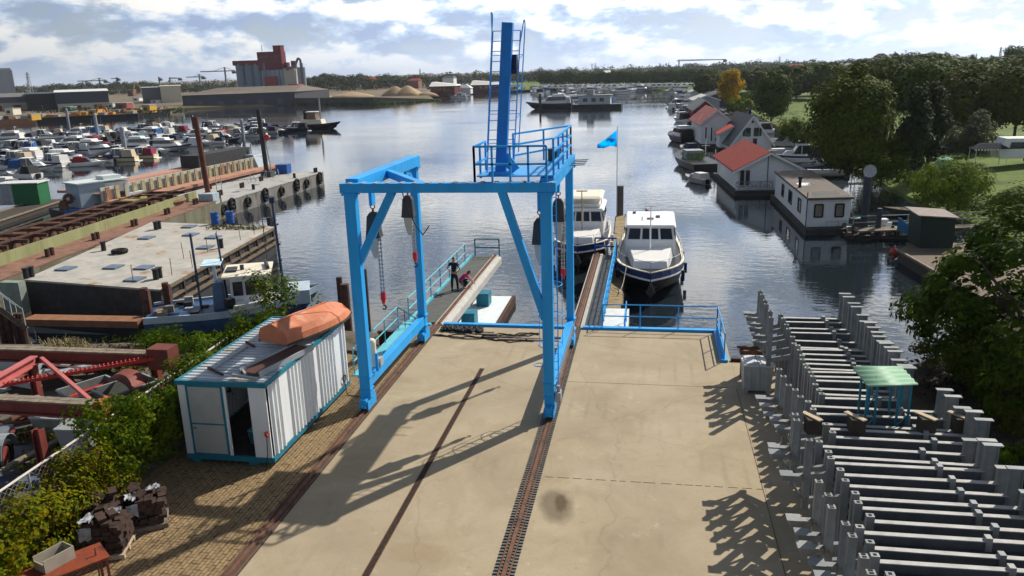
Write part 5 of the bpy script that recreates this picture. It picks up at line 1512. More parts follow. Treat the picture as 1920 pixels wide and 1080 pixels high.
for k, (px, py, lb) in enumerate(((40, 800, 'tangle of rusty beams and bent plates below the front red beam at the left edge'), (215, 760, 'rusty scrap pile between the grey bins and the ivy hedge'), (160, 690, 'rusty scrap bars piled under the rear red beam'), (30, 720, 'dark scrap parts lying left of the grey bins at the left edge'))):
    p = at(px, py, .3)
    t = thing('scrap_pile', lb, 'scrap pile', (p.x, p.y, 0), 0, 'scrap piles in the yard')
    for q in range(16):
        a_ = rz_.uniform(0, 3.14); l_ = rz_.uniform(.3, 1.1); x, y, z = rz_.uniform(-1, 1), rz_.uniform(-.9, .9), rz_.uniform(.1, .8)
        m = MB()
        if q % 3 == 0:
            m.ibeam((x - l_ * cos(a_), y - l_ * sin(a_), z), (x + l_ * cos(a_), y + l_ * sin(a_), z + rz_.uniform(-.3, .3)), .16, .18, .03)
        elif q % 3 == 1:
            m.bar((x - l_ * cos(a_), y - l_ * sin(a_), z), (x + l_ * cos(a_), y + l_ * sin(a_), z + rz_.uniform(-.3, .3)), rz_.uniform(.1, .5), .05)
        else:
            m.tube((x - l_ * cos(a_), y - l_ * sin(a_), z), (x + l_ * cos(a_), y + l_ * sin(a_), z + rz_.uniform(-.2, .2)), rz_.uniform(.05, .16), 9)
        m.build('scrap_piece', (RUST, DRUST, REDOX, GREYP, DRUST, DGREY, RED)[(q + k) % 7], t, local=True)
# guide piles at the shore
for (px, py, top, r, lb) in ((283, 632, (275, 540), .2, 'tall rusty pile at the near right corner of the flat barge'), (321, 612, (316, 530), .17, 'rusty pile just right of the tall one at the flat barge corner')):
    p = at(px, py, WZ); z = atY(top[0], top[1], p.y).z
    m = MB(); m.tube((p.x, p.y, -3), (p.x, p.y, z), r, 10); m.bar((p.x + r, p.y, -3), (p.x + r, p.y, z - .1), .14, .2)
    tag(m.build('guide_pile', mat('pile_rust', (0.10, 0.05, 0.038), .8, var=.35, scale=3, c2=(0.05, 0.03, 0.025), amt=.4)), lb, 'pile', 'rusty piles at the barge corner')
a, b = at(55, 600, -.9), at(268, 604, -.9)
m = MB(); m.bar(a, b, .9, .35); tag(m.build('fender_beam', mat('orange_rust', (0.24, 0.12, 0.065), .85, var=.2)), 'long floating rust-orange fender beam lying before the dark end of the flat barge', 'fender')
# stair at the far left
t = thing('gangway_stair', 'steep wooden stair with rope handrails on dark piles at the left picture edge', 'stair', tuple(at(20, 600, 0)))
a, b = at(-8, 575, .9), at(42, 612, -.3)
d_ = (b - a); sd = Vector((d_.y, -d_.x, 0)).normalized() * .5
for k in range(9):
    p = a.lerp(b, k / 8); MB().bar(p - sd, p + sd, .26, .05).build('tread', WOOD, t)
m = MB()
for s in (-1, 1):
    m.bar(a + sd * s, b + sd * s, .06, .2); 
m.build('stringer', DWOOD, t)
m = MB()
for s in (-1, 1):
    for k in (0, .5, 1):
        p = a.lerp(b, k) + sd * s; m.tube(p, p + Vector((0, 0, 1.0)), .03, 5)
    m.tube(a + sd * s + Vector((0, 0, .95)), b + sd * s + Vector((0, 0, .95)), .02, 5)
m.build('handrail', GREYP, t)
m = MB()
for px in (10, 22, 36, 48):
    p = at(px, 640, -1); m.tube((p.x, p.y, -3), (p.x, p.y, at(px, 590, 0).z + .4), .16, 8)
m.build('pile', DRUST, t)
m = MB(); p = at(30, 530, .4); m.box(p.x - .9, p.x + .3, p.y - .2, p.y + .3, -1.2, .45); m.build('landing_block', mat('block_green', (.22, .26, .23), .8), t)
# ================================================================== MOORED MOTOR YACHTS by the jetty
def place(px, py, z=WZ):
    p = at(px, py, z); return (p.x, p.y, z)
def strip_windows(m, pts, t=.012):
    """flat panes: list of 4 corners, pushed out along their normal"""
    for q in pts:
        q = [Vector(v) for v in q]
        n = (q[1] - q[0]).cross(q[2] - q[0]).normalized() * t
        m.loft([[v - n * .5 for v in q], [v + n for v in q]])
    return m
BOATBLUE = mat('boat_strake_blue', (0.01, 0.028, 0.11), .2)
TEAK = mat('teak_deck', (0.40, 0.27, 0.16), .7, var=.2)
def yacht(label, loc, rz, Lh, B, fly):
    t = thing('motor_yacht', label, 'yacht', loc, rz)
    D = 1.75
    h, dk = hull_mb(Lh, B, D, bow=.42, sheer=.22, flat=.9, transom=.88, rake=.08, n=17)
    hm = h.xf(Matrix.Translation((0, -Lh, -.35))).build('hull', BLACK, t, smooth=False, local=True)
    dk = [(w, y - Lh, z - .35) for w, y, z in dk]
    deck_band(dk, .09, -.28, .05).build('strake', BOATBLUE, t, local=True)
    m = deck_band(dk, .0, -.40, -.30)
    m.build('white_stripe', WHITE, t, local=True)
    deck_band(dk, .13, .053, .10).build('cap_rail', CREAM, t, local=True)
    m = MB(); rows = [[(-w + .12, y, z - .05), (w - .12, y, z - .05)] for w, y, z in dk[:-1]]
    m.loft(rows, close=False, caps=False).build('deck', TEAK, t, local=True)
    zd = D - .35
    # fore cabin, wheelhouse
    m = cabin_mb(B * .70, B * .52, -Lh * .48, -Lh * .13, zd - .05, zd + .62, .5, 0.02, .12)
    m.build('fore_cabin', GRP, t, local=True, bevel=.04)
    w = B * .78
    hs = MB().loft([[(-w / 2, -Lh * .86, zd), (w / 2, -Lh * .86, zd), (w / 2 * .97, -Lh * .47, zd), (-w / 2 * .97, -Lh * .47, zd)],
                    [(-w / 2, -Lh * .86, zd + .95), (w / 2, -Lh * .86, zd + .95), (w / 2 * .97, -Lh * .475, zd + .95), (-w / 2 * .97, -Lh * .475, zd + .95)],
                    [(-w / 2 * .92, -Lh * .85, zd + 1.75), (w / 2 * .92, -Lh * .85, zd + 1.75), (w / 2 * .88, -Lh * .505, zd + 1.75), (-w / 2 * .88, -Lh * .505, zd + 1.75)]])
    hs.build('wheelhouse', GRP, t, local=True, bevel=.03)
    ro = MB().loft([[(-w / 2 * 1.04, -Lh * .88, zd + 1.752), (w / 2 * 1.04, -Lh * .88, zd + 1.752), (w / 2, -Lh * .475, zd + 1.752), (-w / 2, -Lh * .475, zd + 1.752)],
                    [(-w / 2 * .96, -Lh * .87, zd + 1.90), (w / 2 * .96, -Lh * .87, zd + 1.90), (w / 2 * .9, -Lh * .485, zd + 1.90), (-w / 2 * .9, -Lh * .485, zd + 1.90)]])
    ro.build('roof', GRP, t, local=True, bevel=.03)
    m = MB()
    y0, y1 = -Lh * .475, -Lh * .505
    def fp(u, v):   # point on the raked front, u -1..1, v 0..1
        k = .97 + (.88 - .97) * v
        return (u * w / 2 * k, y0 + (y1 - y0) * v, zd + .95 + .8 * v)
    wins = []
    for a, b in ((-.90, -.42), (-.33, -.04), (.04, .33), (.42, .90)):
        wins.append([fp(a, .12), fp(b, .12), fp(b, .86), fp(a, .86)][::-1])
    for s in (-1, 1):
        for a, b in ((.04, .22), (.27, .5), (.55, .78), (.83, .97)):
            ya, yb = -Lh * .86 + Lh * .385 * a, -Lh * .86 + Lh * .385 * b
            q = [(s * w / 2 * .985, ya, zd + 1.05), (s * w / 2 * .975, yb, zd + 1.05), (s * w / 2 * .93, yb, zd + 1.62), (s * w / 2 * .935, ya, zd + 1.62)]
            wins.append(q if s > 0 else q[::-1])
    strip_windows(m, wins, .03).build('windows', GLASS, t, local=True)
    m = MB()
    if fly:
        m.loft([[(-w * .42, -Lh * .84, zd + 1.905), (w * .42, -Lh * .84, zd + 1.905), (w * .40, -Lh * .52, zd + 1.905), (-w * .40, -Lh * .52, zd + 1.905)], [(-w * .44, -Lh * .84, zd + 2.2), (w * .44, -Lh * .84, zd + 2.2), (w * .42, -Lh * .50, zd + 2.15), (-w * .42, -Lh * .50, zd + 2.15)]])
        m.build('flybridge', GRP, t, local=True, bevel=.03)
        m = MB()
        m.loft([[(-w * .47, -Lh * .86, zd + 2.5), (w * .47, -Lh * .86, zd + 2.5), (w * .45, -Lh * .52, zd + 2.5), (-w * .45, -Lh * .52, zd + 2.5)], [(-w * .40, -Lh * .84, zd + 2.62), (w * .40, -Lh * .84, zd + 2.62), (w * .38, -Lh * .55, zd + 2.62), (-w * .38, -Lh * .55, zd + 2.62)]])
        m.build('bimini', CREAM, t, local=True, bevel=.03)
        m = MB()
        for sx in (-1, 1):
            for yy in (-.84, -.53):
                m.tube((sx * w * .43, Lh * yy, zd + 2.1), (sx * w * .43, Lh * yy, zd + 2.52), .022, 6)
        m.build('bimini_frame', STEEL, t, local=True)
    else:
        m.box(-.2, .2, -Lh * .66, -Lh * .63, zd + 1.905, zd + 1.96); m.box(-.6, -.35, -Lh * .72, -Lh * .68, zd + 1.905, zd + 1.98); m.box(.9, 1.1, -Lh * .82, -Lh * .8, zd + 1.905, zd + 2.0)
        m.tube((.5, -Lh * .6, zd + 1.9), (.5, -Lh * .6, zd + 2.15), .03, 6)
        m.build('roof_fittings', DGREY, t, local=True)
    m = MB(); ym = -Lh * .40
    m.tube((0, ym, zd + .5), (0, ym - .12, zd + 3.2), .045, 8, .03); m.bar((-.36, ym - .12, zd + 3.2), (.36, ym - .12, zd + 3.2), .09, .07); m.tube((0, ym, zd + .6), (0, ym - .9, zd + 2.6), .012, 5)
    m.build('mast', WHITE if not fly else TEAK, t, local=True)
    m = MB()
    for s in (-1, 1):
        pts = [Vector((s * max(0, w_ - .1), y, z + .62)) for w_, y, z in dk if y > -Lh * .9]
        m.path(pts, .016, 5)
        for p in pts[::2]:
            m.tube(p - Vector((0, 0, .6)), p, .014, 5)
    m.build('pulpit_rail', STEEL, t, local=True)
    m = MB(); yb = -.10
    m.loft([[(-.02, yb + .12, .55), (.02, yb + .12, .55), (.02, yb + .2, .55), (-.02, yb + .2, .55)], [(-.24, yb + .10, .78), (.24, yb + .10, .78), (.24, yb + .2, .78), (-.24, yb + .2, .78)], [(-.04, yb + .16, 1.3), (.04, yb + .16, 1.3), (.04, yb + .24, 1.3), (-.04, yb + .24, 1.3)]])
    m.build('anchor', DGREY, t, local=True)
    m = MB()
    for s in (-1, 1):
        for yy in (-.25, -.45, -.7):
            i = min(range(len(dk)), key=lambda k: abs(dk[k][1] - Lh * yy)); w_, y_, z_ = dk[i]
            m.tube((s * (w_ + .12), y_, z_ - .9), (s * (w_ + .12), y_, z_ - .3), .10, 9)
    m.build('fender', WHITE if fly else NAVY, t, local=True)
    m = MB(); m.tube((0.3, -Lh * .99, zd + .2), (0.3, -Lh * 1.03, zd + 1.8), .02, 5); m.build('flag_staff', WOOD, t, local=True)
    m = MB(); m.loft([[(.3 - .1 * k, -Lh * 1.028 - .03 * sin(k), zd + 1.75 - .06 * k), (.3 - .1 * k, -Lh * 1.02, zd + 1.2 - .1 * k)] for k in range(4)], close=False, caps=False).build('ensign', RED, t, local=True)
    return t
pb = at(1222, 541, WZ)
yacht('black hulled motor yacht with white wheelhouse moored right of the wooden jetty', (.12, 41.3, WZ), radians(180 + 0.5), 12.2, 3.9, False)
yacht('motor yacht with flybridge and cream canopy moored left of the wooden jetty', (-4.35, 47.8, WZ), radians(180 + 1.0), 10.6, 3.7, True)
# hulls above run from bow at y=0 back to y=-L; turned so the bow looks at the camera

ROPE = mat('pale_rope', (.42, .40, .34), .8)
for (p, q, lb) in (((-1.2, 43.0, .25), (-1.5, 40.5, -.6), 'short mooring rope from the bow of the black hulled yacht to the wooden jetty'), ((-1.75, 52.0, .05), (-1.75, 55.5, -.6), 'mooring rope from the stern of the right yacht to the wooden jetty'), ((-2.8, 49.5, .2), (-2.25, 46.2, -.6), 'mooring rope from the left flybridge yacht bow to the wooden jetty')):
    p, q = Vector(p), Vector(q)
    pts = [p.lerp(q, i / 8) - Vector((0, 0, .3 * sin(pi * i / 8))) for i in range(9)]
    tag(MB().path(pts, .025, 5).build('mooring_rope', ROPE), lb, 'rope')

# ================================================================== FLAT DECK BARGE
ZB = 0.35
c = [at(45, 524, ZB), at(300, 543, ZB), at(515, 425, ZB), at(285, 416, ZB)]
t = thing('flat_barge', 'flat rust stained deck barge with dark hull moored before the scrapyard shore', 'barge', tuple((c[0] + c[2]) / 2 * 1.0))
DECKM = mat('barge_deck', (0.385, 0.37, 0.335), .85, var=.22, scale=.9, c2=(0.30, 0.19, 0.11), amt=.34, scale2=.45, bump=.2)
poly = [(p.x, p.y) for p in c]
MB().prism(poly, ZB - .1, ZB).build('deck', DECKM, t)
cen = Vector((sum(p[0] for p in poly) / 4, sum(p[1] for p in poly) / 4))
pin = [tuple(cen + (Vector(p) - cen) * .995) for p in poly]
MB().prism(pin, -2.2, ZB - .103).build('hull', mat('barge_hull', (0.035, 0.037, 0.038), .6, var=.3, c2=(.07, .05, .04), amt=.3), t)
m = MB()
e0, e1 = c[1], c[2]
dd = (e1 - e0).normalized(); nn = Vector((dd.y, -dd.x, 0))
for z, w_ in ((ZB - .06, .14), (ZB - .65, .16), (ZB - 1.1, .18)):
    m.bar(e0 + nn * .10 + Vector((0, 0, z - ZB)), e1 + nn * .10 + Vector((0, 0, z - ZB)), w_, .14)
m.build('rubbing_strake', mat('strake_brown', (0.15, 0.11, 0.075), .8, var=.3), t)
for k in range(11):
    p = e0.lerp(e1, (k + .5) / 11) + nn * .12; MB().bar(p + Vector((0, 0, -.9)), p + Vector((0, 0, -.05)), .14, .12).build('strake_stud', DWOOD, t)
HB = mat('hatch_blue', (0.12, 0.16, 0.22), .5, var=.2)
def barge_pt(u, v):
    return c[0].lerp(c[1], u).lerp(c[3].lerp(c[2], u), v)
for (px, py) in ((124, 505), (213, 502), (270, 503), (253, 525), (275, 447), (358, 441), (355, 426), (400, 446), (385, 465)):
    p = at(px, py, ZB); MB().box(p.x - .42, p.x + .42, p.y - .45, p.y + .45, ZB + .003, ZB + .10).build('hatch', HB, t)
BOLL = mat('bollard_black', (0.02, 0.02, 0.024), .5)
for (px, py) in ((195, 470), (293, 431), (299, 429), (50, 522), (60, 519), (293, 524), (300, 521), (505, 423), (415, 465)):
    p = at(px, py, ZB); m = MB(); m.tube((p.x, p.y, ZB), (p.x, p.y, ZB + .55), .15, 10); m.tube((p.x, p.y, ZB + .552), (p.x, p.y, ZB + .60), .19, 10); m.build('bollard', BOLL, t)
for k in range(9):
    p = barge_pt(R.uniform(.75, .98), k / 9 + .05); MB().tube(p, p + Vector((R.uniform(-.05, .05), 0, 1.0)), .02, 5).build('stanchion', DRUST, t)
p = at(404, 420, ZB)
tt = thing('oil_drum', 'blue steel drum on the far corner of the flat barge, leftmost of the pair', 'drum', (p.x, p.y, ZB)); m = MB()
m.lathe([(.29, .003), (.29, .3), (.31, .32), (.29, .34), (.29, .6), (.31, .62), (.29, .64), (.29, .9), (.0, .88)], (0, 0, 0), 14); m.build('drum_body', mat('drum_blue', (.02, .09, .32), .45, var=.2), tt, local=True)
MB().tube((.12, 0, .89), (.12, 0, .93), .04, 8).build('bung', BLACK, tt, local=True)
copy_tree(tt, (p.x + 1.0, p.y + .4, ZB), 1.0, 'blue steel drum on the far corner of the flat barge, rightmost of the pair')
for k, (px, py, lb) in enumerate(((442, 428, 'greenish dry heap of weed and rope on the flat barge deck'), (225, 475, 'black worn tyre lying at the back edge of the flat barge'))):
    p = at(px, py, ZB)
    if k == 0:
        m = MB(); leaf_cloud(m, [(p.x + q * .8, p.y, ZB + .08, .7, .1) for q in range(-2, 3)], 50, .25, R, .6); tag(m.build('weed_heap', mat('weed_dry', (.13, .12, .06), .9)), lb, 'weed heap')
    else:
        tag(MB().ring((p.x, p.y, ZB + .15), .38, .14, 'z', 18, 7).build('old_tyre', RUBBER), lb, 'tyre')

# ================================================================== LONG HOPPER BARGE (rusty, yellow-green coaming)
ZH = 0.25
YG = mat('yellow_green_paint', (0.24, 0.25, 0.12), .7, var=.2, scale=1.2, c2=(0.17, 0.10, 0.06), amt=.25, scale2=.8, streak=True)
RDECK = mat('rusty_deck', (0.22, 0.12, 0.085), .85, var=.25, scale=1.5, c2=(0.13, 0.07, 0.05), amt=.35, scale2=.8)
PDECK = mat('salmon_deck', (0.40, 0.21, 0.15), .8, var=.2, scale=1, c2=(0.30, 0.17, 0.12), amt=.3)
def along(A, B, offs, z):
    d = (B - A).normalized(); n = Vector((-d.y, d.x, 0))      # n points to the left of travel
    return A + n * offs + Vector((0, 0, z)), B + n * offs + Vector((0, 0, z))
A = at(-60, 545, ZH); B = at(415, 372, ZH); A.z = B.z = 0
t = thing('hopper_barge', 'long rusty hopper barge with yellow-green coaming lying behind the flat barge', 'barge', ((A.x + B.x) / 2, (A.y + B.y) / 2, WZ))
d = (B - A).normalized(); n = Vector((-d.y, d.x, 0))
def slab(mb, o0, o1, z0, z1, a=None, b=None, ext0=0, ext1=0):
    a = (a or A) - d * ext0; b = (b or B) + d * ext1
    mb.prism([(a + n * o0).to_tuple()[:2], (b + n * o0).to_tuple()[:2], (b + n * o1).to_tuple()[:2], (a + n * o1).to_tuple()[:2]], z0, z1)
    return mb
slab(MB(), 0, 7.2, -2.4, -.62).build('hull', mat('hull_olive', (0.15, 0.145, 0.10), .8, var=.25, scale=1, c2=(.10, .06, .045), amt=.35, scale2=.8, streak=True), t)
slab(MB(), -.03, .2, -1.0, ZH - .09).build('side_plate', mat('hull_olive', (0, 0, 0)), t)
slab(MB(), -.05, 2.3, ZH - .08, ZH).build('side_deck', RDECK, t)
slab(MB(), 2.303, 2.45, -.6, ZH + .72).build('coaming', YG, t)
slab(MB(), 2.46, 6.3, -.61, -.5).build('hold_floor', mat('pale_sand_hold', (0.34, 0.31, 0.27), .9, var=.2), t)
slab(MB(), 6.303, 6.45, -.6, ZH + .7).build('coaming', RUST, t)
slab(MB(), 6.46, 7.25, ZH - .08, ZH).build('side_deck', RDECK, t)
m = MB()
Lb = (B - A).length
k = 0
s = 1.0
while s < Lb - 1:
    p = A + d * s
    m.bar(p + n * 2.455 + Vector((0, 0, ZH + .9)), p + n * 6.3 + Vector((0, 0, ZH + .9)), .16, .22)
    m.bar(p + n * 4.6 + Vector((0, 0, ZH + .85)), p + d * .9 + n * 4.6 + Vector((0, 0, ZH - .4)), .14, .18)
    c3 = p + n * 3.6; m.box(c3.x - .15, c3.x + .15, c3.y - .15, c3.y + .15, ZH - .4, ZH + 1.05)
    s += 1.9
for o_ in (3.4, 5.6):
    m.bar(A + n * o_ + Vector((0, 0, ZH + 1.05)), B + n * o_ + Vector((0, 0, ZH + 1.05)), .16, .12)
m.build('hold_frame', DRUST, t)
for k in range(9):
    p = A + d * (3 + k * 5.0) + n * .9
    for p in (p, p + d * .45):
        MB().tube(p + Vector((0, 0, ZH)), p + Vector((0, 0, ZH + .5)), .15, 8).build('bollard', DRUST, t)
m = MB()
q = B - d * 3.2 + n * 4.2
m.ring(q + Vector((0, 0, ZH + .35)), 2.1, .16, 'z', 26, 6); m.tube(q + Vector((0, 0, ZH - .2)), q + Vector((0, 0, ZH + .2)), 2.05, 26); m.build('turntable', RDECK, t)
m = MB(); q = B - d * 6.5 + n * 5.2; m.box(q.x - .9, q.x + .9, q.y - .5, q.y + .5, ZH, ZH + 1.0); m.tube(q + Vector((1.2, .2, ZH + .6)), q + Vector((1.6, .4, ZH + .6)), .65, 14); m.build('winch', mat('winch_yellow', (0.30, 0.25, 0.08), .7, var=.25), t)
# second long barge behind, salmon deck and ribbed coaming
A = at(225, 372, .3); B = at(530, 303, .3); A.z = B.z = 0
d = (B - A).normalized(); n = Vector((-d.y, d.x, 0))
t = thing('ribbed_barge', 'long barge with salmon decks and ribbed pale coaming behind the grey pontoon', 'barge', ((A.x + B.x) / 2, (A.y + B.y) / 2, WZ))
slab(MB(), 0, 7.0, -2.4, -.3).build('hull', DRUST, t)
slab(MB(), -.1, 2.0, -.29, .0).build('side_deck', PDECK, t)
slab(MB(), 2.003, 2.12, -.28, 1.25).build('coaming', mat('pale_coaming', (0.40, 0.42, 0.38), .7, var=.15, c2=(.35, .22, .14), amt=.35, scale2=.25), t)
Lb = (B - A).length
s = .6
while s < Lb - 4:
    p = A + d * s; MB().bar(p + n * 1.75 + Vector((0, 0, 0.01)), p + n * 1.75 + Vector((0, 0, 1.25)), .5, .12, up=tuple(n)).build('coaming_rib', mat('rib_ochre', (0.30, 0.27, 0.16), .75, var=.25, c2=(.25, .11, .06), amt=.4, scale2=.3), t); s += 1.25
slab(MB(), 2.13, 4.7, .6, .7).build('hatch_cover', PDECK, t)
slab(MB(), 4.703, 6.9, .75, 1.0).build('hatch_cover', mat('salmon_cover', (0.42, 0.24, 0.18), .8, var=.15), t)
m = MB(); q0_ = A + d * Lb * .58; q1_ = A + d * Lb * .93
m.prism([(q0_ + n * 3.4).to_tuple()[:2], (q1_ + n * 3.2).to_tuple()[:2], (q1_ + n * 5.6).to_tuple()[:2], (q0_ + n * 5.8).to_tuple()[:2]], 1.01, 2.4); m.build('dark_hatch', mat('dark_hatch', (0.04, 0.04, 0.042), .7, var=.2), t)
m = MB(); q = B - d * 2.2 + n * 3.0
m.loft([[(q.x - 2, q.y - 1.6, .0), (q.x + 1.6, q.y - 1.6, .0), (q.x + 1.6, q.y + 1.6, .0), (q.x - 2, q.y + 1.6, .0)], [(q.x - 1.5, q.y - 1.2, 1.5), (q.x + .8, q.y - 1.2, 1.5), (q.x + .8, q.y + 1.2, 1.5), (q.x - 1.5, q.y + 1.2, 1.5)]]); m.build('fore_deck_house', mat('foredeck_bluegrey', (.30, .36, .42), .6), t)
m = MB()
for k in range(5):
    p = q + Vector((R.uniform(-1.5, 1.2), R.uniform(-1, 1), 1.5)); m.tube(p, p + Vector((0, 0, R.uniform(.4, 1.4))), .08, 6)
m.build('deck_gear', GREYP, t)
# ================================================================== GREY SPUD PONTOON with tyres
c = [at(404, 382, -.1), at(606, 322, -.1), at(598, 309, -.1), at(398, 362, -.1)]
d = (c[1] - c[0]).normalized(); n = Vector((-d.y, d.x, 0))
A, B = c[0].copy(), c[1].copy(); A.z = B.z = 0
WB = 7.0
t = thing('work_pontoon', 'grey steel work pontoon with black tyre fenders and two tall spud poles', 'pontoon', ((A.x + B.x) / 2, (A.y + B.y) / 2, WZ))
PG = mat('pontoon_grey', (0.36, 0.36, 0.34), .75, var=.18, scale=.9, c2=(.22, .21, .19), amt=.3, scale2=.6)
slab(MB(), 0, WB, -2.4, -.16).build('hull', mat('pontoon_side', (0.20, 0.19, 0.175), .75, var=.2, c2=(.12, .10, .085), amt=.35, scale2=.8, streak=True), t)
slab(MB(), -.04, WB + .04, -.157, -.08).build('deck', PG, t)
Lb = (B - A).length
for k, s in enumerate((1.0, 2.6, 5.6, 9.2, 12.8, 16.5, 19.0, 22.6)):
    s = s * Lb / 24
    p = A + d * s - n * .16
    m = MB()
    for zz in (-.75, -.35) if k % 2 else (-.7,):
        rr = []
        for i in range(15):
            a = 2 * pi * i / 14
            rr.append(p + d * (.40 * cos(a)) + Vector((0, 0, zz - .1 + .40 * sin(a))))
        m.path(rr, .14, 6)
    m.path([p + Vector((0, 0, -.3)), p + n * .12 + Vector((0, 0, -.07))], .02, 4)
    m.build('tyre_fender', RUBBER, t)
for s, o_ in ((1, .5), (1.6, .5), (9, 1.0), (9.3, 6), (18, .8), (23, .6), (23.4, .6), (21, 6), (2, 6.2)):
    p = A + d * (s * Lb / 24) + n * o_; MB().tube(p + Vector((0, 0, -.08)), p + Vector((0, 0, .45)), .16, 8).build('bollard', BOLL, t)
p = A + d * .3 + n * .6
MB().tube(p + Vector((0, 0, -3)), p + Vector((-.5, 0, 7.6)), .24, 12).build('spud_pole', mat('spud_rust', (0.13, 0.045, 0.03), .75, var=.3, c2=(.06, .03, .025), amt=.3), t)
p2 = A + d * (Lb * .80) + n * 4.6
m = MB(); m.tube(p2 + Vector((0, 0, -3)), p2 + Vector((-.35, 0, 7.4)), .26, 12); m.build('spud_pole', mat('spud_dark', (0.035, 0.035, 0.04), .6, var=.4, c2=(.2, .22, .23), amt=.25, scale2=1.2), t)
m = MB(); m.tube(p2 + Vector((.3, -.1, 4.3)), p2 + Vector((.3, .1, 4.3)), .35, 12); m.build('life_ring_holder', RED, t)
m = MB(); m.path([p2 + Vector((.5, .0, -.1)), p2 + Vector((.1, 0, 4.2))], .07, 6); m.build('pole_brace', GREYP, t)
for q_, s_ in ((p, .5), (p2, .6)):
    m = MB(); m.box(q_.x - s_, q_.x + s_, q_.y - s_, q_.y + s_, -.079, .55); m.build('spud_housing', DGREY, t)
q = A + d * (Lb * .93) + n * 4.2; m = MB(); m.box(q.x - .7, q.x + .7, q.y - .6, q.y + .6, -.079, 1.0); m.build('blue_box', mat('drum_blue', (0, 0, 0)), t)
q = A - d * .3 + n * .2; m = MB(); m.box(q.x - .9, q.x + .5, q.y - .5, q.y + .6, -.079, .9); m.build('grey_box', mat('box_pale', (.38, .45, .5), .6), t)
m = MB()
for s, o_ in ((5.5, 3), (6.4, 3)):
    p = A + d * (s * Lb / 24) + n * o_; m.tube(p + Vector((0, 0, -.08)), p + Vector((0, 0, 1.5)), .04, 5)
p = A + d * (5.5 * Lb / 24) + n * 3; p_ = A + d * (6.4 * Lb / 24) + n * 3; m.tube(p + Vector((0, 0, .9)), p_ + Vector((0, 0, .9)), .04, 5)
for k in range(14):
    p = A + d * ((13 + k * .5) * Lb / 24) + n * R.uniform(3, 5); m.bar(p + Vector((0, 0, 0)), p + Vector((R.uniform(-.5, .5), R.uniform(-.3, .3), R.uniform(.1, .9))), .06)
m.build('deck_gear', GREYP, t)

# ================================================================== BLUE HULLED CABIN BOAT and GREEN HUT FLOAT
a, b = at(108, 408, -1.2), at(290, 380, -1.2)
d = (b - a).normalized(); ang = atan2(d.y, d.x) - pi / 2
t = thing('crew_boat', 'blue hulled workboat with tall grey-white deckhouse behind the hopper barge', 'boat', (a.x, a.y, WZ), ang)
Lh = (b - a).length
h, dk = hull_mb(Lh, 3.6, 1.1, bow=.4, sheer=.5, flat=.92); h.build('hull', mat('hull_black_blue', (.015, .017, .02), .4), t, local=True)
deck_band(dk, .1, -.35, .06).build('strake', mat('strake_blue2', (.02, .07, .22), .4, var=.2), t, local=True)
HG = mat('house_bluegrey', (.33, .40, .46), .5, var=.08); HW = mat('house_pale', (.56, .62, .61), .5, var=.08)
m = MB(); m.box(-1.3, 1.3, Lh * .18, Lh * .44, 1.0, 3.3); m.build('deckhouse', HG, t, local=True)
m = MB(); m.box(-1.25, 1.25, Lh * .443, Lh * .68, 1.0, 3.15); m.box(-1.1, 1.1, Lh * .683, Lh * .85, 1.0, 1.9); m.build('deckhouse_annex', HW, t, local=True)
m = MB(); m.box(-1.45, 1.45, Lh * .16, Lh * .70, 3.303, 3.42); m.box(-.7, .8, Lh * .46, Lh * .64, 3.425, 3.75); m.build('roof', HW, t, local=True)
m = MB(); m.box(1.25, 1.275, Lh * .58, Lh * .64, 1.5, 2.2); m.box(-1.275, -1.25, Lh * .5, Lh * .6, 1.5, 2.2); m.box(1.3, 1.325, Lh * .48, Lh * .49, 1.1, 1.5); m.build('window', GLASS, t, local=True)
m = MB(); m.tube((0, Lh * .08, 1.1), (0, Lh * .08, 1.9), .3, 10); m.ring((.2, Lh * .12, 2.0), .35, .18, 'x', 12, 6); m.box(-.5, .5, Lh * .05, Lh * .1, 1.1, 1.4); m.build('deck_winch', RUST, t, local=True)
p = at(20, 398, -1.1); q = at(100, 373, -1.1)
d = (q - p).normalized(); ang = atan2(d.y, d.x) - pi / 2
t = thing('hut_float', 'long dark floating stage carrying the green hut at the left picture edge', 'pontoon', (q.x, q.y, WZ), ang)
m = MB(); m.box(-1.6, 1.6, -17, .3, -.3, .42); m.build('float', DWOOD, t, local=True)
m = MB(); m.box(-1.7, -1.5, -17, .4, .423, .55); m.box(1.5, 1.7, -17, .4, .423, .55); m.build('edge_beam', WOOD, t, local=True)
t = thing('green_hut', 'green and grey site hut with pale flat roof standing on the floating stage', 'hut', (q.x - 1.0, q.y - 2.2, WZ + .43), radians(12))
m = MB(); m.box(-.9, 1.7, -1.2, 1.0, 0.003, 2.15); m.build('wall', mat('hut_green', (.02, .13, .05), .5, var=.12), t, local=True)
m = MB(); m.box(-2.4, -.903, -1.15, .95, 0.003, 2.1); m.build('side_wall', mat('hut_grey', (.35, .38, .42), .6), t, local=True)
m = MB(); m.box(-2.5, 1.85, -1.35, 1.15, 2.153, 2.25); m.build('roof', mat('hut_roof', (.55, .56, .55), .6), t, local=True)
m = MB(); m.box(-2.0, -1.3, -1.19, -1.155, .1, 1.9); m.build('door', GREYP, t, local=True)

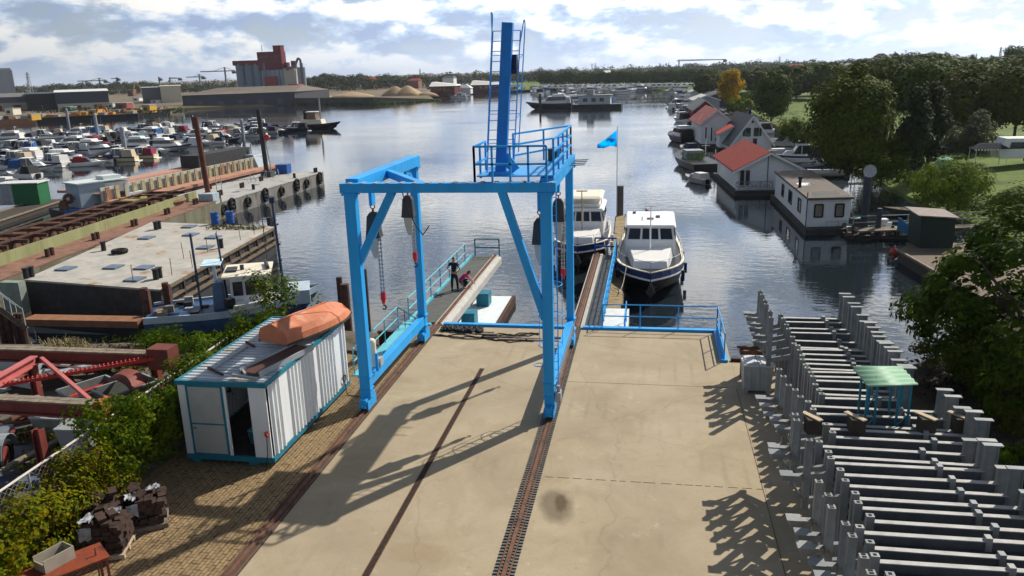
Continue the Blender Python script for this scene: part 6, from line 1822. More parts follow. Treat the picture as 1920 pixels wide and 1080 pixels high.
# ================================================================== SMALL WORKBOAT near the container
a, b = at(330, 612, WZ), at(640, 583, WZ)
d = (b - a).normalized(); ang = atan2(d.y, d.x) - pi / 2
Lh = (b - a).length
t = thing('work_vessel', 'old blue-white workboat with cream roofed wheelhouse moored behind the brambles', 'boat', (a.x - .3, a.y - 1.6, WZ), ang)
h, dk = hull_mb(Lh, 3.4, 1.25, bow=.45, sheer=.5, flat=.9); h.build('hull', mat('hull_blueblack', (.035, .08, .17), .5, var=.2), t, local=True)
deck_band(dk, .1, -.2, .12).build('bulwark', mat('bulwark_pale', (.40, .48, .54), .5, var=.1), t, local=True)
rows = [[(-w + .1, y, z - .06), (w - .1, y, z - .06)] for w, y, z in dk[:-1]]
MB().loft(rows, close=False, caps=False).build('deck', mat('deck_bluegrey', (.25, .30, .34), .7, var=.2, c2=(.2, .14, .1), amt=.3), t, local=True)
wh = cabin_mb(2.3, 2.2, Lh * .48, Lh * .70, 1.2, 2.95, .12, .06, .06); wh.build('wheelhouse', mat('wheelhouse_white', (.66, .68, .68), .5, var=.08), t, local=True)
m = MB()
for s in (-1, 1):
    for f0, f1 in ((.50, .555), (.57, .625), (.64, .685)):
        q = [(s * 1.135, Lh * f0, 2.0), (s * 1.13, Lh * f1, 2.0), (s * 1.10, Lh * f1, 2.7), (s * 1.105, Lh * f0, 2.7)]
        strip_windows(m, [q if s > 0 else q[::-1]], .03)
for x0, x1 in ((-.95, -.1), (.1, .95)):
    strip_windows(m, [[(x0, Lh * .48 + .025, 1.9), (x1, Lh * .48 + .025, 1.9), (x1, Lh * .48 + .05, 2.7), (x0, Lh * .48 + .05, 2.7)]], .03)
    strip_windows(m, [[(x0, Lh * .70 - .06, 2.0), (x1, Lh * .70 - .06, 2.0), (x1, Lh * .70 - .11, 2.7), (x0, Lh * .70 - .11, 2.7)][::-1]], .03)
m.build('windows', GLASS, t, local=True)
m = MB(); m.box(-1.4, 1.4, Lh * .445, Lh * .72, 2.953, 3.05); m.build('roof', CREAM, t, local=True)
m = MB(); m.box(-.45, .45, Lh * .46, Lh * .52, 3.053, 3.15); m.tube((-.0, Lh * .55, 3.05), (0, Lh * .55, 3.3), .1, 8); m.tube((-1.0, Lh * .68, 3.15), (.4, Lh * .70, 3.15), .1, 8); m.tube((-.8, Lh * .69, 3.05), (-.85, Lh * .69, 6.2), .025, 5); m.build('roof_gear', DGREY, t, local=True)
m = MB(); m.tube((0.2, Lh * .78, 1.2), (-.35, Lh * .76, 6.3), .09, 8, .05)
for z in (2.2, 3.4, 4.2, 5.2):
    m.bar((.1 - (z - 1.2) * .11, Lh * .78, z), (.55 - (z - 1.2) * .11, Lh * .78, z + .05), .08)
m.tube((-.35, Lh * .76, 6.3), (-.3, Lh * .76, 6.6), .15, 8); m.build('mast', mat('mast_dark', (.03, .05, .10), .5), t, local=True)
m = MB(); m.loft([[(-.5, Lh * .37, 1.1), (.6, Lh * .37, 1.1), (.6, Lh * .44, 1.1), (-.5, Lh * .44, 1.1)], [(-.4, Lh * .38, 2.6), (.5, Lh * .38, 2.6), (.5, Lh * .43, 2.6), (-.4, Lh * .43, 2.6)]]); m.build('funnel', mat('funnel_blue', (.10, .16, .26), .5), t, local=True)
m = MB(); m.box(-.75, .75, Lh * .33, Lh * .44, 3.5, 3.56); m.tube((0, Lh * .39, 2.6), (0, Lh * .39, 3.5), .06, 6); m.tube((.2, Lh * .40, 2.6), (.2, Lh * .40, 3.5), .05, 6); m.build('canopy', mat('canopy_paleblue', (.50, .68, .76), .6), t, local=True)
m = MB(); m.tube((.3, Lh * .30, 1.2), (-.4, Lh * .28, 5.0), .06, 7); m.tube((0, Lh * .45, 1.2), (-.1, Lh * .43, 4.8), .05, 7); m.tube((-.1, Lh * .43, 4.8), (-.5, Lh * .42, 4.9), .04, 6); m.build('davit', mat('mast_dark', (0, 0, 0)), t, local=True)
m = MB(); m.box(-1.0, 1.0, Lh * .80, Lh * .93, 1.25, 1.95); m.box(-.5, .5, Lh * .72, Lh * .775, 1.2, 1.5); m.build('fore_hatch', mat('bulwark_pale', (0, 0, 0)), t, local=True)
for k in range(14):
    x, y = R.uniform(-1.1, 1.1), Lh * R.uniform(.06, .32); s_ = R.uniform(.1, .3); MB().box(x - s_, x + s_, y - .2, y + .2, 1.1, 1.1 + R.uniform(.15, .6)).build('deck_gear', (DRUST, GREYP, WOOD, BLACK, BOLL)[k % 5], t, local=True)
h2, dk2 = hull_mb(2.6, 1.2, .4, bow=.5, sheer=.2)
p = at(435, 585, -.2)
tt = thing('rubber_dinghy', 'small white dinghy lying on the workboat deck before the funnel', 'dinghy', (p.x, p.y, -.3), ang + .5); h2.build('hull', GRP, tt, local=True); deck_band(dk2, .18, -.1, .1).build('tube', LGREY, tt, local=True)
m = MB(); m.box(-.2, .2, -.25, .15, .3, .8); m.build('outboard', BLACK, tt, local=True)
h2, dk2 = hull_mb(4.2, 1.5, .5, bow=.5, sheer=.3)
p = at(338, 605, WZ)
tt = thing('open_boat', 'small open boat with bright blue gunwale beside the rusty piles', 'boat', (p.x - .4, p.y + .3, WZ), ang + .35); h2.build('hull', mat('boat_offwhite', (.5, .52, .5), .6), tt, local=True); deck_band(dk2, .12, -.02, .12).build('gunwale', mat('gunwale_blue', (.03, .22, .6), .5), tt, local=True); MB().box(-.7, .7, 1.4, 1.7, .35, .4).build('thwart', WOOD, tt, local=True)
# ================================================================== MARINA BOATS
CANV = {'blue': mat('canvas_blue', (.02, .09, .26), .7, var=.15), 'navy': mat('canvas_navy', (.015, .025, .07), .7, var=.15), 'maroon': mat('canvas_maroon', (.22, .02, .05), .7, var=.15), 'black': mat('canvas_black', (.015, .015, .018), .7), 'white': mat('canvas_white', (.62, .62, .60), .7, var=.08), 'beige': mat('canvas_beige', (.45, .38, .27), .7, var=.1), 'teal': mat('canvas_teal', (.05, .22, .27), .7), 'red': mat('canvas_red', (.30, .03, .03), .7)}
HULLS = {'white': GRP, 'cream': mat('hull_cream', (.60, .50, .33), .3, var=.06), 'dark blue': NAVY, 'grey': mat('hull_grey', (.36, .38, .39), .35, var=.08), 'black': BLACK}
mboats = []
def marina_boat(kind):
    t = thing('moored_boat', 'x', 'boat', (0, 0, -50), 0)
    if kind == 0:       # hard top cruiser with aft canopy
        Lh, B = 8.6, 3.0
        h, dk = hull_mb(Lh, B, 1.25, bow=.5, sheer=.3, flat=.9)
        hh = h.xf(Matrix.Translation((0, 0, -.3))).build('hull', GRP, t, local=True)
        deck_band([(w, y, z - .3) for w, y, z in dk], .1, -.22, .04).build('rubbing_strake', NAVY, t, local=True)
        MB().loft([[(-w + .1, y, z - .33), (w - .1, y, z - .33)] for w, y, z in dk[:-1]], close=False, caps=False).build('deck', CREAM, t, local=True)
        cabin_mb(2.3, 1.3, 3.0, 6.6, .9, 1.75, .9, .0, .15).build('cabin', GRP, t, local=True)
        m = cabin_mb(2.4, 2.1, 2.6, 5.0, 1.3, 2.55, .8, .0, .18); m.build('windows', GLASS, t, local=True)
        m = MB(); m.box(-1.1, 1.1, 2.5, 4.4, 2.553, 2.66)
        for s in (-1, 1):
            m.bar((s * 1.08, 2.65, 1.3), (s * .96, 2.65, 2.56), .1, .12); m.bar((s * 1.06, 4.95, 1.35), (s * .9, 4.2, 2.56), .09, .12); m.bar((s * 1.1, 3.7, 1.3), (s * .98, 3.7, 2.56), .07, .09)
        m.build('hard_top', GRP, t, local=True)
        cabin_mb(2.3, 2.3, .35, 2.5, .9, 2.35, .05, .25, .15).build('canopy', CANV['blue'], t, local=True)
        m = MB(); m.box(-1.2, 1.2, -.7, .02, .0, .12); m.build('swim_platform', GRP, t, local=True)
        m = MB(); m.tube((.6, 2.9, 2.6), (.6, 2.6, 5.2), .035, 5); m.build('mast', STEEL, t, local=True)
        m = MB()
        for s in (-1, 1):
            m.path([(s * (w - .06), y, z + .2) for w, y, z in dk if y > 4.5], .025, 4)
        m.build('bow_rail', STEEL, t, local=True)
    elif kind == 1:     # sports cruiser, long foredeck, swept screen
        Lh, B = 7.6, 2.8
        h, dk = hull_mb(Lh, B, 1.15, bow=.6, sheer=.2, flat=.88)
        h.xf(Matrix.Translation((0, 0, -.25))).build('hull', GRP, t, local=True)
        MB().loft([[(-w + .02, y, z - .24), (w - .02, y, z - .24)] for w, y, z in dk[:-1]], close=False, caps=False).build('deck', GRP, t, local=True)
        cabin_mb(2.0, .9, 3.2, 6.6, .85, 1.35, 1.5, .0, .1).build('cabin', GRP, t, local=True)
        cabin_mb(2.2, 1.8, 2.4, 4.4, 1.0, 1.95, 1.2, .0, .2).build('windows', GLASS, t, local=True)
        cabin_mb(2.3, 2.2, .4, 3.0, .9, 2.15, .4, .5, .25).build('canopy', CANV['navy'], t, local=True)
        m = MB()
        for s in (-1, 1):
            m.path([(s * (w - .05), y, z + .25) for w, y, z in dk if y > 3], .02, 4)
        m.build('bow_rail', STEEL, t, local=True)
        m = MB(); m.box(-.3, .3, -.5, .0, .1, .9); m.build('outboard', BLACK, t, local=True)
    elif kind == 2:     # flybridge / tall wheelhouse cruiser
        Lh, B = 10.2, 3.5
        h, dk = hull_mb(Lh, B, 1.5, bow=.45, sheer=.3, flat=.92)
        h.xf(Matrix.Translation((0, 0, -.35))).build('hull', GRP, t, local=True)
        deck_band([(w, y, z - .35) for w, y, z in dk], .1, -.3, .04).build('rubbing_strake', NAVY, t, local=True)
        MB().loft([[(-w + .1, y, z - .38), (w - .1, y, z - .38)] for w, y, z in dk[:-1]], close=False, caps=False).build('deck', CREAM, t, local=True)
        cabin_mb(2.7, 1.6, 1.2, 7.6, 1.1, 1.9, .9, .0, .12).build('cabin', GRP, t, local=True)
        cabin_mb(2.62, 2.4, 1.4, 5.8, 1.85, 2.6, .7, .0, .12).build('windows', GLASS, t, local=True)
        m = MB(); m.box(-1.3, 1.3, 1.2, 5.3, 2.603, 2.75); m.loft([[(-1.1, 1.5, 2.753), (1.1, 1.5, 2.753), (1.0, 4.4, 2.753), (-1.0, 4.4, 2.753)], [(-1.2, 1.5, 3.2), (1.2, 1.5, 3.2), (1.05, 4.2, 3.15), (-1.05, 4.2, 3.15)]]); m.build('flybridge', GRP, t, local=True)
        cabin_mb(2.4, 2.3, .2, 1.38, 1.1, 2.5, .02, .2, .1).build('canopy', CANV['black'], t, local=True)
        m = MB(); m.tube((0, 2.0, 3.2), (0, 1.7, 4.4), .05, 6); m.bar((-.7, 1.75, 4.2), (.7, 1.75, 4.2), .06); m.build('mast', WHITE, t, local=True)
    else:               # small open launch under a boat cover
        Lh, B = 6.0, 2.2
        h, dk = hull_mb(Lh, B, .95, bow=.55, sheer=.3, flat=.85)
        h.xf(Matrix.Translation((0, 0, -.2))).build('hull', GRP, t, local=True)
        deck_band([(w, y, z - .2) for w, y, z in dk], .1, -.1, .05).build('rubbing_strake', TEAK, t, local=True)
        MB().loft([[(-w + .1, y, z - .25), (w - .1, y, z - .25)] for w, y, z in dk[:-1]], close=False, caps=False).build('deck', CREAM, t, local=True)
        cabin_mb(1.6, 1.2, 2.6, 4.2, .7, 1.35, .5, .0, .12).build('windows', GLASS, t, local=True)
        cabin_mb(1.9, 1.7, .5, 2.9, .7, 1.65, .3, .2, .18).build('canopy', CANV['blue'], t, local=True)
        m = MB(); m.box(-.2, .2, -.4, .0, .1, .8); m.build('outboard', BLACK, t, local=True)
    return t
bp_ = [marina_boat(k) for k in range(4)]
KN = ['hard-top cruiser', 'low sports cruiser', 'tall flybridge cruiser', 'small launch']
first = [True] * 4
rb = random.Random(77)
def put_boat(k, x, y, rz, hull, can, label, group, s=1.0):
    if first[k]:
        first[k] = False
        o = bp_[k]; o.location = (x, y, WZ); o.rotation_euler = (0, 0, rz); o['label'] = label; o.scale = (s, s, s); o['group'] = group
    else:
        o = copy_tree(bp_[k], (x, y, WZ), rz, label, group, scale=s)
    for ch in [c for c in bpy.data.objects if c.parent == o]:
        nm = ch.name.split('.')[0]
        if nm == 'hull':
            setmat(ch, HULLS[hull])
        elif nm == 'canopy':
            setmat(ch, CANV[can])
    return o
KIDS.clear()
MAR = {
 'front': [(22, 352, 3, 'white', 'white'), (62, 322, 0, 'white', 'blue'), (135, 309, 2, 'white', 'black'), (172, 311, 1, 'white', 'red'), (218, 303, 0, 'cream', 'beige'), (258, 297, 0, 'cream', 'maroon'), (290, 289, 1, 'white', 'white'), (322, 283, 2, 'grey', 'black'), (375, 273, 1, 'white', 'blue'), (405, 269, 3, 'white', 'navy'), (432, 265, 3, 'dark blue', 'black'), (472, 257, 0, 'white', 'black'), (500, 251, 1, 'grey', 'black'), (522, 250, 1, 'dark blue', 'navy'), (552, 246, 0, 'black', 'black')],
 'second': [(8, 318, 1, 'white', 'navy'), (40, 304, 2, 'white', 'white'), (85, 299, 0, 'white', 'navy'), (115, 291, 1, 'grey', 'black'), (148, 288, 0, 'white', 'white'), (185, 287, 2, 'white', 'white'), (212, 283, 1, 'white', 'maroon'), (275, 281, 2, 'white', 'white'), (345, 266, 1, 'white', 'black'), (365, 261, 2, 'white', 'white'), (398, 257, 0, 'white', 'red'), (425, 252, 0, 'white', 'beige'), (452, 250, 1, 'white', 'white'), (490, 243, 1, 'white', 'navy'), (512, 243, 3, 'grey', 'navy')],
 'third': [(5, 290, 1, 'dark blue', 'navy'), (38, 284, 0, 'cream', 'blue'), (70, 279, 1, 'white', 'black'), (98, 276, 3, 'white', 'navy'), (128, 277, 2, 'white', 'black'), (160, 272, 0, 'white', 'maroon'), (190, 270, 1, 'dark blue', 'black'), (222, 266, 3, 'black', 'black'), (248, 267, 0, 'white', 'teal'), (275, 259, 2, 'white', 'blue'), (305, 256, 0, 'cream', 'white'), (330, 251, 0, 'grey', 'maroon'), (470, 239, 2, 'white', 'white')],
 'back': [(12, 267, 2, 'white', 'white'), (48, 262, 1, 'white', 'navy'), (85, 259, 0, 'white', 'beige'), (112, 257, 3, 'white', 'navy'), (140, 256, 2, 'white', 'navy'), (165, 253, 0, 'white', 'blue'), (196, 252, 3, 'white', 'white'), (220, 251, 1, 'black', 'white'), (262, 247, 0, 'dark blue', 'navy'), (285, 245, 1, 'white', 'white'), (308, 243, 0, 'white', 'white'), (340, 247, 3, 'dark blue', 'black')]}
for row, lst in MAR.items():          # more boats squeezed between those
    for a, b in zip(sorted(lst), sorted(lst)[1:]):
        if b[0] - a[0] > 24:
            lst.append(((a[0] + b[0]) / 2 + rb.uniform(-2, 2), (a[1] + b[1]) / 2 - 3, rb.choice((0, 1, 1, 3, 3)), rb.choice(('white', 'white', 'white', 'grey')), rb.choice(('white', 'black', 'navy', 'white', 'beige'))))
for row, lst in MAR.items():
    lst = sorted(lst)
    for i, (px, py, k, hc, cc) in enumerate(lst):
        p = at(px, py, WZ)
        rz = radians(90 + rb.uniform(-14, 22)) + (pi if rb.random() < .25 else 0)
        Lh = (8.6, 7.6, 10.2, 6.0)[k]
        q = p - Vector((-sin(rz), cos(rz), 0)) * Lh * .38
        put_boat(k, q.x, q.y, rz, hc, cc, '%s %s with %s canopy, %s from left in the marina\'s %s row' % (hc, KN[k], cc, nth(i), row), 'boats in the left marina', rb.uniform(.70, .82))
for i, (px, py, zt, lb) in enumerate(((237, 296, 240, 'tallest pale grey mooring pile standing at the front of the left marina'), (185, 262, 215, 'pale grey mooring pile between the middle rows of the left marina'), (130, 240, 205, 'white capped grey pile at the back left of the marina'), (457, 264, 225, 'pale grey pile near the right end of the marina front row'), (364, 250, 218, 'slim dark topped pile behind the red canopy boats of the marina'), (155, 270, 245, 'short grey pile among the third row of marina boats'))):
    p = at(px, py, WZ); z = atY(px - 6, zt, p.y).z
    m = MB(); m.tube((p.x, p.y, -3), (p.x, p.y, z), .34 if i < 4 else .22, 10); m.lathe([(.34, 0), (.2, .2), (.01, .3)], (p.x, p.y, z), 10)
    tag(m.build('mooring_pile', mat('pile_palegrey', (.27, .30, .35), .6, var=.15) if i != 4 else BLACK), lb, 'pile', 'marina mooring piles')
t = thing('marina_pontoon', 'low grey floating walkway running between the boat rows of the left marina', 'pontoon', tuple(at(150, 283, WZ)))
for (a, b) in (((-60, 310), (330, 272)), ((-60, 285), (420, 248)), ((-60, 270), (330, 246))):
    a, b = at(*a, WZ), at(*b, WZ)
    MB().bar(a + Vector((0, 0, .1)), b + Vector((0, 0, .1)), 1.6, .5).build('walkway', GREYP, t)
# tug at the marina's right end
p, q = at(566, 242, WZ), at(640, 241, WZ)
d = (q - p).normalized(); ang = atan2(d.y, d.x) - pi / 2; Lh = (q - p).length
t = thing('tug_boat', 'dark hulled tug with pale wheelhouse and tall mast at the right end of the marina', 'boat', (p.x, p.y, WZ), ang)
h, dk = hull_mb(Lh, 4.6, 1.5, bow=.35, sheer=.35); h.xf(Matrix.Translation((0, 0, -.3))).build('hull', BLACK, t, local=True)
MB().loft([[(-w + .1, y, z - .33), (w - .1, y, z - .33)] for w, y, z in dk[:-1]], close=False, caps=False).build('deck', GREYP, t, local=True)
cabin_mb(3.0, 2.6, Lh * .08, Lh * .58, 1.1, 2.3, .3, .0, .1).build('deckhouse', CREAM, t, local=True); cabin_mb(2.2, 2.0, Lh * .2, Lh * .42, 2.303, 4.0, .2, .0, .1).build('wheelhouse', mat('tug_brown', (.2, .12, .08), .6), t, local=True)
m = MB(); m.box(-1.25, 1.25, Lh * .18, Lh * .43, 4.003, 4.15); m.build('roof', WHITE, t, local=True); m = MB(); m.tube((0, Lh * .5, 1), (0, Lh * .5, 7.2), .22, 8); m.build('mast', GREYP, t, local=True); m = MB(); m.tube((0, Lh * .12, 2.3), (0, Lh * .12, 4.6), .5, 10); m.build('funnel', BLACK, t, local=True)

# ------------------------------------------------------------------ boats along the right bank and in the far marina
RB = [(1325, 346, 3, 'grey', 'white', 20), (1262, 207, 1, 'white', 'white', 0), (1290, 268, 2, 'black', 'black', 8), (1296, 246, 1, 'grey', 'black', -15), (1288, 230, 0, 'white', 'black', 10), (1282, 200, 0, 'dark blue', 'black', 40), (1290, 192, 2, 'white', 'white', 20), (1284, 184, 1, 'white', 'navy', 0), (1300, 186, 0, 'white', 'white', 30), (1276, 180, 2, 'white', 'blue', 0), (1296, 178, 1, 'white', 'black', 70), (1270, 174, 0, 'white', 'white', 90), (1290, 171, 2, 'white', 'navy', 80), (1308, 174, 1, 'white', 'white', 60), (1298, 214, 0, 'grey', 'navy', 25), (1286, 216, 3, 'white', 'black', 20), (1500, 274, 1, 'white', 'white', 75), (1532, 264, 3, 'white', 'navy', 60), (1478, 298, 3, 'grey', 'white', 85), (1548, 303, 0, 'white', 'navy', 80), (1452, 250, 1, 'white', 'black', 70), (1425, 240, 0, 'white', 'white', 80), (1410, 222, 2, 'white', 'navy', 75), (1585, 318, 3, 'dark blue', 'white', 95), (1302, 288, 3, 'grey', 'navy', 10), (1395, 212, 1, 'grey', 'white', 75), (1308, 202, 2, 'white', 'black', 40), (1316, 183, 1, 'white', 'beige', 70)]
for i, (px, py, k, hc, cc, a) in enumerate(RB):
    p = at(px, py, WZ)
    put_boat(k, p.x, p.y, radians(a + 10), hc, cc, '%s %s with %s canopy, %s nearest moored along the houseboat bank' % (hc, KN[k], cc, nth(sorted(range(len(RB)), key=lambda q: -RB[q][1]).index(i))), 'boats along the right bank', .7 if i == 0 else .85)
FM = []
for px in list(range(812, 1300, 9)):
    FM.append((px + rb.uniform(-3, 3), rb.uniform(167.5, 171.5) - (px - 1000) * .012))
for px in list(range(1000, 1220, 13)):
    FM.append((px + rb.uniform(-4, 4), rb.uniform(173, 182) - (px - 1000) * .012))
for i, (px, py) in enumerate(sorted(FM)):
    p = at(px, py, WZ)
    k = rb.choice((0, 0, 1, 2, 2)); hc = rb.choice(('white', 'white', 'white', 'grey', 'dark blue')); cc = rb.choice(('white', 'navy', 'blue', 'black', 'beige', 'white'))
    put_boat(k, p.x, p.y, rb.uniform(0, 6.28), hc, cc, '%s %s with %s canopy, %s from the left in the far marina' % (hc, KN[k], cc, nth(i)), 'boats in the far marina', 1.15)
# black-hulled barge yacht and grey houseboat off the far marina
p, q = at(1015, 204.5, WZ), at(1072, 203, WZ)
put_boat(2, q.x, q.y, radians(94), 'black', 'white', 'black hulled flybridge cruiser with white canopy moored at the slim dark pile mid-river', 'boats moored mid-river', 1.45)
p = at(1013, 206, WZ); tag(MB().tube((p.x, p.y, -3), (p.x, p.y, 3.4), .35, 8).build('mooring_pile', BLACK), 'slim dark pile standing in mid-river beside the black hulled cruiser', 'pile')
p = at(1095, 204, WZ)
t = thing('house_boat', 'long pale grey floating house with dark hull moored in mid-river before the far marina', 'houseboat', (p.x, p.y, WZ), radians(-4))
m = MB(); m.box(-3.5, 12, -2.4, 2.4, -.5, 1.4); m.build('hull', BLACK, t, local=True); m = MB(); m.box(-1.5, 8.5, -2, 2, 1.403, 4.0); m.build('wall', mat('hb_grey', (.45, .50, .52), .6), t, local=True); m = MB(); m.box(-1.8, 9, -2.2, 2.2, 4.003, 4.25); m.box(1, 3.2, -1, 1, 4.253, 5.8); m.build('roof', GREYP, t, local=True)
for x in (0, 2.6, 5.2):
    MB().box(x, x + 1.4, -2.03, -2.003, 2.2, 3.3).build('window', GLASS, t, local=True)
for i, (px, py) in enumerate(((1078, 199), (1140, 201), (1090, 196), (1120, 193), (1148, 197), (1068, 194))):
    p = at(px, py, WZ); k = (1, 0, 2, 1, 0, 0)[i]
    put_boat(k, p.x, p.y, radians(80 + 20 * i), ('white', 'grey', 'white', 'dark blue', 'white', 'white')[i], ('navy', 'black', 'white', 'navy', 'blue', 'beige')[i], '%s %s moored around the mid-river houseboat, %s' % (('white', 'grey', 'white', 'dark blue', 'white', 'white')[i], KN[k], ('left of its bow end', 'at its right end', 'just behind its left end', 'behind its middle', 'behind its right end', 'farthest behind its left end')[i]), 'boats moored mid-river', 1.1)
p = at(875, 184, WZ); put_boat(0, p.x, p.y, radians(100), 'white', 'white', 'white hard-top cruiser under way alone off the end of the sand spit', 'boats under way', 1.0)
KIDS.clear()

# ================================================================== HOUSEBOATS on the right bank
WW = mat('white_boards', (0.70, 0.72, 0.73), .6, var=.05, scale=3)
def window(parent, q, frame_m, pane_m):
    """q: four corners; frame proud, pane a sub-part"""
    q = [Vector(v) for v in q]
    n = (q[1] - q[0]).cross(q[3] - q[0]).normalized()
    m = MB()
    for a, b in zip(q, q[1:] + q[:1]):
        m.bar(a + n * .02, b + n * .02, .11, .06, up=tuple(n))
    f = m.build('window', frame_m, parent)
    MB().loft([[v + n * .004 for v in q], [v + n * .012 for v in q]]).build('pane', pane_m, f)
    return f
CURT = mat('curtain_pane', (0.22, 0.20, 0.17), .3, var=.25, scale=4)
# flat roofed white houseboat
zr = 1.05
NL, NR, FL = at(1515, 372, zr), at(1600, 370, zr), at(1453, 322, zr)
FR = NR + (FL - NL)
t = thing('house_boat', 'white flat roofed houseboat with brown windows nearest the yard on the right bank', 'houseboat', ((NL.x + FR.x) / 2, (NL.y + FR.y) / 2, WZ))
def ins(P_, k):
    c_ = (NL + FR) / 2; v = P_ - c_; return c_ + v * k
def pr(ps, z0, z1):
    return MB().prism([(p.x, p.y) for p in ps], z0, z1)
base = [ins(p, .965) for p in (NL, NR, FR, FL)]
pr(base, -1.15, zr - .12).build('wall', WW, t)
pr([ins(p, 1.10) for p in (NL, NR, FR, FL)], -2.4, -1.153).build('hull', mat('concrete_hull_dark', (0.05, .05, .047), .85, var=.25), t)
ro = pr([ins(p, 1.02) for p in (NL, NR, FR, FL)], zr - .117, zr + .05).build('roof', mat('roof_felt', (0.105, 0.085, 0.07), .7, var=.15, scale=.8, c2=(.16, .14, .12), amt=.25, scale2=.5), t)
m = MB()
u = (NR - NL).normalized(); v = (FL - NL).normalized()
for (du, dv, lu, lv) in ((.5, .25, 2.7, .5), (.5, 1.3, 2.2, 1.5), (.5, 6.2, 1.3, 1.5)):
    a = NL + u * du + v * dv
    m.prism([((a).x, a.y), ((a + u * lu).x, (a + u * lu).y), ((a + u * lu + v * lv).x, (a + u * lu + v * lv).y), ((a + v * lv).x, (a + v * lv).y)], zr + .051, zr + .058)
m.build('roof_puddle', mat('puddle', (.30, .30, .29), .04, var=.1, spec=1.0), ro)  # pale base colour stands in for part of the sky's reflection
m = MB(); a = NL + u * .35 + v * 5.2; m.tube((a.x, a.y, zr), (a.x, a.y, zr + .75), .12, 9); m.tube((a.x, a.y, zr + .752), (a.x, a.y, zr + .95), .17, 9); m.build('chimney', BLACK, ro)
m = MB(); a = base[0] + u * -.05 - v * .05; m.tube((a.x, a.y, -1.1), (a.x, a.y, zr + .4), .035, 6); m.build('flue_pipe', BLACK, t)
BRW = mat('brown_window_frame', (0.035, 0.022, 0.016), .5)
wl = (base[1] - base[0]).length
for f0, f1 in ((.17, .36), (.65, .84)):
    a, b = base[0].lerp(base[1], f0), base[0].lerp(base[1], f1)
    window(t, [(a.x, a.y, -.42), (b.x, b.y, -.42), (b.x, b.y, .52), (a.x, a.y, .52)], BRW, CURT)
for f0, f1 in ((.16, .24), (.42, .52), (.68, .75)):
    a, b = base[0].lerp(base[3], f1), base[0].lerp(base[3], f0)
    window(t, [(a.x, a.y, -.5), (b.x, b.y, -.5), (b.x, b.y, .5), (a.x, a.y, .5)], BRW, GLASS)
m = MB(); a, b = base[0].lerp(base[1], .45) - v * .3, base[1] - v * .3; railing(m, [(a.x, a.y, -1.15), (b.x, b.y, -1.15)], .45, 1, 1.0, .02); m.build('railing', GREYP, t)
# red roofed houseboat
def gable(label, A, B, C_, zb, ze, za, wallm, roofm, name='house_boat', hullm=None, over=.35, cat='houseboat', wz=None):
    """A front-left, B front-right, C_ back-left ground corners (xy)"""
    A, B, C_ = [Vector((p[0], p[1], 0)) for p in (A, B, C_)]
    D_ = B + (C_ - A)
    cen = (A + D_) / 2
    t = thing(name, label, cat, (cen.x, cen.y, wz if wz is not None else WZ))
    u = (B - A).normalized(); v = (C_ - A).normalized()
    mid, midb = (A + B) / 2, (C_ + D_) / 2
    V = [A, B, D_, C_]
    m = MB()
    vs = [(p.x, p.y, zb) for p in V] + [(p.x, p.y, ze) for p in V] + [(mid.x, mid.y, za), (midb.x, midb.y, za)]
    m.add(vs, [(3, 2, 1, 0), (0, 1, 5, 8, 4), (2, 3, 7, 9, 6), (1, 2, 6, 5), (3, 0, 4, 7), (4, 8, 9, 7), (5, 6, 9, 8)])
    m.build('wall', wallm, t)
    sl = (za - ze) / ((B - A).length / 2)
    m = MB()
    for s, (e0, e1) in ((-1, (A, C_)), (1, (B, D_))):
        o = u * (s * over)
        a0 = e0 + o - v * over + Vector((0, 0, ze - sl * over + .03)); a1 = e1 + o + v * over + Vector((0, 0, ze - sl * over + .03))
        b0 = mid - v * over + Vector((0, 0, za + .03)); b1 = midb + v * over + Vector((0, 0, za + .03))
        up = Vector((0, 0, .12))
        m.loft([[a0, a1, b1, b0], [a0 + up, a1 + up, b1 + up, b0 + up]])
    r_ = m.build('roof', roofm, t)
    m = MB()
    for e0 in (A - u * over, B + u * over):
        m.bar(Vector((e0.x, e0.y, ze - sl * over - .02)) - v * (over + .02), Vector((mid.x, mid.y, za - .02)) - v * (over + .02), .05, .2)
    m.build('barge_board', WHITE, t)
    if hullm:
        k = [cen + (p - cen) * 1.12 for p in V]
        MB().prism([(p.x, p.y) for p in k], -2.4, zb - .003).build('hull', hullm, t)
    return t, u, v, A, B, C_
DHULL = mat('concrete_hull_dark', (0, 0, 0))
A_, B_ = at(1372, 352, -1.15), at(1500, 358, -1.15)
Aw = (8.4, 80.0); Bw = (14.3, 80.6); Cb = at(1356, 292, .9); Cw = (7.5, 93.0)
t, u, v, A, B, C_ = gable('white houseboat with big red tiled gable roof behind the flat roofed one', Aw, Bw, Cw, -1.15, .95, 2.45, WW, TILE_RED, hullm=DHULL, over=.55)
for f in (.05, .14):
    a = A.lerp(B, f); b = A.lerp(B, f + .045); window(t, [(a.x, a.y - .02, -.6), (b.x, b.y - .02, -.6), (b.x, b.y - .02, .75), (a.x, a.y - .02, .75)], BRW, GLASS)
m = MB(); p = A.lerp(B, .48); m.bar((p.x, p.y - .06, -1.1), (p.x, p.y - .06, 2.2), .05, .05); m.build('down_pipe', BLACK, t)
m = MB(); a, b = A - u * .2 - v * .5, A.lerp(B, .55) - v * .5; railing(m, [(a.x, a.y, -1.15), (b.x, b.y, -1.15)], .9, 2, 1.05, .035)
for k in range(3):
    p, q = a.lerp(b, k / 3), a.lerp(b, (k + 1) / 3); m.bar((p.x, p.y, -1.1), (q.x, q.y, -.3), .04); m.bar((p.x, p.y, -.3), (q.x, q.y, -1.1), .04)
m.build('veranda_railing', GREYP, t)
m = MB(); m.box(10.9, 11.3, 90, 90.4, 2.0, 3.0); m.build('chimney', DGREY, t)
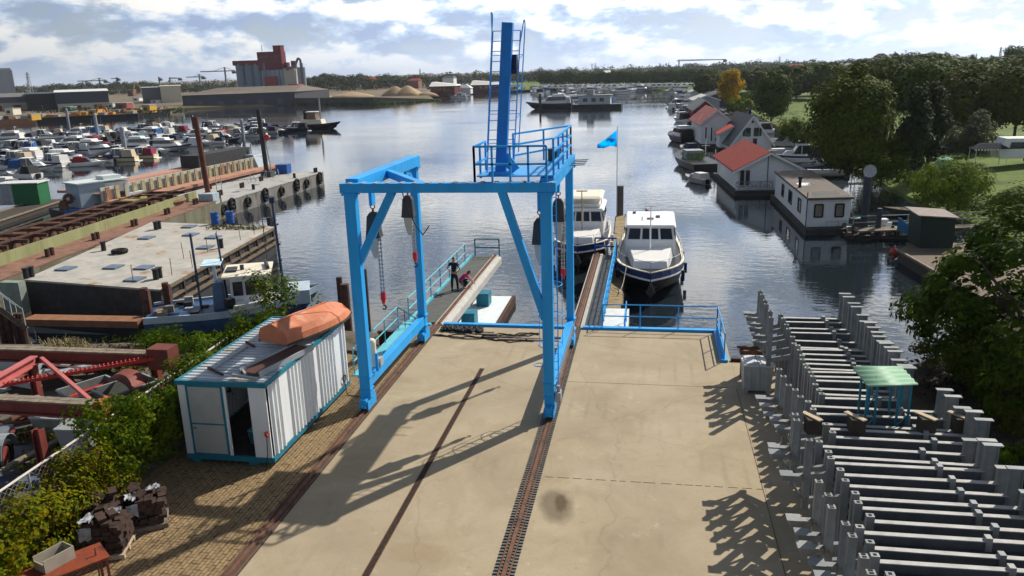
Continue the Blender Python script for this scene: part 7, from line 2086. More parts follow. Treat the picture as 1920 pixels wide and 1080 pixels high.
# dark A-frame
a = at(1372, 283, -1.0); b = at(1446, 282, -1.0)
t, u, v, A, B, C_ = gable('white gabled houseboat with steep dark slate roof and green shutters', (a.x, a.y), (b.x, b.y + .3), (a.x - 1.2, a.y + 11), -1.0, .1, 3.75, WW, SLATE, hullm=DHULL, over=.4)
SHUT = mat('green_shutter', (.02, .10, .045), .5)
mid = (A + B) / 2
for s in (-1, 1):
    p = mid + u * (s * .55) - v * .01; a_, b_ = p - u * .3, p + u * .3
    f = window(t, [(a_.x, a_.y, 1.0), (b_.x, b_.y, 1.0), (b_.x, b_.y, 2.1), (a_.x, a_.y, 2.1)], SHUT, GLASS)
    p = mid + u * (s * 1.12) - v * .05; MB().bar((p.x, p.y, 1.0), (p.x, p.y, 2.1), .3, .05).build('shutter', SHUT, t)
m = MB(); p = mid - v * .02; m.bar((p.x, p.y, 2.8), (p.x, p.y, 3.1), .25, .04); m.build('gable_vent', BLACK, t)
# red striped roofs house
a = at(1314, 270, -1.0); b = at(1372, 270, -1.0)
STRIPE = mat('striped_red_roof', (0.32, 0.07, 0.05), .7, var=.15, c2=(.45, .30, .26), amt=.3, scale2=.9)
t, u, v, A, B, C_ = gable('white walled houseboat with striped red roof beyond the dark gable', (a.x, a.y), (b.x, b.y), (a.x - .8, a.y + 14), -1.0, 2.2, 4.1, WW, STRIPE, hullm=DHULL, over=.5)
for f in (.12, .3):
    p = A.lerp(B, f); q = A.lerp(B, f + .07); window(t, [(p.x, p.y - .02, -.6), (q.x, q.y - .02, -.6), (q.x, q.y - .02, 1.6), (p.x, p.y - .02, 1.6)], WHITE, GLASS)
a = at(1338, 272, -1.0); 
t, u, v, A, B, C_ = gable('low bright red roofed porch hut in front of the striped red roof', (a.x + .5, a.y - 4.0), (a.x + 4.4, a.y - 3.7), (a.x + .3, a.y - .6), -1.0, 1.0, 2.0, WW, mat('bright_red_roof', (.42, .075, .05), .65, var=.12), hullm=DHULL, over=.35)
a = at(1300, 228, -1.0); b = at(1342, 226, -1.0)
gable('dark red boarded houseboat with grey-green roof farther along the bank', (a.x, a.y), (b.x, b.y), (a.x - .6, a.y + 15), -1.0, 1.6, 3.4, mat('dark_red_boards', (.22, .03, .03), .7, var=.15), mat('greygreen_roof', (.10, .12, .12), .7, var=.15), hullm=DHULL, over=.5)
for (px, py, w_, lb, wm_, rm) in ((1300, 205, 7, 'grey boathouse with pale roof among the farther boats on the right bank', GREYP, LGREY), (1325, 196, 8, 'dark houseboat with dull grey roof farthest along the right bank', DGREY, SLATE), (1295, 186, 7, 'white houseboat with flat pale gable where the right bank meets the far marina', WW, GREYP)):
    a = at(px, py, -1.0); gable(lb, (a.x, a.y), (a.x + w_, a.y + .3), (a.x - .6, a.y + 14), -1.0, 1.4, 2.6, wm_, rm, hullm=DHULL)
# planted barge before the red roof house
p = at(1318, 318, WZ)
t = thing('garden_barge', 'dark old barge covered with plants and garden gear left of the red roofed houseboat', 'barge', (p.x, p.y, WZ), radians(12))
h, dk = hull_mb(13, 4.0, 1.2, bow=.4, sheer=.4, flat=.92); h.xf(Matrix.Translation((0, -2, -.3))).build('hull', BLACK, t, local=True)
MB().loft([[(-w + .1, y - 2, z - .33), (w - .1, y - 2, z - .33)] for w, y, z in dk[:-1]], close=False, caps=False).build('deck', DWOOD, t, local=True)
leaf_cloud(MB(), [(R.uniform(-1.3, 1.3), R.uniform(-1, 8), 1.2 + R.uniform(0, .6), .5, .4) for _ in range(16)], 60, .16, R).build('plants', LEAF_MID, t, local=True)
m = MB(); m.box(-1.2, 1.0, 3.4, 5.6, .9, 2.0); m.build('deckhouse', GREYP, t, local=True)
m = MB(); m.tube((.8, 2, .9), (.8, 2, 3.6), .06, 6); m.bar((.3, 2, 2.7), (1.3, 2, 2.7), .06); m.tube((1.2, -1, .9), (1.2, -1, 2.5), .05, 6); m.build('posts', WHITE, t, local=True)
# platforms, jetties and clutter between bank and houses
def plank_jetty(label, a, b, w, z=-.85, posts=True, rail=False):
    a, b = Vector((a[0], a[1], z)), Vector((b[0], b[1], z))
    t = thing('jetty', label, 'jetty', tuple((a + b) / 2), 0, 'jetties along the right bank')
    MB().bar(a, b, w, .12).build('deck', WOOD, t)
    n = max(2, int((b - a).length / 3.5))
    m = MB()
    for k in range(n + 1):
        p = a.lerp(b, k / n); s = (b - a).normalized(); s = Vector((-s.y, s.x, 0)) * w * .45
        m.tube(p + s + Vector((0, 0, -1.5)), p + s + Vector((0, 0, .3)), .09, 7)
    m.build('posts', DWOOD, t)
    if rail:
        m = MB(); s = (b - a).normalized(); s = Vector((-s.y, s.x, 0)) * w * .5
        railing(m, [tuple(a + s), tuple(b + s)], .9, 2, 2.0, .035); m.build('rail', GALV, t)
p0, p1 = at(1605, 432, -.85), at(1845, 428, -.85)
plank_jetty('long grey walkway with railings from the flat roofed houseboat to the grassy bank', (p0.x, p0.y), (p1.x + 1, p1.y + 1), 1.1, -.85, True, True)
for i, (a, b, lb) in enumerate((((1520, 320), (1640, 318), 'jetty just behind the red roofed houseboat'), ((1440, 285), (1560, 285), 'jetty beside the dark gabled houseboat'), ((1425, 262), (1530, 262), 'jetty beyond the dark gabled houseboat'), ((1400, 232), (1470, 228), 'farthest pale jetty near the willow'))):
    p0, p1 = at(*a, -.85), at(*b, -.85); plank_jetty('low wooden ' + lb, (p0.x, p0.y), (p1.x, p1.y), 1.0, -.85, True, i < 2)
t = thing('pipe_post', 'thick dark post carrying a pale round dish right of the flat roofed houseboat', 'post', (15.6, 66, WZ))
p = at(1619, 430, -1); zt = atY(1620, 330, p.y).z
MB().tube((p.x, p.y, -3), (p.x, p.y, zt), .28, 12).build('post', mat('post_dark', (.045, .055, .065), .6), t)
m = MB(); c0_ = Vector((p.x - .02, p.y - .3, atY(1620, 320, p.y).z)); m.lathe([(.01, 0), (.3, .02), (.44, .10), (.45, .12), (.3, .06), (.01, .04)], (0, 0, 0), 18); m.xf(Matrix.Translation(c0_) @ Matrix.Rotation(radians(80), 4, 'X')); m.build('dish', mat('dish_grey', (.42, .43, .43), .6), t)
p = at(1646, 432, -1); tag(MB().tube((p.x, p.y, -3), (p.x, p.y, .6), .18, 10).build('mooring_pile', mat('post_dark', (0, 0, 0))), 'shorter blue-grey pile right of the dish post by the walkway', 'pile')
p = at(1603, 298, -.8); t = thing('white_pole_pair', 'pair of white hooped poles standing by the shrubs above the walkway', 'poles', (p.x, p.y, -.8))
m = MB()
for s in (-.18, .18):
    m.tube((s, 0, 0), (s, 0, 2.4), .05, 7)
m.ring((0, 0, 2.4), .18, .05, 'y', 8, 6, 0, pi); m.build('pole', WHITE, t, local=True); m = MB(); m.box(-.6, .6, -.2, .2, 0, .15); m.build('base', GREYP, t, local=True)
# small craft and clutter float right of the flat-roofed houseboat
p = at(1650, 442, WZ)
t = thing('clutter_raft', 'dark raft piled with crates and garden clutter right of the flat roofed houseboat', 'raft', (p.x, p.y, WZ))
m = MB(); m.box(-2.6, 3.2, -1.2, 1.6, -.3, .25); m.build('float', DWOOD, t, local=True)
rc = random.Random(9)
for k in range(46):
    x, y, s = rc.uniform(-2.4, 3), rc.uniform(-1.1, 1.5), rc.uniform(.10, .32)
    m = MB()
    if k % 3 == 0:
        m.lathe([(s * .6, 0), (s, s * .5), (s * .8, s * 1.4), (s * .9, s * 1.5)], (0, 0, 0), 9)
    else:
        m.box(-s, s, -s * .8, s * .8, 0, s * 1.2); m.box(-s * 1.1, s * 1.1, -s * .9, s * .9, s * 1.203, s * 1.35)
    o = m.build('clutter_item', (WHITE, CREAM, DGREY, GREYP, DWOOD, LGREY, TEAL, DGREY, BLACK, WOOD)[k % 10], t, local=True)
    o.location = (x, y, .253 + (rc.uniform(.3, .8) if k % 4 == 0 else 0)); o.rotation_euler = (0, 0, rc.uniform(0, 3))
p = at(1710, 427, -.6)
o = MB().loft([[(p.x - 1.0 + .2 * i, p.y - .2 + .03 * sin(i * 2), .15 - .13 * i + .05 * sin(i * 1.7)), (p.x - .9 + .2 * i, p.y + .3, -.95 - .06 * i + .1 * sin(i))] for i in range(8)], close=False, caps=False).build('tarpaulin', mat('tarp_blue', (.08, .30, .62), .6, var=.15))
o.modifiers.new('th', 'SOLIDIFY').thickness = .02
tag(o, 'bright blue tarpaulin hanging at the corner of the dark green shed', 'tarpaulin')
# dock with dark green shed
c = [at(1683, 470, -.85), at(1795, 537, -.85)]
t = thing('timber_dock', 'weathered brown timber dock on the right water edge carrying the dark green shed', 'dock', (18, 50, -.85))
poly = [(c[0].x, c[0].y), (c[1].x + .3, c[1].y - 2.0), (c[1].x + 5, c[1].y - 1.0), (c[0].x + 6, c[0].y + 1.5), (c[0].x + 2.2, c[0].y + 3.6)]
MB().prism(poly, -.95, -.85).build('deck', mat('dock_planks', (.15, .115, .085), .85, var=.3, scale=5, c2=(.13, .10, .08), amt=.4, scale2=1.5), t)
pp = [(x + .12, y + .05) for x, y in poly]; MB().prism(pp, -2.4, -.953).build('crib_wall', DWOOD, t)
m = MB(); m.bar((poly[0][0], poly[0][1], -.80), (poly[1][0], poly[1][1], -.80), .16, .12); m.build('edge_beam', WOOD, t)
p = at(1680, 474, WZ); tt = thing('mooring_buoy', 'orange-red round buoy floating at the corner of the timber dock', 'buoy', (p.x - .2, p.y - .3, WZ)); m = MB(); m.lathe([(.02, -.2), (.25, -.1), (.32, .1), (.22, .3), (.06, .38), (.05, .48)], (0, 0, 0), 12); m.build('float_body', mat('buoy_red', (.5, .07, .05), .5), tt, local=True, smooth=True); m = MB(); m.ring((0, 0, .52), .06, .015, 'y', 8, 5); m.build('ring', STEEL, tt, local=True)
s0, s1 = at(1722, 465, -.85), at(1790, 468, -.85)
t = thing('dark_shed', 'dark green windowless shed with weathered flat roof on the timber dock', 'shed', ((s0.x + s1.x) / 2, s0.y + 1, -.85))
m = MB(); m.box(s0.x, s1.x, s0.y, s0.y + 2.4, -.848, 1.10); m.build('wall', mat('shed_green', (.012, .028, .022), .6, var=.2), t)
m = MB(); m.loft([[(s0.x - .25, s0.y - .2, 1.22), (s1.x + .15, s0.y - .2, 1.08), (s1.x + .15, s0.y + 2.7, 1.13), (s0.x - .25, s0.y + 2.7, 1.30)], [(s0.x - .25, s0.y - .2, 1.29), (s1.x + .15, s0.y - .2, 1.15), (s1.x + .15, s0.y + 2.7, 1.20), (s0.x - .25, s0.y + 2.7, 1.37)]]); m.build('roof', mat('shed_roof', (.24, .20, .18), .8, var=.25, scale=3), t)
p = at(1770, 408, WZ); tt = thing('moored_skiff', 'low dark skiff with pale deck moored behind the dark green shed', 'boat', (p.x, p.y, WZ), radians(80)); h2, dk2 = hull_mb(4.5, 1.6, .6); h2.build('hull', DWOOD, tt, local=True); MB().loft([[(-w + .1, y, z), (w - .1, y, z)] for w, y, z in dk2[:-1]], close=False, caps=False).build('deck', PALEWOOD, tt, local=True)
p = at(1560, 332, WZ); put = None
tt = thing('covered_boat', 'long boat under a dark blue cover moored between the red roof and the dish post', 'boat', (p.x + 1.5, p.y, WZ), radians(95)); h2, dk2 = hull_mb(8, 2.4, 1.0); h2.build('hull', GRP, tt, local=True); cabin_mb(2.2, 1.0, .3, 7.3, .95, 1.6, 1.5, .4, .6).build('cover', CANV['navy'], tt, local=True)
# garden things on the grassy bank
p = at(1862, 308, .4)
t = thing('caravan_awning', 'dark striped party awning beside a white caravan on the right bank', 'awning', (p.x - .2, p.y + 1, .2))
t.scale = (.72, .72, .8)
for x in (-2, 2):
    for y in (-1.2, 1.2):
        MB().tube((x, y, 0), (x, y, 2.1), .05, 6).build('post', WHITE, t, local=True)
m = MB(); m.loft([[(-2.3, -1.5, 2.1), (2.3, -1.5, 2.1), (2.3, 1.5, 2.1), (-2.3, 1.5, 2.1)], [(-1.2, -.3, 2.75), (1.2, -.3, 2.75), (1.2, .3, 2.75), (-1.2, .3, 2.75)]]); m.build('canopy', mat('awning_dark', (.03, .034, .05), .9, spec=.1), t, local=True); m = MB()
for k in range(12):
    m.box(-2.3 + k * .4, -2.1 + k * .4, -1.53, -1.5, 1.95, 2.12)
m.build('scallop', WHITE, t, local=True)
p = at(1915, 306, .4)
t = thing('caravan', 'white caravan half out of frame at the right edge of the bank', 'caravan', (p.x + .5, p.y + 1, .4))
m = MB(); m.loft([[(-2.6, -1.1, .5), (3.2, -1.1, .5), (3.2, 1.1, .5), (-2.6, 1.1, .5)], [(-2.8, -1.1, 1.3), (3.3, -1.1, 1.3), (3.3, 1.1, 1.3), (-2.8, 1.1, 1.3)], [(-2.2, -1.05, 2.5), (3.0, -1.05, 2.5), (3.0, 1.05, 2.5), (-2.2, 1.05, 2.5)]]); m.build('body', WHITE, t, local=True, bevel=.06)
strip_windows(MB(), [[(-1.8, -1.11, 1.45), (-.4, -1.11, 1.45), (-.4, -1.09, 2.1), (-1.7, -1.09, 2.1)], [(.2, -1.11, 1.45), (1.8, -1.11, 1.45), (1.8, -1.09, 2.1), (.2, -1.09, 2.1)]], .03).build('window', GLASS, t, local=True)
m = MB(); m.tube((0, -1.13, .4), (0, -.9, .4), .36, 14); m.build('wheel', RUBBER, t, local=True)
p = at(1788, 290, .2)
t = thing('parked_car', 'dark car parked at the willow bush on the right bank', 'car', (p.x, p.y, .2), radians(85))
def car_parts(t, paint):
    m = MB(); m.loft([[(-.85, -2.1, .25), (.85, -2.1, .25), (.85, 2.1, .25), (-.85, 2.1, .25)], [(-.9, -2.15, .6), (.9, -2.15, .6), (.9, 2.15, .55), (-.9, 2.15, .55)], [(-.85, -2.1, .95), (.85, -2.1, .95), (.82, 2.0, .82), (-.82, 2.0, .82)]]); m.build('body', paint, t, local=True, bevel=.05)
    m = MB(); m.loft([[(-.8, -1.8, .93), (.8, -1.8, .93), (.8, .9, .9), (-.8, .9, .9)], [(-.62, -1.3, 1.42), (.62, -1.3, 1.42), (.62, .2, 1.42), (-.62, .2, 1.42)]]); m.build('windows', GLASS, t, local=True)
    m = MB(); m.box(-.6, .6, -1.25, .15, 1.423, 1.46); m.build('roof', paint, t, local=True)
    for x in (-.85, .85):
        for y in (-1.3, 1.3):
            MB().tube((x - .1, y, .32), (x + .1, y, .32), .32, 10).build('wheel', RUBBER, t, local=True)
car_parts(t, mat('car_dark', (.03, .035, .04), .3))
p = at(1772, 312, .1); tag(MB().lathe([(1.0, 0), (1.1, .3), (.7, .75), (.1, .95)], (p.x, p.y, .1), 10).build('garden_cover', mat('cover_green', (.10, .32, .26), .7, var=.15)), 'pale green covered garden heap before the dark parked car on the bank', 'cover')
for (px, py, hz, lb) in ((1700, 230, 9, 'tall slim street lamp among the dark trees on the right bank'),):
    p = at(px, py, .6); z1 = atY(px, 138, p.y).z
    t = thing('street_lamp', lb, 'street lamp', (p.x, p.y, .4)); m = MB(); m.tube((0, 0, 0), (0, 0, z1), .09, 8, .05); m.build('pole', GALV, t, local=True); m = MB(); m.bar((0, 0, z1), (1.4, 0, z1 + .15), .08); m.box(1.2, 1.9, -.15, .15, z1 + .08, z1 + .22); m.build('lamp_head', GALV, t, local=True)
# ================================================================== TREES on the right bank
rtt = random.Random(41)
def tree_px(name, label, pxb, pyb, z0, pytop, hw, lm, nclump=45, per=55, leaf=.4, lo=.12, shape='round', group=None, cr=None, flat=.2, droop=0.0, cat='tree', Y=None):
    p = at(pxb, pyb, z0) if Y is None else Vector((atY(pxb, 300, Y).x, Y, z0))
    h = atY(pxb, pytop, p.y).z - z0
    rx = hw / FPX * p.y * 1.02
    rz = h * (1 - lo) / 2
    return make_tree(name, label, (p.x, p.y, z0), h * .97, rx, lm, rtt, nclump, per, leaf, lo, shape, group, cr or min(rx, rz) * .34, None, cat, flat, droop)
G_ = 'trees along the right bank'
WIL = leaf_mat('leaf_willow_dark', [(0.032, 0.054, 0.008), (0.048, 0.074, 0.010), (0.064, 0.088, 0.012), (0.085, 0.092, 0.014), (0.040, 0.054, 0.009)], .2, .55)
CON = leaf_mat('leaf_conifer', [(0.014, 0.030, 0.010), (0.022, 0.042, 0.013), (0.032, 0.050, 0.016)], .1, .6)
tree_px('dense_tree', 'huge dark rounded tree standing behind the houseboats, largest of the bank', 1588, 335, -.2, 113, 68, WIL, 150, 130, .36, .03, 'round', G_, 1.5)
tree_px('bushy_tree', 'low rounded bush crowding the left foot of the huge dark tree', 1502, 280, -.2, 215, 26, WIL, 34, 60, .35, .03, 'round', G_)
tree_px('golden_tree', 'golden yellow autumn poplar above the farther houseboats', 1370, 208, -.2, 121, 21, LEAF_GOLD, 60, 70, .55, .08, 'column', G_, 1.3)
tree_px('bushy_tree', 'yellow-green low tree at the foot of the golden poplar', 1385, 218, -.2, 180, 26, LEAF_YG, 40, 60, .5, .05, 'round', G_)
tree_px('weeping_tree', 'dark weeping willow right of the golden poplar', 1446, 226, -.2, 124, 33, LEAF_DK, 80, 80, .55, .06, 'round', G_, 1.7, 0, .5)
tree_px('conifer_tree', 'tall narrow black-green conifer standing right of the huge dark tree', 1708, 335, 0, 150, 24, CON, 70, 80, .32, .02, 'cone', G_, .75)
tree_px('conifer_tree', 'black-green conifer close behind the parked dark car', 1738, 318, 0, 145, 30, CON, 80, 80, .32, .02, 'cone', G_, .8)
tree_px('conifer_tree', 'small dark conifer between the huge tree and the tall narrow conifer', 1680, 330, 0, 225, 16, CON, 30, 60, .3, .02, 'cone', G_, .5)
tree_px('dense_tree', 'dark broad tree with bare trunk over the sunlit lawn right of the huge tree', 1672, 252, .6, 112, 62, LEAF_DK, 110, 80, .5, .30, 'round', G_, 2.0)
tree_px('dense_tree', 'dark tall tree rising behind the narrow conifers', 1745, 256, .6, 108, 58, LEAF_DK, 100, 80, .5, .2, 'round', G_, 2.0)
tree_px('dense_tree', 'olive dark tree behind the willow bush at the right', 1815, 262, .6, 118, 62, WIL, 110, 80, .5, .10, 'round', G_, 2.0)
tree_px('dense_tree', 'broad dark tree with visible trunk at the right picture edge', 1900, 268, .6, 122, 58, LEAF_DK, 110, 80, .5, .22, 'round', G_, 2.0)
tree_px('willow_bush', 'grey-green upright willow bush behind the party awning', 1812, 298, .3, 202, 44, leaf_mat('leaf_greygreen', [(.06, .085, .045), (.09, .11, .06), (.045, .065, .03)], .25, .6), 55, 90, .26, .02, 'round', G_, .8, .8)
tree_px('laurel_bush', 'glossy rounded dark bush below the narrow conifers by the water', 1652, 345, -.6, 246, 52, LEAF_MID, 75, 110, .20, .02, 'round', G_, .85)
tree_px('laurel_bush', 'large bright topped green bush on the grassy slope before the party awning', 1776, 392, -.5, 296, 74, leaf_mat('leaf_bright_bush', [(.05, .09, .014), (.09, .13, .02), (.14, .16, .03), (.04, .07, .012)], .3, .4), 90, 120, .19, .02, 'round', G_, .85)
tree_px('bushy_tree', 'low green bush between the dark willow and the huge tree', 1482, 262, -.2, 225, 26, LEAF_YG, 34, 60, .35, .02, 'round', G_)
tree_px('shrub', 'bright leafy shrub mass at the right picture edge above the big dark tree', 1905, 440, -.3, 345, 50, LEAF_MID, 60, 110, .18, .02, 'round', G_, .8)
bg = [(1405, 128, 26), (1470, 122, 24), (1492, 121, 26), (1520, 119, 28), (1548, 117, 30), (1625, 108, 34), (1655, 112, 30), (1700, 104, 36), (1735, 100, 36), (1770, 107, 40), (1805, 112, 36), (1838, 108, 34), (1870, 106, 36), (1335, 133, 18), (1318, 138, 14), (1352, 134, 16), (1425, 126, 20)]
prot = []
for i, (px, top, hw) in enumerate(sorted(bg)):
    Y = 235 + 45 * ((i * 7) % 5) / 5 + (60 if px < 1440 else 0)
    x = atY(px, 200, Y).x
    h = atY(px, top, Y).z - .5
    rx = hw / FPX * Y * 1.25
    lb = 'dark background tree in the long row behind the bank, %s from the left' % nth(i)
    if len(prot) < 3:
        t = make_tree('background_tree', lb, (x, Y, .5), h, rx, (LEAF_DK, WIL, LEAF_FAR)[len(prot)], rtt, 75, 60, .75, .12, 'round', 'background trees behind the right bank', rx * .32)
        prot.append((t, h, rx)); KIDS.clear()
    else:
        t, h0, r0_ = prot[i % 3]
        copy_tree(t, (x, Y, .5), i * 1.3, lb, scale=(rx / r0_, rx / r0_, h / h0))
p = Vector((atY(1900, 150, 330).x, 330, 1)); h = atY(1900, 86, 330).z - 1
make_tree('tall_tree', 'tall rounded hazy tree rising above the others at the far right skyline', tuple(p), h, 20 / FPX * 330 * 1.1, LEAF_FAR, rtt, 70, 60, .9, .1, 'round', None, 2.0)
for i, px in enumerate((1620, 1650, 1690, 1716, 1765, 1800, 1830)):
    Y = 420; x = atY(px + 60, 100, Y).x; h = atY(px + 60, 101 + (i % 3) * 3, Y).z
    t, h0, r0_ = prot[1]
    copy_tree(t, (x, Y, .5), i * 2.0, 'slim distant tree in the thin row on the right skyline, %s from the left' % nth(i), group='thin skyline trees', scale=(.45, .45, h / h0))
# avenue of clipped trees behind the far marina
t = None
nn_ = 0
px = 1018
while px < 1345:
    Y = 505 - (px - 960) * .18
    x = atY(px, 160, Y).x
    h = atY(px, 138 - (px - 960) * .022 + rtt.uniform(-2, 2), Y).z
    lb = 'dark round-headed tree in the avenue behind the far marina, %s from the left' % nth(nn_)
    if t is None:
        t = make_tree('avenue_tree', lb, (x, Y, 0), h, 3.4, LEAF_FAR, rtt, 34, 40, .95, .22, 'round', 'avenue trees behind the far marina', 1.3); hh0 = h; KIDS.clear()
    else:
        copy_tree(t, (x, Y, 0), rtt.uniform(0, 6), lb, scale=(1.15, 1.15, h / hh0))
    px += 7.2; nn_ += 1
# vans and cars parked under the avenue
cars = None
for i in range(34):
    px = 1015 + i * 9.3 + rtt.uniform(-3, 3); Y = 484 - (px - 960) * .17; x = atY(px, 160, Y).x
    lb = 'white vehicle parked under the avenue behind the far marina, %s from the left' % nth(i)
    if cars is None:
        cars = thing('parked_van', lb, 'van', (x, Y, -.3), 1.2, 'vehicles parked under the avenue')
        m = MB(); m.loft([[(-1, -2.6, .35), (1, -2.6, .35), (1, 2.6, .35), (-1, 2.6, .35)], [(-1, -2.6, 1.2), (1, -2.6, 1.2), (1, 2.6, 1.1), (-1, 2.6, 1.1)], [(-.9, -2.5, 2.3), (.9, -2.5, 2.3), (.9, 1.2, 2.3), (-.9, 1.2, 2.3)]]); m.build('body', WHITE, cars, local=True)
        m = MB(); m.box(-1.01, 1.01, -.6, 1.2, 1.3, 1.9); m.build('windows', GLASS, cars, local=True)
        m = MB()
        for a in (-1, 1):
            for b in (-1.6, 1.6):
                m.tube((a * .9 - .1, b, .35), (a * .9 + .1, b, .35), .35, 8)
        m.build('wheels', RUBBER, cars, local=True); KIDS.clear()
    else:
        copy_tree(cars, (x, Y, -.3), rtt.uniform(.8, 2.2), lb)
# far woods that read as one mass
def woods(name, lst, lm, leaf, per, n, depth, seed):
    r = random.Random(seed)
    m = MB(); cl = []
    for _ in range(n):
        k = r.random() * (len(lst) - 1); i = int(k); f = k - i
        a, b = lst[i], lst[i + 1]
        px = a[0] + (b[0] - a[0]) * f; Y = a[1] + (b[1] - a[1]) * f + r.random() * depth
        top = a[2] + (b[2] - a[2]) * f + 2.2 * sin(px * .11) + 1.3 * sin(px * .37) + r.uniform(-.5, 2.0)
        zt = atY(px, top, Y).z
        z = zt * r.random() ** .55
        cl.append((atY(px, 150, Y).x, Y, z - leaf * .8, leaf * 1.6, leaf * 1.2))
    leaf_cloud(m, cl, per, leaf, r, .3)
    return struct(m.build(name, lm), 'stuff')
LEAF_HAZE = leaf_mat('leaf_distant', [(0.030, 0.044, 0.022), (0.042, 0.056, 0.028), (0.055, 0.062, 0.03), (0.035, 0.045, 0.028)], .1, .8)
woods('far_woods', [(-60, 640, 166), (70, 640, 160), (130, 620, 156), (240, 620, 152), (330, 640, 158), (440, 650, 156)], LEAF_HAZE, 1.7, 16, 1500, 160, 1)
woods('far_woods', [(575, 560, 144), (620, 540, 138), (700, 560, 142), (760, 600, 142), (860, 640, 139), (1000, 640, 135), (1050, 660, 133)], LEAF_HAZE, 1.7, 16, 1700, 160, 2)
woods('far_woods', [(960, 900, 134), (1050, 900, 129), (1120, 880, 130), (1200, 850, 127), (1280, 800, 121), (1360, 760, 117), (1450, 760, 113), (1560, 720, 112), (1640, 700, 108), (1650, 640, 100), (1740, 640, 98), (1760, 660, 106), (1960, 660, 108)], LEAF_HAZE, 2.4, 16, 2000, 220, 3)
woods('far_woods', [(280, 1200, 153), (600, 1200, 142), (900, 1300, 134), (1300, 1500, 118), (1960, 1200, 106)], LEAF_HAZE, 3.5, 12, 900, 300, 4)
woods('bank_undergrowth', [(1330, 300, 168), (1400, 270, 172), (1460, 250, 176)], LEAF_DK, .8, 26, 190, 25, 5)
# reeds and greenery along the near bank edge (uncountable)
r_ = random.Random(8)
cl = []
for _ in range(330):
    k = r_.random() * 6.0; i = int(k); f = k - i
    a, b = shore[i], shore[i + 1]
    x = a[0] + (b[0] - a[0]) * f + r_.uniform(.4, 7); y = a[1] + (b[1] - a[1]) * f
    cl.append((x, y, -.6 + r_.uniform(0, .5), .9, .45))
struct(leaf_cloud(MB(), cl, 40, .28, r_, .4).build('bank_greenery', LEAF_DK), 'stuff')

# ================================================================== FAR LEFT: silo works, sheds, cranes
def fbox(px0, px1, py0, py1, Y, depth, z0=-1.0, z1=None, mb=None, grow=0.0, fwd=0.0):
    """block whose front faces the observer's bearing; back corners lie behind the front ones"""
    a, b = atY(px0, py1, Y), atY(px1, py0, Y)
    k = hypot(a.x, a.y) / hypot(b.x, b.y)
    A, B = Vector((a.x, a.y, 0)), Vector((b.x * k, b.y * k, 0))
    dv = ((A + B) / 2).normalized()
    u = (B - A).normalized()
    A = A - u * grow - dv * (grow + fwd); B = B + u * grow - dv * (grow + fwd)
    zt = a.z if z1 is None else z1
    C_, D_ = B + dv * (depth + 2 * grow), A + dv * (depth + 2 * grow)
    m = mb or MB()
    m.prism([(A.x, A.y), (B.x, B.y), (C_.x, C_.y), (D_.x, D_.y)], z0, zt)
    return m, A, B, C_, D_, zt, dv, u
def bx(px0, px1, py0, py1, Y, depth=12):
    a, b = atY(px0, py1, Y), atY(px1, py0, Y)
    return a.x, b.x, Y, Y + depth, a.z, b.z
SILO = mat('silo_bluegrey', (0.14, 0.20, 0.26), .5, var=.08, scale=.3, streak=True)
MAROON = mat('maroon_cladding', (0.13, 0.012, 0.02), .6, var=.08, scale=.2)
YS = 470
t = thing('silo_works', 'grain silo works with four grey silos and a dark red tower across the water', 'silo works', tuple(atY(500, 180, YS)))
def Z(px, py): return atY(px, py, YS).z
def X(px): return atY(px, 150, YS).x
for i in range(4):
    x = X(454 + i * 16); r = (X(16) - X(0)) * .49
    m = MB(); m.tube((x, YS, -1), (x, YS, Z(454, 120)), r, 20)
    for k in range(6):
        z = k * 4 + 1; m.ring((x, YS, z), r + .02, .12, 'z', 20, 4)
    m.build('silo', SILO, t, smooth=False)
m = MB(); m.box(X(444), X(492), YS - 3, YS + 2, Z(450, 123), Z(450, 114)); m.build('conveyor_gallery', MAROON, t)
m = MB(); m.box(X(491), X(536), YS - 3, YS + 3, Z(510, 131), Z(510, 97)); m.box(X(521), X(535), YS - 2.5, YS + 2.5, Z(528, 97) + .003, Z(528, 86)); m.build('red_tower', MAROON, t)
for px_ in (497, 506, 515, 526):
    MB().box(X(px_), X(px_ + 4), YS - 3.04, YS - 3.003, Z(510, 108), Z(510, 104)).build('window', GLASS, t)
m = MB(); m.box(X(491) - .05, X(536) + .05, YS - 3.05, YS - 3, Z(510, 114), Z(510, 113)); m.box(X(521) - .3, X(535) + .3, YS - 2.8, YS + 2.5, Z(528, 86) + .003, Z(528, 85)); m.build('tower_trim', mat('trim_dark', (.06, .02, .025), .6), t)
for i in range(5):
    x = X(498 + i * 8.5); r = (X(8.5) - X(0)) * .47
    MB().tube((x, YS - 1, -1), (x, YS - 1, Z(498, 131) - .02), r, 14).build('small_silo', mat('silo_pale', (.26, .32, .38), .5, var=.08), t)
m = MB(); m.box(X(505), X(527), YS - 6, YS - 4.5, -1, Z(515, 143)); m.build('red_annex', mat('red_clad', (.24, .03, .035), .6), t)
m = MB(); m.box(X(537), X(557), YS - 3, YS + 3, -1, Z(545, 128)); m.build('cream_block', mat('cream_clad', (.42, .42, .36), .6), t)
m = MB(); m.box(X(538), X(545), YS - 2, YS + 1, Z(540, 128) + .003, Z(540, 117)); m.box(X(551), X(558), YS - 2, YS + 1, Z(553, 128) + .003, Z(553, 114)); m.build('roof_house', MAROON, t)
for px in (563, 570):
    MB().tube((X(px), YS, -1), (X(px), YS, Z(px, 126)), (X(8) - X(0)) * .42, 14).build('small_silo', mat('silo_pale', (0, 0, 0)), t)
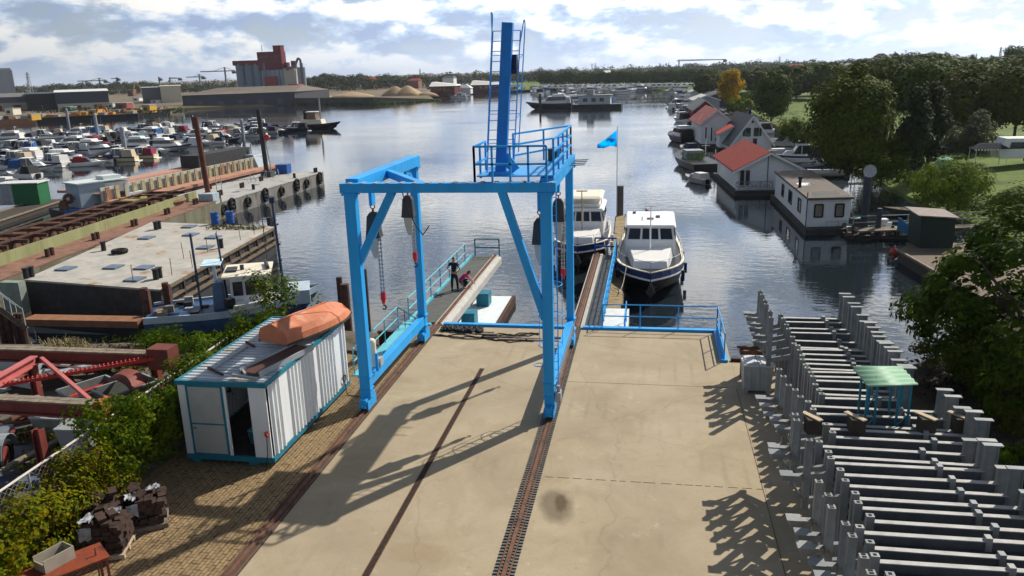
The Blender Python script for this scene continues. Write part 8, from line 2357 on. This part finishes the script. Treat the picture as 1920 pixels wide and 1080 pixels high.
m = MB(); m.path([(X(574), YS - 5, -1), (X(573), YS - 5, Z(572, 112)), (X(569), YS - 5, Z(569, 109)), (X(562), YS - 5, Z(562, 124)), (X(545), YS - 5, Z(545, 130))], .7, 7); m.tube((X(576), YS - 5, -1), (X(576), YS - 5, Z(576, 118)), .25, 5); m.build('elevator_pipe', mat('pipe_grey', (.12, .13, .14), .5), t)
m = MB(); m.box(X(558), X(577), YS - 14, YS - 6.5, -1, Z(567, 157)); m.build('loading_bay', mat('bright_red_clad', (.38, .05, .05), .6), t)
m = MB(); m.tube((X(497), YS, Z(497, 97)), (X(497), YS, Z(497, 84)), .15, 5); m.build('antenna', BLACK, t)
# long dark warehouse in front
YW = 336
a0_, b0_ = atY(340, 180, YW), atY(560, 180, YW)
t = thing('warehouse', 'long low dark grey warehouse with brownish roof at the water before the silos', 'warehouse', (a0_.x, YW, -1))
z0_, z1_ = -1.2, atY(440, 176, YW).z
xl, xr = atY(342, 180, YW).x, atY(552, 180, YW).x
xa, xb = atY(362, 165, YW).x, atY(536, 165, YW).x
fl_, fr_ = at(342, 205, WZ), at(552, 196.5, WZ)
fl_.y += 1; fr_.y += 1
MB().prism([(fl_.x, fl_.y), (fr_.x, fr_.y), (fr_.x + 3, fr_.y + 34), (fl_.x + 3, fl_.y + 34)], z0_, z1_).build('wall', mat('wall_dark', (.06, .065, .075), .7, var=.12, scale=.1), t)
zt = atY(450, 163, YW + 18).z
for f in (.12, .3, .48, .66, .84):
    p = fl_.lerp(fr_, f); q = fl_.lerp(fr_, f + .05)
    MB().bar(Vector((p.x, p.y - .05, .2)), Vector((q.x, q.y - .05, .2)), .06, 2.2).build('door', mat('wh_door', (.10, .11, .12), .6), t)
m = MB(); m.add([(fl_.x - .5, fl_.y - .8, z1_ + .02), (fr_.x + .5, fr_.y - .8, z1_ + .02), (fr_.x - 3, fr_.y + 17, zt), (fl_.x + 8, fl_.y + 17, zt), (fr_.x + 3, fr_.y + 34, z1_ + .02), (fl_.x + 3, fl_.y + 34, z1_ + .02)], [(0, 1, 2, 3), (3, 2, 4, 5), (1, 4, 2), (0, 3, 5)]); m.build('roof', mat('wh_roof', (.15, .13, .11), .85, var=.15, scale=.08, c2=(.20, .16, .125), amt=.3, scale2=.06), t)
# quay and spit with sand heaps
YQ = 352
q = [atY(px, 190, YQ) for px in (556, 830)]
t = thing('quay_wall', 'dark weathered quay wall of the sand wharf running to the pointed spit', 'quay', (-140, 350, -1))
w0, w1, w2 = at(554, 196.5, WZ), at(700, 196, WZ), at(822, 188.5, WZ)
m = MB()
for a, b in ((w0, w1), (w1, w2)):
    v_ = Vector((0, 1.5, 0)); m.loft([[a, b, b + v_, a + v_], [a + Vector((0, 0, 3.0)), b + Vector((0, 0, 3.0 if b is w1 else .6)), b + v_ + Vector((0, 0, 3.0 if b is w1 else .6)), a + v_ + Vector((0, 0, 3.0))]])
m.build('wall_face', mat('quay_dark', (.075, .07, .062), .85, var=.25, scale=.2), t)
m = MB(); cl = []
rq = random.Random(3)
for _ in range(120):
    f = rq.random(); p = w0.lerp(w1, f * 2) if f < .5 else w1.lerp(w2, f * 2 - 1)
    cl.append((p.x, p.y - .8, WZ + .3, 2.0, .5))
leaf_cloud(m, cl, 14, .9, rq, .5); struct(m.build('quay_greenery', LEAF_DK), 'stuff')
SAND = mat('sand', (.36, .26, .16), .95, var=.15, scale=.3)
def heap(px, pytop, hw, lb, Y=395, base=.2):
    c_ = atY(px, 180, Y); zt = atY(px, pytop, Y).z; r = hw / FPX * Y
    rows = []
    for (f, zz) in ((1.0, base - .8), (.72, .28), (.40, .64), (.13, .93), (.01, 1.0)):
        rows.append([(c_.x + r * f * (1 + .12 * sin(i * 2.1 + px)) * cos(2 * pi * i / 16), c_.y + r * f * .8 * sin(2 * pi * i / 16), base - .8 if f == 1.0 else base + (zt - base) * zz) for i in range(16)])
    tag(MB().loft(rows).build('sand_heap', SAND, smooth=True), lb, 'sand heap', 'sand heaps on the wharf')
heap(742, 161, 30, 'left of the two tall pointed sand heaps on the wharf'); heap(765, 160, 34, 'right and broader of the two tall pointed sand heaps on the wharf')
heap(660, 172, 48, 'long low sand heap left of the pointed pair on the wharf'); heap(600, 173, 30, 'low pale sand heap nearest the red loading bay'); heap(800, 171, 22, 'low sand heap at the spit end of the wharf')
# waterside building with white roof
for (p0, p1, py0, py1, Y, lb) in ((807, 852, 156, 173, 425, 'dark red waterside restaurant building with white sloping roof beyond the sand spit'), (884, 950, 153, 170, 470, 'dark red waterside hall with grey roof partly behind the blue mast')):
    x0, x1, y0, y1, z0, z1 = bx(p0, p1, py0 + 5, py1, Y, 14)
    t = thing('waterside_building', lb, 'building', (x0, Y, -1)); MB().box(x0, x1, y0, y1, -1.5, z1).build('wall', mat('wall_darkred', (.10, .025, .025), .7), t)
    zt = atY(p0, py0, Y).z
    MB().loft([[(x0 - .5, y0 - .8, z1 + .02), (x1 + .5, y0 - .8, z1 + .02), (x1 + .5, y1, z1 + .02), (x0 - .5, y1, z1 + .02)], [(x0 - .3, y0 + 5, zt + .5), (x1, y0 + 5, z1 + .6), (x1, y1, z1 + .6), (x0 - .3, y1, zt + .5)]]).build('roof', mat('roof_offwhite', (.6, .6, .58), .6), t)
    for k in range(6):
        xx = x0 + (x1 - x0) * (k + .25) / 6; MB().box(xx, xx + (x1 - x0) * .09, y0 - .04, y0 - .003, z1 * .3, z1 * .75).build('window', GLASS, t)
# small white marquee
x0, x1, y0, y1, z0, z1 = bx(862, 882, 165, 172, 440, 6); t = thing('marquee', 'small white pointed marquee between the two waterside buildings', 'marquee', (x0, 440, 0)); MB().box(x0, x1, y0, y1, -1, z1).build('wall', WHITE, t); MB().loft([[(x0 - .4, y0 - .4, z1 + .01), (x1 + .4, y0 - .4, z1 + .01), (x1 + .4, y1, z1 + .01), (x0 - .4, y1, z1 + .01)], [((x0 + x1) / 2, y0 + 2, z1 + 2.2), ((x0 + x1) / 2 + .3, y0 + 2, z1 + 2.2), ((x0 + x1) / 2 + .3, y0 + 3, z1 + 2.2), ((x0 + x1) / 2, y0 + 3, z1 + 2.2)]]).build('roof', WHITE, t)
# houses among the far trees
for i, (px, py, w_, wm_, rm, lb) in enumerate(((600, 152, 16, 'b', 'r', 'brick house with red roof among the far trees right of the silo works'), (690, 150, 18, 'b', 'r', 'brick house with red roof among the trees above the sand heaps'), (775, 153, 18, 'b', 'r', 'long red roofed house in the trees above the spit end'), (840, 148, 20, 'w', 'g', 'pale house with grey roof above the waterside restaurant'), (1136, 138, 18, 'w', 'w', 'long white apartment block on the wooded ridge behind the far marina'), (1200, 138, 14, 'w', 'g', 'lower pale block right of the white apartment block on the ridge'), (1500, 126, 40, 'b', 'r', 'row of brick houses on the skyline above the right bank trees'), (1590, 124, 30, 'b', 'g', 'dark brick houses on the skyline right of the row'))):
    Y = 600 if px < 1000 else 700
    x0, x1, y0, y1, z0, z1 = bx(px - w_ / 2, px + w_ / 2, py - 2, py + 8, Y, 10)
    t = thing('house', lb, 'house', (x0, Y, 0)); MB().box(x0, x1, y0, y1, -1, z1).build('wall', {'b': mat('far_brick', (.22, .12, .09), .8), 'w': WW}[wm_], t)
    zt = atY(px, py - 6, Y).z
    MB().loft([[(x0 - .4, y0 - .4, z1 + .01), (x1 + .4, y0 - .4, z1 + .01), (x1 + .4, y1 + .4, z1 + .01), (x0 - .4, y1 + .4, z1 + .01)], [(x0 + 1, y0 + 4.5, zt), (x1 - 1, y0 + 4.5, zt), (x1 - 1, y1 - 4.5, zt), (x0 + 1, y1 - 4.5, zt)]]).build('roof', {'r': TILE_RED, 'g': SLATE, 'w': WHITE}[rm], t)
# left industrial shore
def shed(px0, px1, py0, py1, Y, depth, wallm, roofm, lb, rise=1.0, lower=None):
    zt = atY((px0 + px1) / 2, py0, Y).z
    m, A, B, C_, D_, zt, dv, u = fbox(px0, px1, py0, py1, Y, depth, -1, zt)
    t = thing('industrial_shed', lb, 'shed', ((A.x + B.x) / 2, (A.y + B.y) / 2, 0)); m.build('wall', wallm, t)
    up = Vector((0, 0, zt + .01)); q = [A - u * .3 - dv * .3, B + u * .3 - dv * .3, C_ + u * .3, D_ - u * .3]
    r0, r1 = [(q[0] + (q[3] - q[0]) * f + Vector((0, 0, rise))) for f in (.45, .55)]; r2, r3 = [(q[1] + (q[2] - q[1]) * f + Vector((0, 0, rise))) for f in (.55, .45)]
    MB().loft([[p + up for p in q], [r0 + up, r3 + up, r2 + up, r1 + up]]).build('roof', roofm, t)
    if lower:
        zz = atY((px0 + px1) / 2, lower, Y).z
        a, b = A + u * .5 - dv * .25, B - dv * .25
        MB().bar(Vector((a.x, a.y, (zz - 1) / 2)), Vector((b.x, b.y, (zz - 1) / 2)), .48, zz + 1).build('lower_wall', mat('beige_wall', (.42, .39, .31), .7), t)
        for f in (.3, .7):
            p = A.lerp(B, f) - dv * .5; MB().bar(Vector((p.x, p.y, zz * .3)), Vector((p.x, p.y, zz * .3)) + u * 3, .06, zz * .8).build('door', mat('door_maroon', (.12, .03, .03), .6), t)
    return t
DSH = mat('shed_bluegrey', (.05, .062, .075), .6, var=.08)
shed(107, 202, 172, 206, 300, 40, DSH, mat('shed_roof_pale', (.6, .6, .6), .5), 'large blue-grey hall with sunlit pale roof and beige lower wall on the left shore', .8, 194)
shed(52, 106, 176, 204, 298, 40, mat('shed_black', (.022, .026, .03), .6), DSH, 'black hall adjoining the left end of the blue-grey hall', .5)
shed(-40, 50, 183, 206, 300, 25, mat('shed_grey', (.11, .115, .12), .7), mat('shed_roof_grey', (.15, .15, .15), .7), 'low grey shed with cream front at the far left edge', 1.5, 194)
shed(268, 302, 164, 188, 370, 25, mat('office_grey', (.13, .14, .15), .6), GREYP, 'grey office block left of the cream one on the left shore', .3)
shed(303, 338, 161, 186, 368, 22, mat('office_cream', (.52, .49, .38), .7), mat('office_cream', (0, 0, 0)), 'cream office block left of the long warehouse', .3)
zt = atY(5, 131, 520).z; m, A, B, C_, D_, zt, dv, u = fbox(-30, 22, 131, 172, 520, 30, -1, zt); t = thing('tower_block', 'tall pale grey industrial tower block cut by the left picture edge', 'tower', tuple(A)); m.build('wall', mat('tower_grey', (.25, .28, .31), .7, var=.08, scale=.1), t); fbox(-30, 20, 131, 172, 522, 26, zt + .003, zt + 1.5)[0].build('roof', GREYP, t)
def lattice_crane(px, pytop, pyjib, jl, jr, Y, lb):
    b = atY(px, 160, Y); zt, zj = atY(px, pytop, Y).z, atY(px, pyjib, Y).z
    t = thing('tower_crane', lb, 'crane', (b.x, Y, 0), 0, 'tower cranes on the skyline')
    m = MB(); m.bar((b.x, Y, 0), (b.x, Y, zt), 1.3); m.build('crane_mast', mat('crane_grey', (.18, .20, .22), .6), t)
    m = MB(); m.bar((atY(jl, 150, Y).x, Y, zj), (atY(jr, 150, Y).x, Y, zj), .9, .9); m.tube((b.x, Y, zt), (atY((px + jl) / 2, 150, Y).x, Y, zj), .2, 4); m.tube((b.x, Y, zt), (atY(jr, 150, Y).x, Y, zj), .2, 4); m.build('jib', mat('crane_grey', (0, 0, 0)), t)
    m = MB(); x = atY(jr - 2, 150, Y).x; m.box(x - 2, x + 2, Y - 1, Y + 1, zj - 2.5, zj - .5); m.build('counterweight', DGREY, t)
lattice_crane(425, 126, 133, 378, 443, 700, 'tallest tower crane left of the silo works'); lattice_crane(376, 139, 144, 350, 384, 750, 'tower crane with short jib left of the tallest one')
lattice_crane(188, 146, 151, 145, 200, 760, 'long-jib tower crane above the blue-grey hall'); lattice_crane(221, 145, 147, 209, 224, 780, 'small tower crane right of the long-jib one'); lattice_crane(320, 145, 147, 318, 340, 800, 'slim tower crane above the cream office block'); lattice_crane(300, 144, 147, 297, 303, 820, 'slimmest tower crane above the grey office block')
lattice_crane(1272, 112, 114, 1268, 1360, 900, 'horizontal long-jib crane over the far wooded ridge')
def pylon(px, pytop, Y, lb):
    b = atY(px, 160, Y); zt = atY(px, pytop, Y).z
    t = thing('pylon', lb, 'pylon', (b.x, Y, 0)); m = MB(); w = zt * .08
    for sx in (-1, 1):
        for sy in (-1, 1):
            m.bar((b.x + sx * w, Y + sy * w, 0), (b.x + sx * w * .15, Y + sy * w * .15, zt), .35)
    for k in range(6):
        f, g = k / 6, (k + 1) / 6; a, c_ = w * (1 - .85 * f), w * (1 - .85 * g)
        m.bar((b.x - a, Y - a, zt * f), (b.x + c_, Y - c_, zt * g), .25); m.bar((b.x + a, Y - a, zt * f), (b.x - c_, Y - c_, zt * g), .25)
    m.build('lattice', GREYP, t); m = MB()
    for f in (.8, .92):
        m.bar((b.x - w * 1.6, Y, zt * f), (b.x + w * 1.6, Y, zt * f), .3)
    m.build('cross_arm', GREYP, t)
pylon(55, 135, 600, 'lattice pylon between the grey tower block and the blue-grey hall'); pylon(789, 129, 1100, 'faint distant pylon above the sand heaps'); pylon(1110, 119, 1200, 'left of two faint pylons above the far marina'); pylon(1116, 118, 1200, 'right of two faint pylons above the far marina'); pylon(1459, 106, 1100, 'faint pylon on the right skyline above the willow'); pylon(1868, 88, 900, 'faint pylon on the skyline left of the tall rounded tree')
# work barges, machines and containers on the left shore
rs = random.Random(19)
def shore_item(px, py, wpx, hpx, z, m_, name, lb, cat, dep=4, extra=None):
    p = at(px, py, z); s = p.y / FPX
    t = thing(name, lb, cat, (p.x, p.y, z)); w, h = wpx * s * 1.05, hpx * s * 1.05
    m = MB(); m.loft([[(-w / 2, 0, 0), (w / 2, 0, 0), (w / 2, dep, 0), (-w / 2, dep, 0)], [(-w / 2, 0, h), (w / 2, 0, h), (w / 2, dep, h), (-w / 2, dep, h)]]); m.build('body', m_, t, local=True)
    m = MB(); m.box(-w * .3, w * .15, -.03, -.003, h * .3, h * .75); m.build('window', GLASS, t, local=True)
    m = MB(); m.box(-w * .53, w * .53, -.2, dep + .2, h + .003, h + .25); m.build('roof', GREYP, t, local=True)
    if extra:
        m = MB(); m.path([(w * .4, 1, h * .5), (w * .9, 1, h * 2.2), (w * 1.7, 1, h * 1.6), (w * 1.9, 1, h * .6)], .35, 5); m.build('boom', extra, t, local=True)
    return t
YEL = mat('machine_yellow', (.55, .32, .04), .5, var=.15); ORG = mat('machine_orange', (.50, .17, .03), .5, var=.2)
for i, (a, b, lb) in enumerate((((40, 231), (250, 222), 'long dark work barge with orange deck gear along the left shore'), ((130, 226), (300, 213), 'dark flat barge behind the orange one along the left shore'), ((-30, 236), (50, 231), 'brown work barge at the far left of the shore'))):
    p, q = at(*a, WZ), at(*b, WZ)
    t = thing('work_barge', lb, 'barge', tuple((p + q) / 2)); MB().bar(p + Vector((0, 3, .4)), q + Vector((0, 3, .4)), 6, 2.2).build('hull', BLACK if i < 2 else RUST, t); MB().bar(p + Vector((0, 3, 1.56)), q + Vector((0, 3, 1.56)), 5.8, .1).build('deck', RUST, t)
    for k in range(16):
        f = rs.random(); c_ = p.lerp(q, f) + Vector((0, rs.uniform(1, 5), 0)); s = rs.uniform(.4, 1.2); MB().box(c_.x - s * 1.6, c_.x + s * 1.6, c_.y - s, c_.y + s, WZ + 1.62, WZ + 1.62 + s).build('deck_gear', ((ORG, RUST, GREYP)[i], (YEL, ORG, RUST)[i], GREYP)[k % 3], t)
for (px, py, w, h, m_, nm, lb, cat, ex) in ((172, 216, 16, 9, YEL, 'excavator', 'orange-yellow excavator on the work barge deck by the left shore', 'excavator', ORG), (275, 212, 16, 14, YEL, 'pusher_boat', 'white and yellow pusher boat at the right end of the left shore', 'boat', None), (57, 226, 8, 11, YEL, 'machine_cabin', 'yellow-white cabin standing on the shore barge left of the excavator', 'cabin', None), (18, 216, 18, 12, CREAM, 'site_cabin', 'cream and yellow cabin on the barge at the far left edge', 'cabin', None), (228, 206, 24, 12, mat('cont_red', (.30, .08, .06), .6), 'shipping_container', 'reddish container behind the excavator on the left shore', 'container', None), (208, 204, 10, 10, mat('cont_white', (.55, .53, .48), .6), 'shipping_container', 'pale container beside the blue-grey hall corner', 'container', None), (237, 204, 8, 9, ORG, 'shipping_container', 'orange container right of the reddish one on the left shore', 'container', None), (125, 208, 18, 7, mat('cont_teal', (.06, .16, .15), .6), 'shipping_container', 'dark teal skip before the beige lower wall of the hall', 'container', None), (75, 208, 14, 9, GREYP, 'shipping_container', 'grey shed container before the black hall', 'container', None), (255, 190, 14, 6, WHITE, 'parked_van', 'white van parked between the containers and the grey office block', 'van', None), (290, 194, 14, 6, WHITE, 'parked_van', 'white van parked before the cream office block', 'van', None), (245, 181, 12, 12, mat('rustheap', (.2, .11, .07), .8), 'scrap_hopper', 'rusty hopper standing left of the grey office block', 'hopper', YEL), (40, 205, 6, 10, YEL, 'crane_truck', 'small yellow crane with raised boom before the low grey shed', 'crane', YEL)):
    shore_item(px, py, w, h, 0.0 if py < 206 else WZ + 1.6, m_, nm, lb, cat, 4, ex)
cl = []
for _ in range(150):
    p = at(rs.uniform(-20, 345), 0, 0) if False else at(rs.uniform(-20, 345), rs.uniform(203, 212), 0)
    cl.append((p.x, p.y, .3, 2.2, .7))
struct(leaf_cloud(MB(), cl, 14, .9, rs, .4).build('shore_scrub', LEAF_HAZE), 'stuff')

# ================================================================== air between us and the far shore
def haze():
    m = bpy.data.materials.new('haze_air'); m.use_nodes = True
    t = m.node_tree; t.nodes.clear()
    v = N(t, 'ShaderNodeVolumePrincipled'); v.inputs['Color'].default_value = (.80, .87, 1.0, 1); v.inputs['Density'].default_value = 0.00009; v.inputs['Anisotropy'].default_value = 0.3
    o = N(t, 'ShaderNodeOutputMaterial'); L(t, v.outputs[0], o.inputs['Volume'])
    ob = MB().box(-7000, 7000, -200, 10000, -3.8, 75).build('haze', m)
    struct(ob, 'stuff')
USE_HAZE = True
if USE_HAZE:
    haze()
